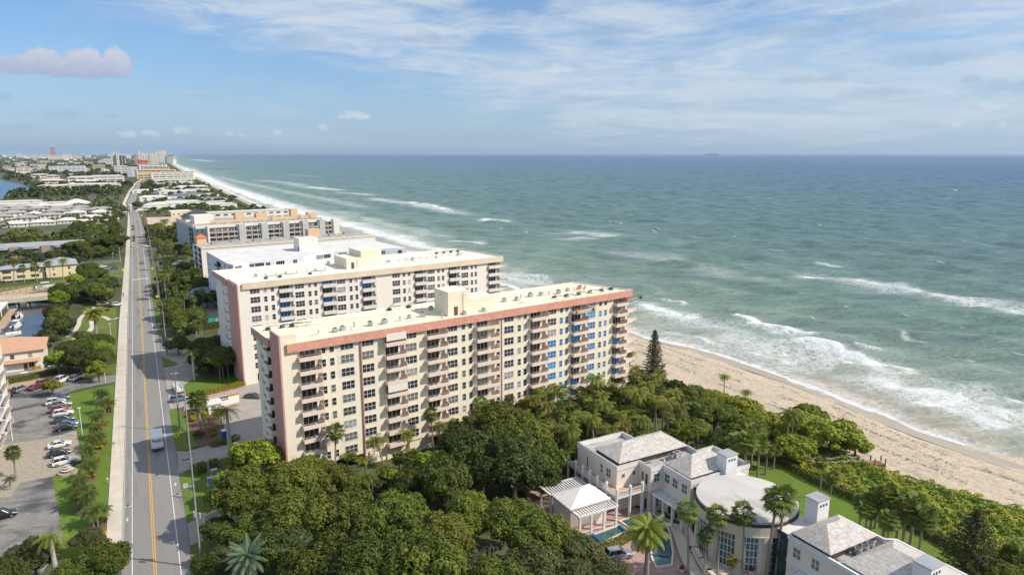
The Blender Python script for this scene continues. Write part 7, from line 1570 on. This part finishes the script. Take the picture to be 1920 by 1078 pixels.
# low houses right of the road
hs = [(282,395,'white',46),(318,391,'white',50),(350,388,'white',40),(290,378,'white',34),(325,376,'dark',34),(360,372,'dark',40),(395,385,'white',44),(285,362,'white',45),(320,357,'white',50),(362,356,'white',40),(300,348,'white',26),(345,346,'white',30),(372,362,'white',30),(405,378,'dark',30),(300,386,'dark',24),(335,384,'dark',24),(420,392,'white',36),(335,366,'white',46),(385,369,'white',36)]
for i, (px, py, c, w_) in enumerate(hs):
    X_, Y_ = G(px, py); L_ = w_*(Y_/1280)*1.25
    simple('house', '%s-roofed low house in the rows between the far road and the beach' % c, X_-L_/2, Y_, L_, 14+8*(i % 3), random.choice((4, 5.5, 6)), m_whitew, m_slate if c == 'dark' else (m_whitetin if i % 3 else m_roofW), rz=TH, hip=2.2 if i % 2 else 0, floors=1+(i % 2), wsrc=W_wide, n=max(3, int(L_/9)), cat='house', group='low houses right of the far road')
simple('house', 'pale yellow house at the sandy lot beyond the grey block', 30, 800, 20, 16, 5, m_yellowst, m_creamlt, floors=1, wsrc=W_mid, n=4, cat='house')
# pier and ship
t = thing('fishing_pier', 'long thin fishing pier running out into the surf far up the coast', 'pier', (*G(392, 318, SEA), 0), 0)
X0, Y0 = G(372, 317.5, SEA); X1, Y1 = G(446, 316.8, SEA); n = 26
a = math.atan2(Y1-Y0, X1-X0); L_ = math.hypot(X1-X0, Y1-Y0); t.location = (X0, Y0, 0); t.rotation_euler[2] = a
b = MB(); b.box(0, L_, 0, 6, 2.2, 3.2); b.box(L_-14, L_, -6, 12, 2.2, 3.2); b.box(L_-12, L_-4, -2, 6, 3.2, 7); b.build('deck', m_dock, t)
b = MB(); [b.box(i*L_/n, i*L_/n+1.4, 0, 6, -6, 2.2) for i in range(n)]; b.build('pilings', m_wood, t)
X0, Y0 = G(1323, 291.2, SEA); X1, Y1 = G(1349, 291.2, SEA); L_ = math.hypot(X1-X0, Y1-Y0); sc_ = L_/200
t = thing('cargo_ship', 'cargo ship on the horizon of the open sea', 'ship', (X0, Y0, SEA), math.atan2(Y1-Y0, X1-X0)); t.scale = (sc_,)*3
b = MB(); b.prism([(0, -14), (185, -14), (200, 0), (185, 14), (0, 14)], 0, 12); b.build('hull', m_darkroof, t)
b = MB(); b.box(8, 28, -12, 12, 12, 30); b.build('bridge_house', m_trim, t); b = MB(); [b.box(40+i*24, 58+i*24, -11, 11, 12, 18) for i in range(6)]; b.build('hatches', m_slate, t)
# ================= light, air, sky, camera =================
SUNV = Vector((25, -21, 29.5)).normalized()
el = math.asin(SUNV.z); az = math.atan2(SUNV.x, SUNV.y)
sd = bpy.data.lights.new('sun', 'SUN'); sd.energy = 3.6; sd.angle = rad(.5); sd.color = (1, .91, .79)
so = bpy.data.objects.new('sun', sd); so.rotation_euler = (-SUNV).to_track_quat('-Z', 'Y').to_euler(); COL.objects.link(so)
w = bpy.data.worlds.new('World'); S.world = w; w.use_nodes = True; nt = w.node_tree; bg = nt.nodes['Background']
sk = nt.nodes.new('ShaderNodeTexSky'); sk.sky_type = 'NISHITA'; sk.sun_disc = False; sk.sun_elevation = el; sk.sun_rotation = az
sk.altitude = 0; sk.air_density = 1.0; sk.dust_density = .6; sk.ozone_density = 2.5
tc = nt.nodes.new('ShaderNodeTexCoord'); sp = nt.nodes.new('ShaderNodeSeparateXYZ'); nt.links.new(tc.outputs['Generated'], sp.inputs[0])
def wm(op, a, b=None, clamp=False):
    n = nt.nodes.new('ShaderNodeMath'); n.operation = op; n.use_clamp = clamp
    for s, v in zip(n.inputs, (a, b)):
        if v is None: continue
        if hasattr(v, 'is_output'): nt.links.new(v, s)
        else: s.default_value = v
    return n.outputs[0]
zz = wm('MAXIMUM', sp.outputs[2], .0)
den = wm('ADD', zz, .10)
cv = nt.nodes.new('ShaderNodeCombineXYZ'); az_ = wm('ARCTAN2', sp.outputs[0], sp.outputs[1]); el_ = wm('ARCSINE', sp.outputs[2])
nt.links.new(wm('MULTIPLY', az_, 3.0), cv.inputs[0]); nt.links.new(wm('MULTIPLY', wm('POWER', wm('MAXIMUM', el_, .0), .75), 9.), cv.inputs[1])
def wn(scale, det, rough, st=(1, 1, 1), rot=0, dist=0, off=(0, 0, 0)):
    mp = nt.nodes.new('ShaderNodeMapping'); mp.inputs['Scale'].default_value = st; mp.inputs['Rotation'].default_value = (0, 0, rot); mp.inputs['Location'].default_value = off
    nt.links.new(cv.outputs[0], mp.inputs[0]); n = nd(nt, 'ShaderNodeTexNoise', Scale=scale, Detail=det, Roughness=rough, Distortion=dist)
    nt.links.new(mp.outputs[0], n.inputs[0]); return n.outputs[0]
# veil of high cloud: streaks filling the sky above an edge that falls from north-west to east
c1 = wn(1.3, 10, .66, (.85, 1.05, 1), rad(-9), .55, (3.1, 1.7, 0)); c2 = wn(3.4, 9, .66, (.8, 1.4, 1), rad(-12), .9, (1, 5, 0)); c4_ = wn(.7, 3, .5, (.8, 1, 1), rad(-10), .3, (8, 3, 0))
azr = wm('MULTIPLY', wm('ADD', az_, .12), 1/1.32, True)
def pxdir(px, py):
    x = px-960; u = 539-py; f = F*math.cos(PIT)+u*math.sin(PIT); z = -F*math.sin(PIT)+u*math.cos(PIT)
    return math.atan2(x, f)+YAW, math.atan2(z, math.hypot(x, f))
bl = []
for px, py in ((-80,-60),(110,5),(250,42),(400,80),(540,108),(700,150),(900,205),(1100,250),(1920,285)):
    a_, e_ = pxdir(px, py); bl.append((min(1, max(0, (a_+.12)/1.32)), (e_/.35,)*3))
edge = wm('SUBTRACT', el_, wm('MULTIPLY', ramp(nt, bl, azr).outputs[0], .35))
band = wm('ADD', wm('MULTIPLY', edge, 16.), wm('MULTIPLY', wm('SUBTRACT', c2, .5), 1.6))
band = wm('MULTIPLY', wm('ADD', band, .1), 1.2, True)
cz = wm('ADD', wm('ADD', wm('MULTIPLY', c1, .60), wm('MULTIPLY', c2, .40)), wm('MULTIPLY', wm('SUBTRACT', c4_, .5), .35))
cirrus = ramp(nt, [(.38, (.12,)*3), (.46, (.45,)*3), (.53, (.80,)*3), (.60, (1,)*3)], cz).outputs[0]
streak = ramp(nt, [(.52, (0,)*3), (.64, (.30,)*3), (.75, (.5,)*3)], cz).outputs[0]
cirrus = wm('ADD', wm('MULTIPLY', cirrus, band), wm('MULTIPLY', streak, wm('SUBTRACT', 1., band)), True)
# low grey puffs
c3 = wn(1.5, 6, .55, (1, .8, 1), .4, .3, (7, 2, 0)); c3b = wn(.5, 2, .5, (1, 1, 1), 0, 0, (2, 9, 0))
puff = ramp(nt, [(.60, (0,0,0)), (.70, (1,1,1))], wm('ADD', c3, wm('MULTIPLY', wm('SUBTRACT', c3b, .5), .35))).outputs[0]
# cumulus heaps: elliptical lobes in azimuth / elevation with ragged edges
ed1 = nd(nt, 'ShaderNodeTexNoise', Scale=60., Detail=9., Roughness=.7); nt.links.new(tc.outputs['Generated'], ed1.inputs[0])
def lobes(L, rag=.55):
    acc = None
    for px, py, rx, ry in L:
        a, e = pxdir(px, py); rx /= 1500.; ry /= 1330.
        da = wm('DIVIDE', wm('SUBTRACT', az_, a), rx); de = wm('DIVIDE', wm('SUBTRACT', el_, e), ry)
        v = wm('SUBTRACT', 1., wm('SQRT', wm('ADD', wm('MULTIPLY', da, da), wm('MULTIPLY', de, de))))
        acc = v if acc is None else wm('MAXIMUM', acc, v)
    return wm('ADD', acc, wm('MULTIPLY', wm('SUBTRACT', ed1.outputs[0], .5), rag*2))
cum = lobes([(35,122,42,17),(80,112,32,20),(108,128,60,16),(150,120,30,26),(172,122,24,28),(190,128,44,17),(220,118,26,28),(232,130,20,14),(170,137,60,9)], .42)
sm = lobes([(665,215,22,8),(606,240,12,9),(342,244,18,9),(280,250,22,7),(240,250,20,5),(430,251,9,5),(455,254,10,5),(520,249,9,5),(1862,200,24,9),(1795,235,14,7),(1880,232,9,5),(660,219,34,4),(1048,130,40,11),(652,221,14,4),(684,219,16,5),(350,249,9,4),(333,247,9,5),(290,254,14,4),(246,256,16,4)], 1.5)
gr = lobes([(384,182,34,6),(118,215,45,9),(60,213,12,5),(8,182,14,9),(212,219,24,5),(1500,150,70,10),(1560,146,40,9),(1890,163,90,14),(800,75,70,18),(570,75,60,16),(1250,125,30,18),(1500,60,110,14),(1750,110,120,12),(1150,60,80,12),(1090,186,120,9),(1640,175,90,12),(1690,30,90,26),(1820,150,20,8),(30,240,40,5)], .95)
cumm = wm('MULTIPLY', wm('ADD', cum, -.05), 4., True); smm = wm('MULTIPLY', sm, 1.6, True); grm = wm('MULTIPLY', wm('MULTIPLY', gr, 1.5, True), .50)
def wmix(f, a, b):
    m = nt.nodes.new('ShaderNodeMix'); m.data_type = 'RGBA'
    for s, v in ((m.inputs[0], f), (m.inputs[6], a), (m.inputs[7], b)):
        if hasattr(v, 'is_output'): nt.links.new(v, s)
        elif isinstance(v, (int, float)): s.default_value = v
        else: s.default_value = c4(v)
    return m.outputs[2]
K = 7.8
gain = nt.nodes.new('ShaderNodeMix'); gain.data_type = 'RGBA'; gain.blend_type = 'MULTIPLY'; gain.inputs[0].default_value = 1
nt.links.new(sk.outputs[0], gain.inputs[6]); gain.inputs[7].default_value = (SKYG[0], SKYG[1], SKYG[2], 1)
hazeband = wm('SUBTRACT', 1., wm('MULTIPLY', zz, 3.6, True)); hz = wm('MULTIPLY', wm('POWER', hazeband, 2.2), .78)
sky = wmix(hz, gain.outputs[2], (HZC[0]*K, HZC[1]*K, HZC[2]*K))
sky = wmix(wm('MULTIPLY', cirrus, CIR), sky, (CLC[0]*K, CLC[1]*K, CLC[2]*K))
sky = wmix(wm('MULTIPLY', puff, .10), sky, (.42*K, .54*K, .68*K))
sky = wmix(grm, sky, (.30*K, .40*K, .54*K))
ccol = wmix(wm('ADD', wm('MULTIPLY', wm('ADD', el_, -pxdir(150, 145)[1]), 24.), wm('MULTIPLY', wm('SUBTRACT', ed1.outputs[0], .5), .8), True), (.33*K, .38*K, .52*K), (.62*K, .60*K, .66*K))
sky = wmix(wm('MULTIPLY', cumm, .86), sky, ccol)
sky = wmix(wm('MULTIPLY', smm, .62), sky, (.58*K, .63*K, .70*K))
nt.links.new(sky, bg.inputs[0]); bg.inputs[1].default_value = .115
# air
b = MB(); b.box(-39000, 76000, -1500, 76500, -7, 330)
m = bpy.data.materials.new('haze_air'); m.use_nodes = True; n2 = m.node_tree; n2.nodes.remove(n2.nodes['Principled BSDF'])
pv = n2.nodes.new('ShaderNodeVolumePrincipled'); pv.inputs['Color'].default_value = (.62, .80, 1, 1); pv.inputs['Density'].default_value = HAZE; pv.inputs['Anisotropy'].default_value = .2
n2.links.new(pv.outputs[0], n2.nodes['Material Output'].inputs['Volume'])
tag(b.build('haze', m), kind='stuff')
cd = bpy.data.cameras.new('camera'); cam = bpy.data.objects.new('camera', cd); COL.objects.link(cam); S.camera = cam
cd.sensor_width = 36; cd.lens = F/1920*36; cd.clip_start = 1; cd.clip_end = 200000
cam.location = (0, 0, H); cam.rotation_euler = (rad(90)-PIT, 0, -YAW)
S.view_settings.view_transform = 'Standard'; S.view_settings.look = 'None'; S.view_settings.exposure = EXPO; S.view_settings.gamma = 1
S.cycles.volume_bounces = 0; S.cycles.max_bounces = 6; S.cycles.transparent_max_bounces = 8
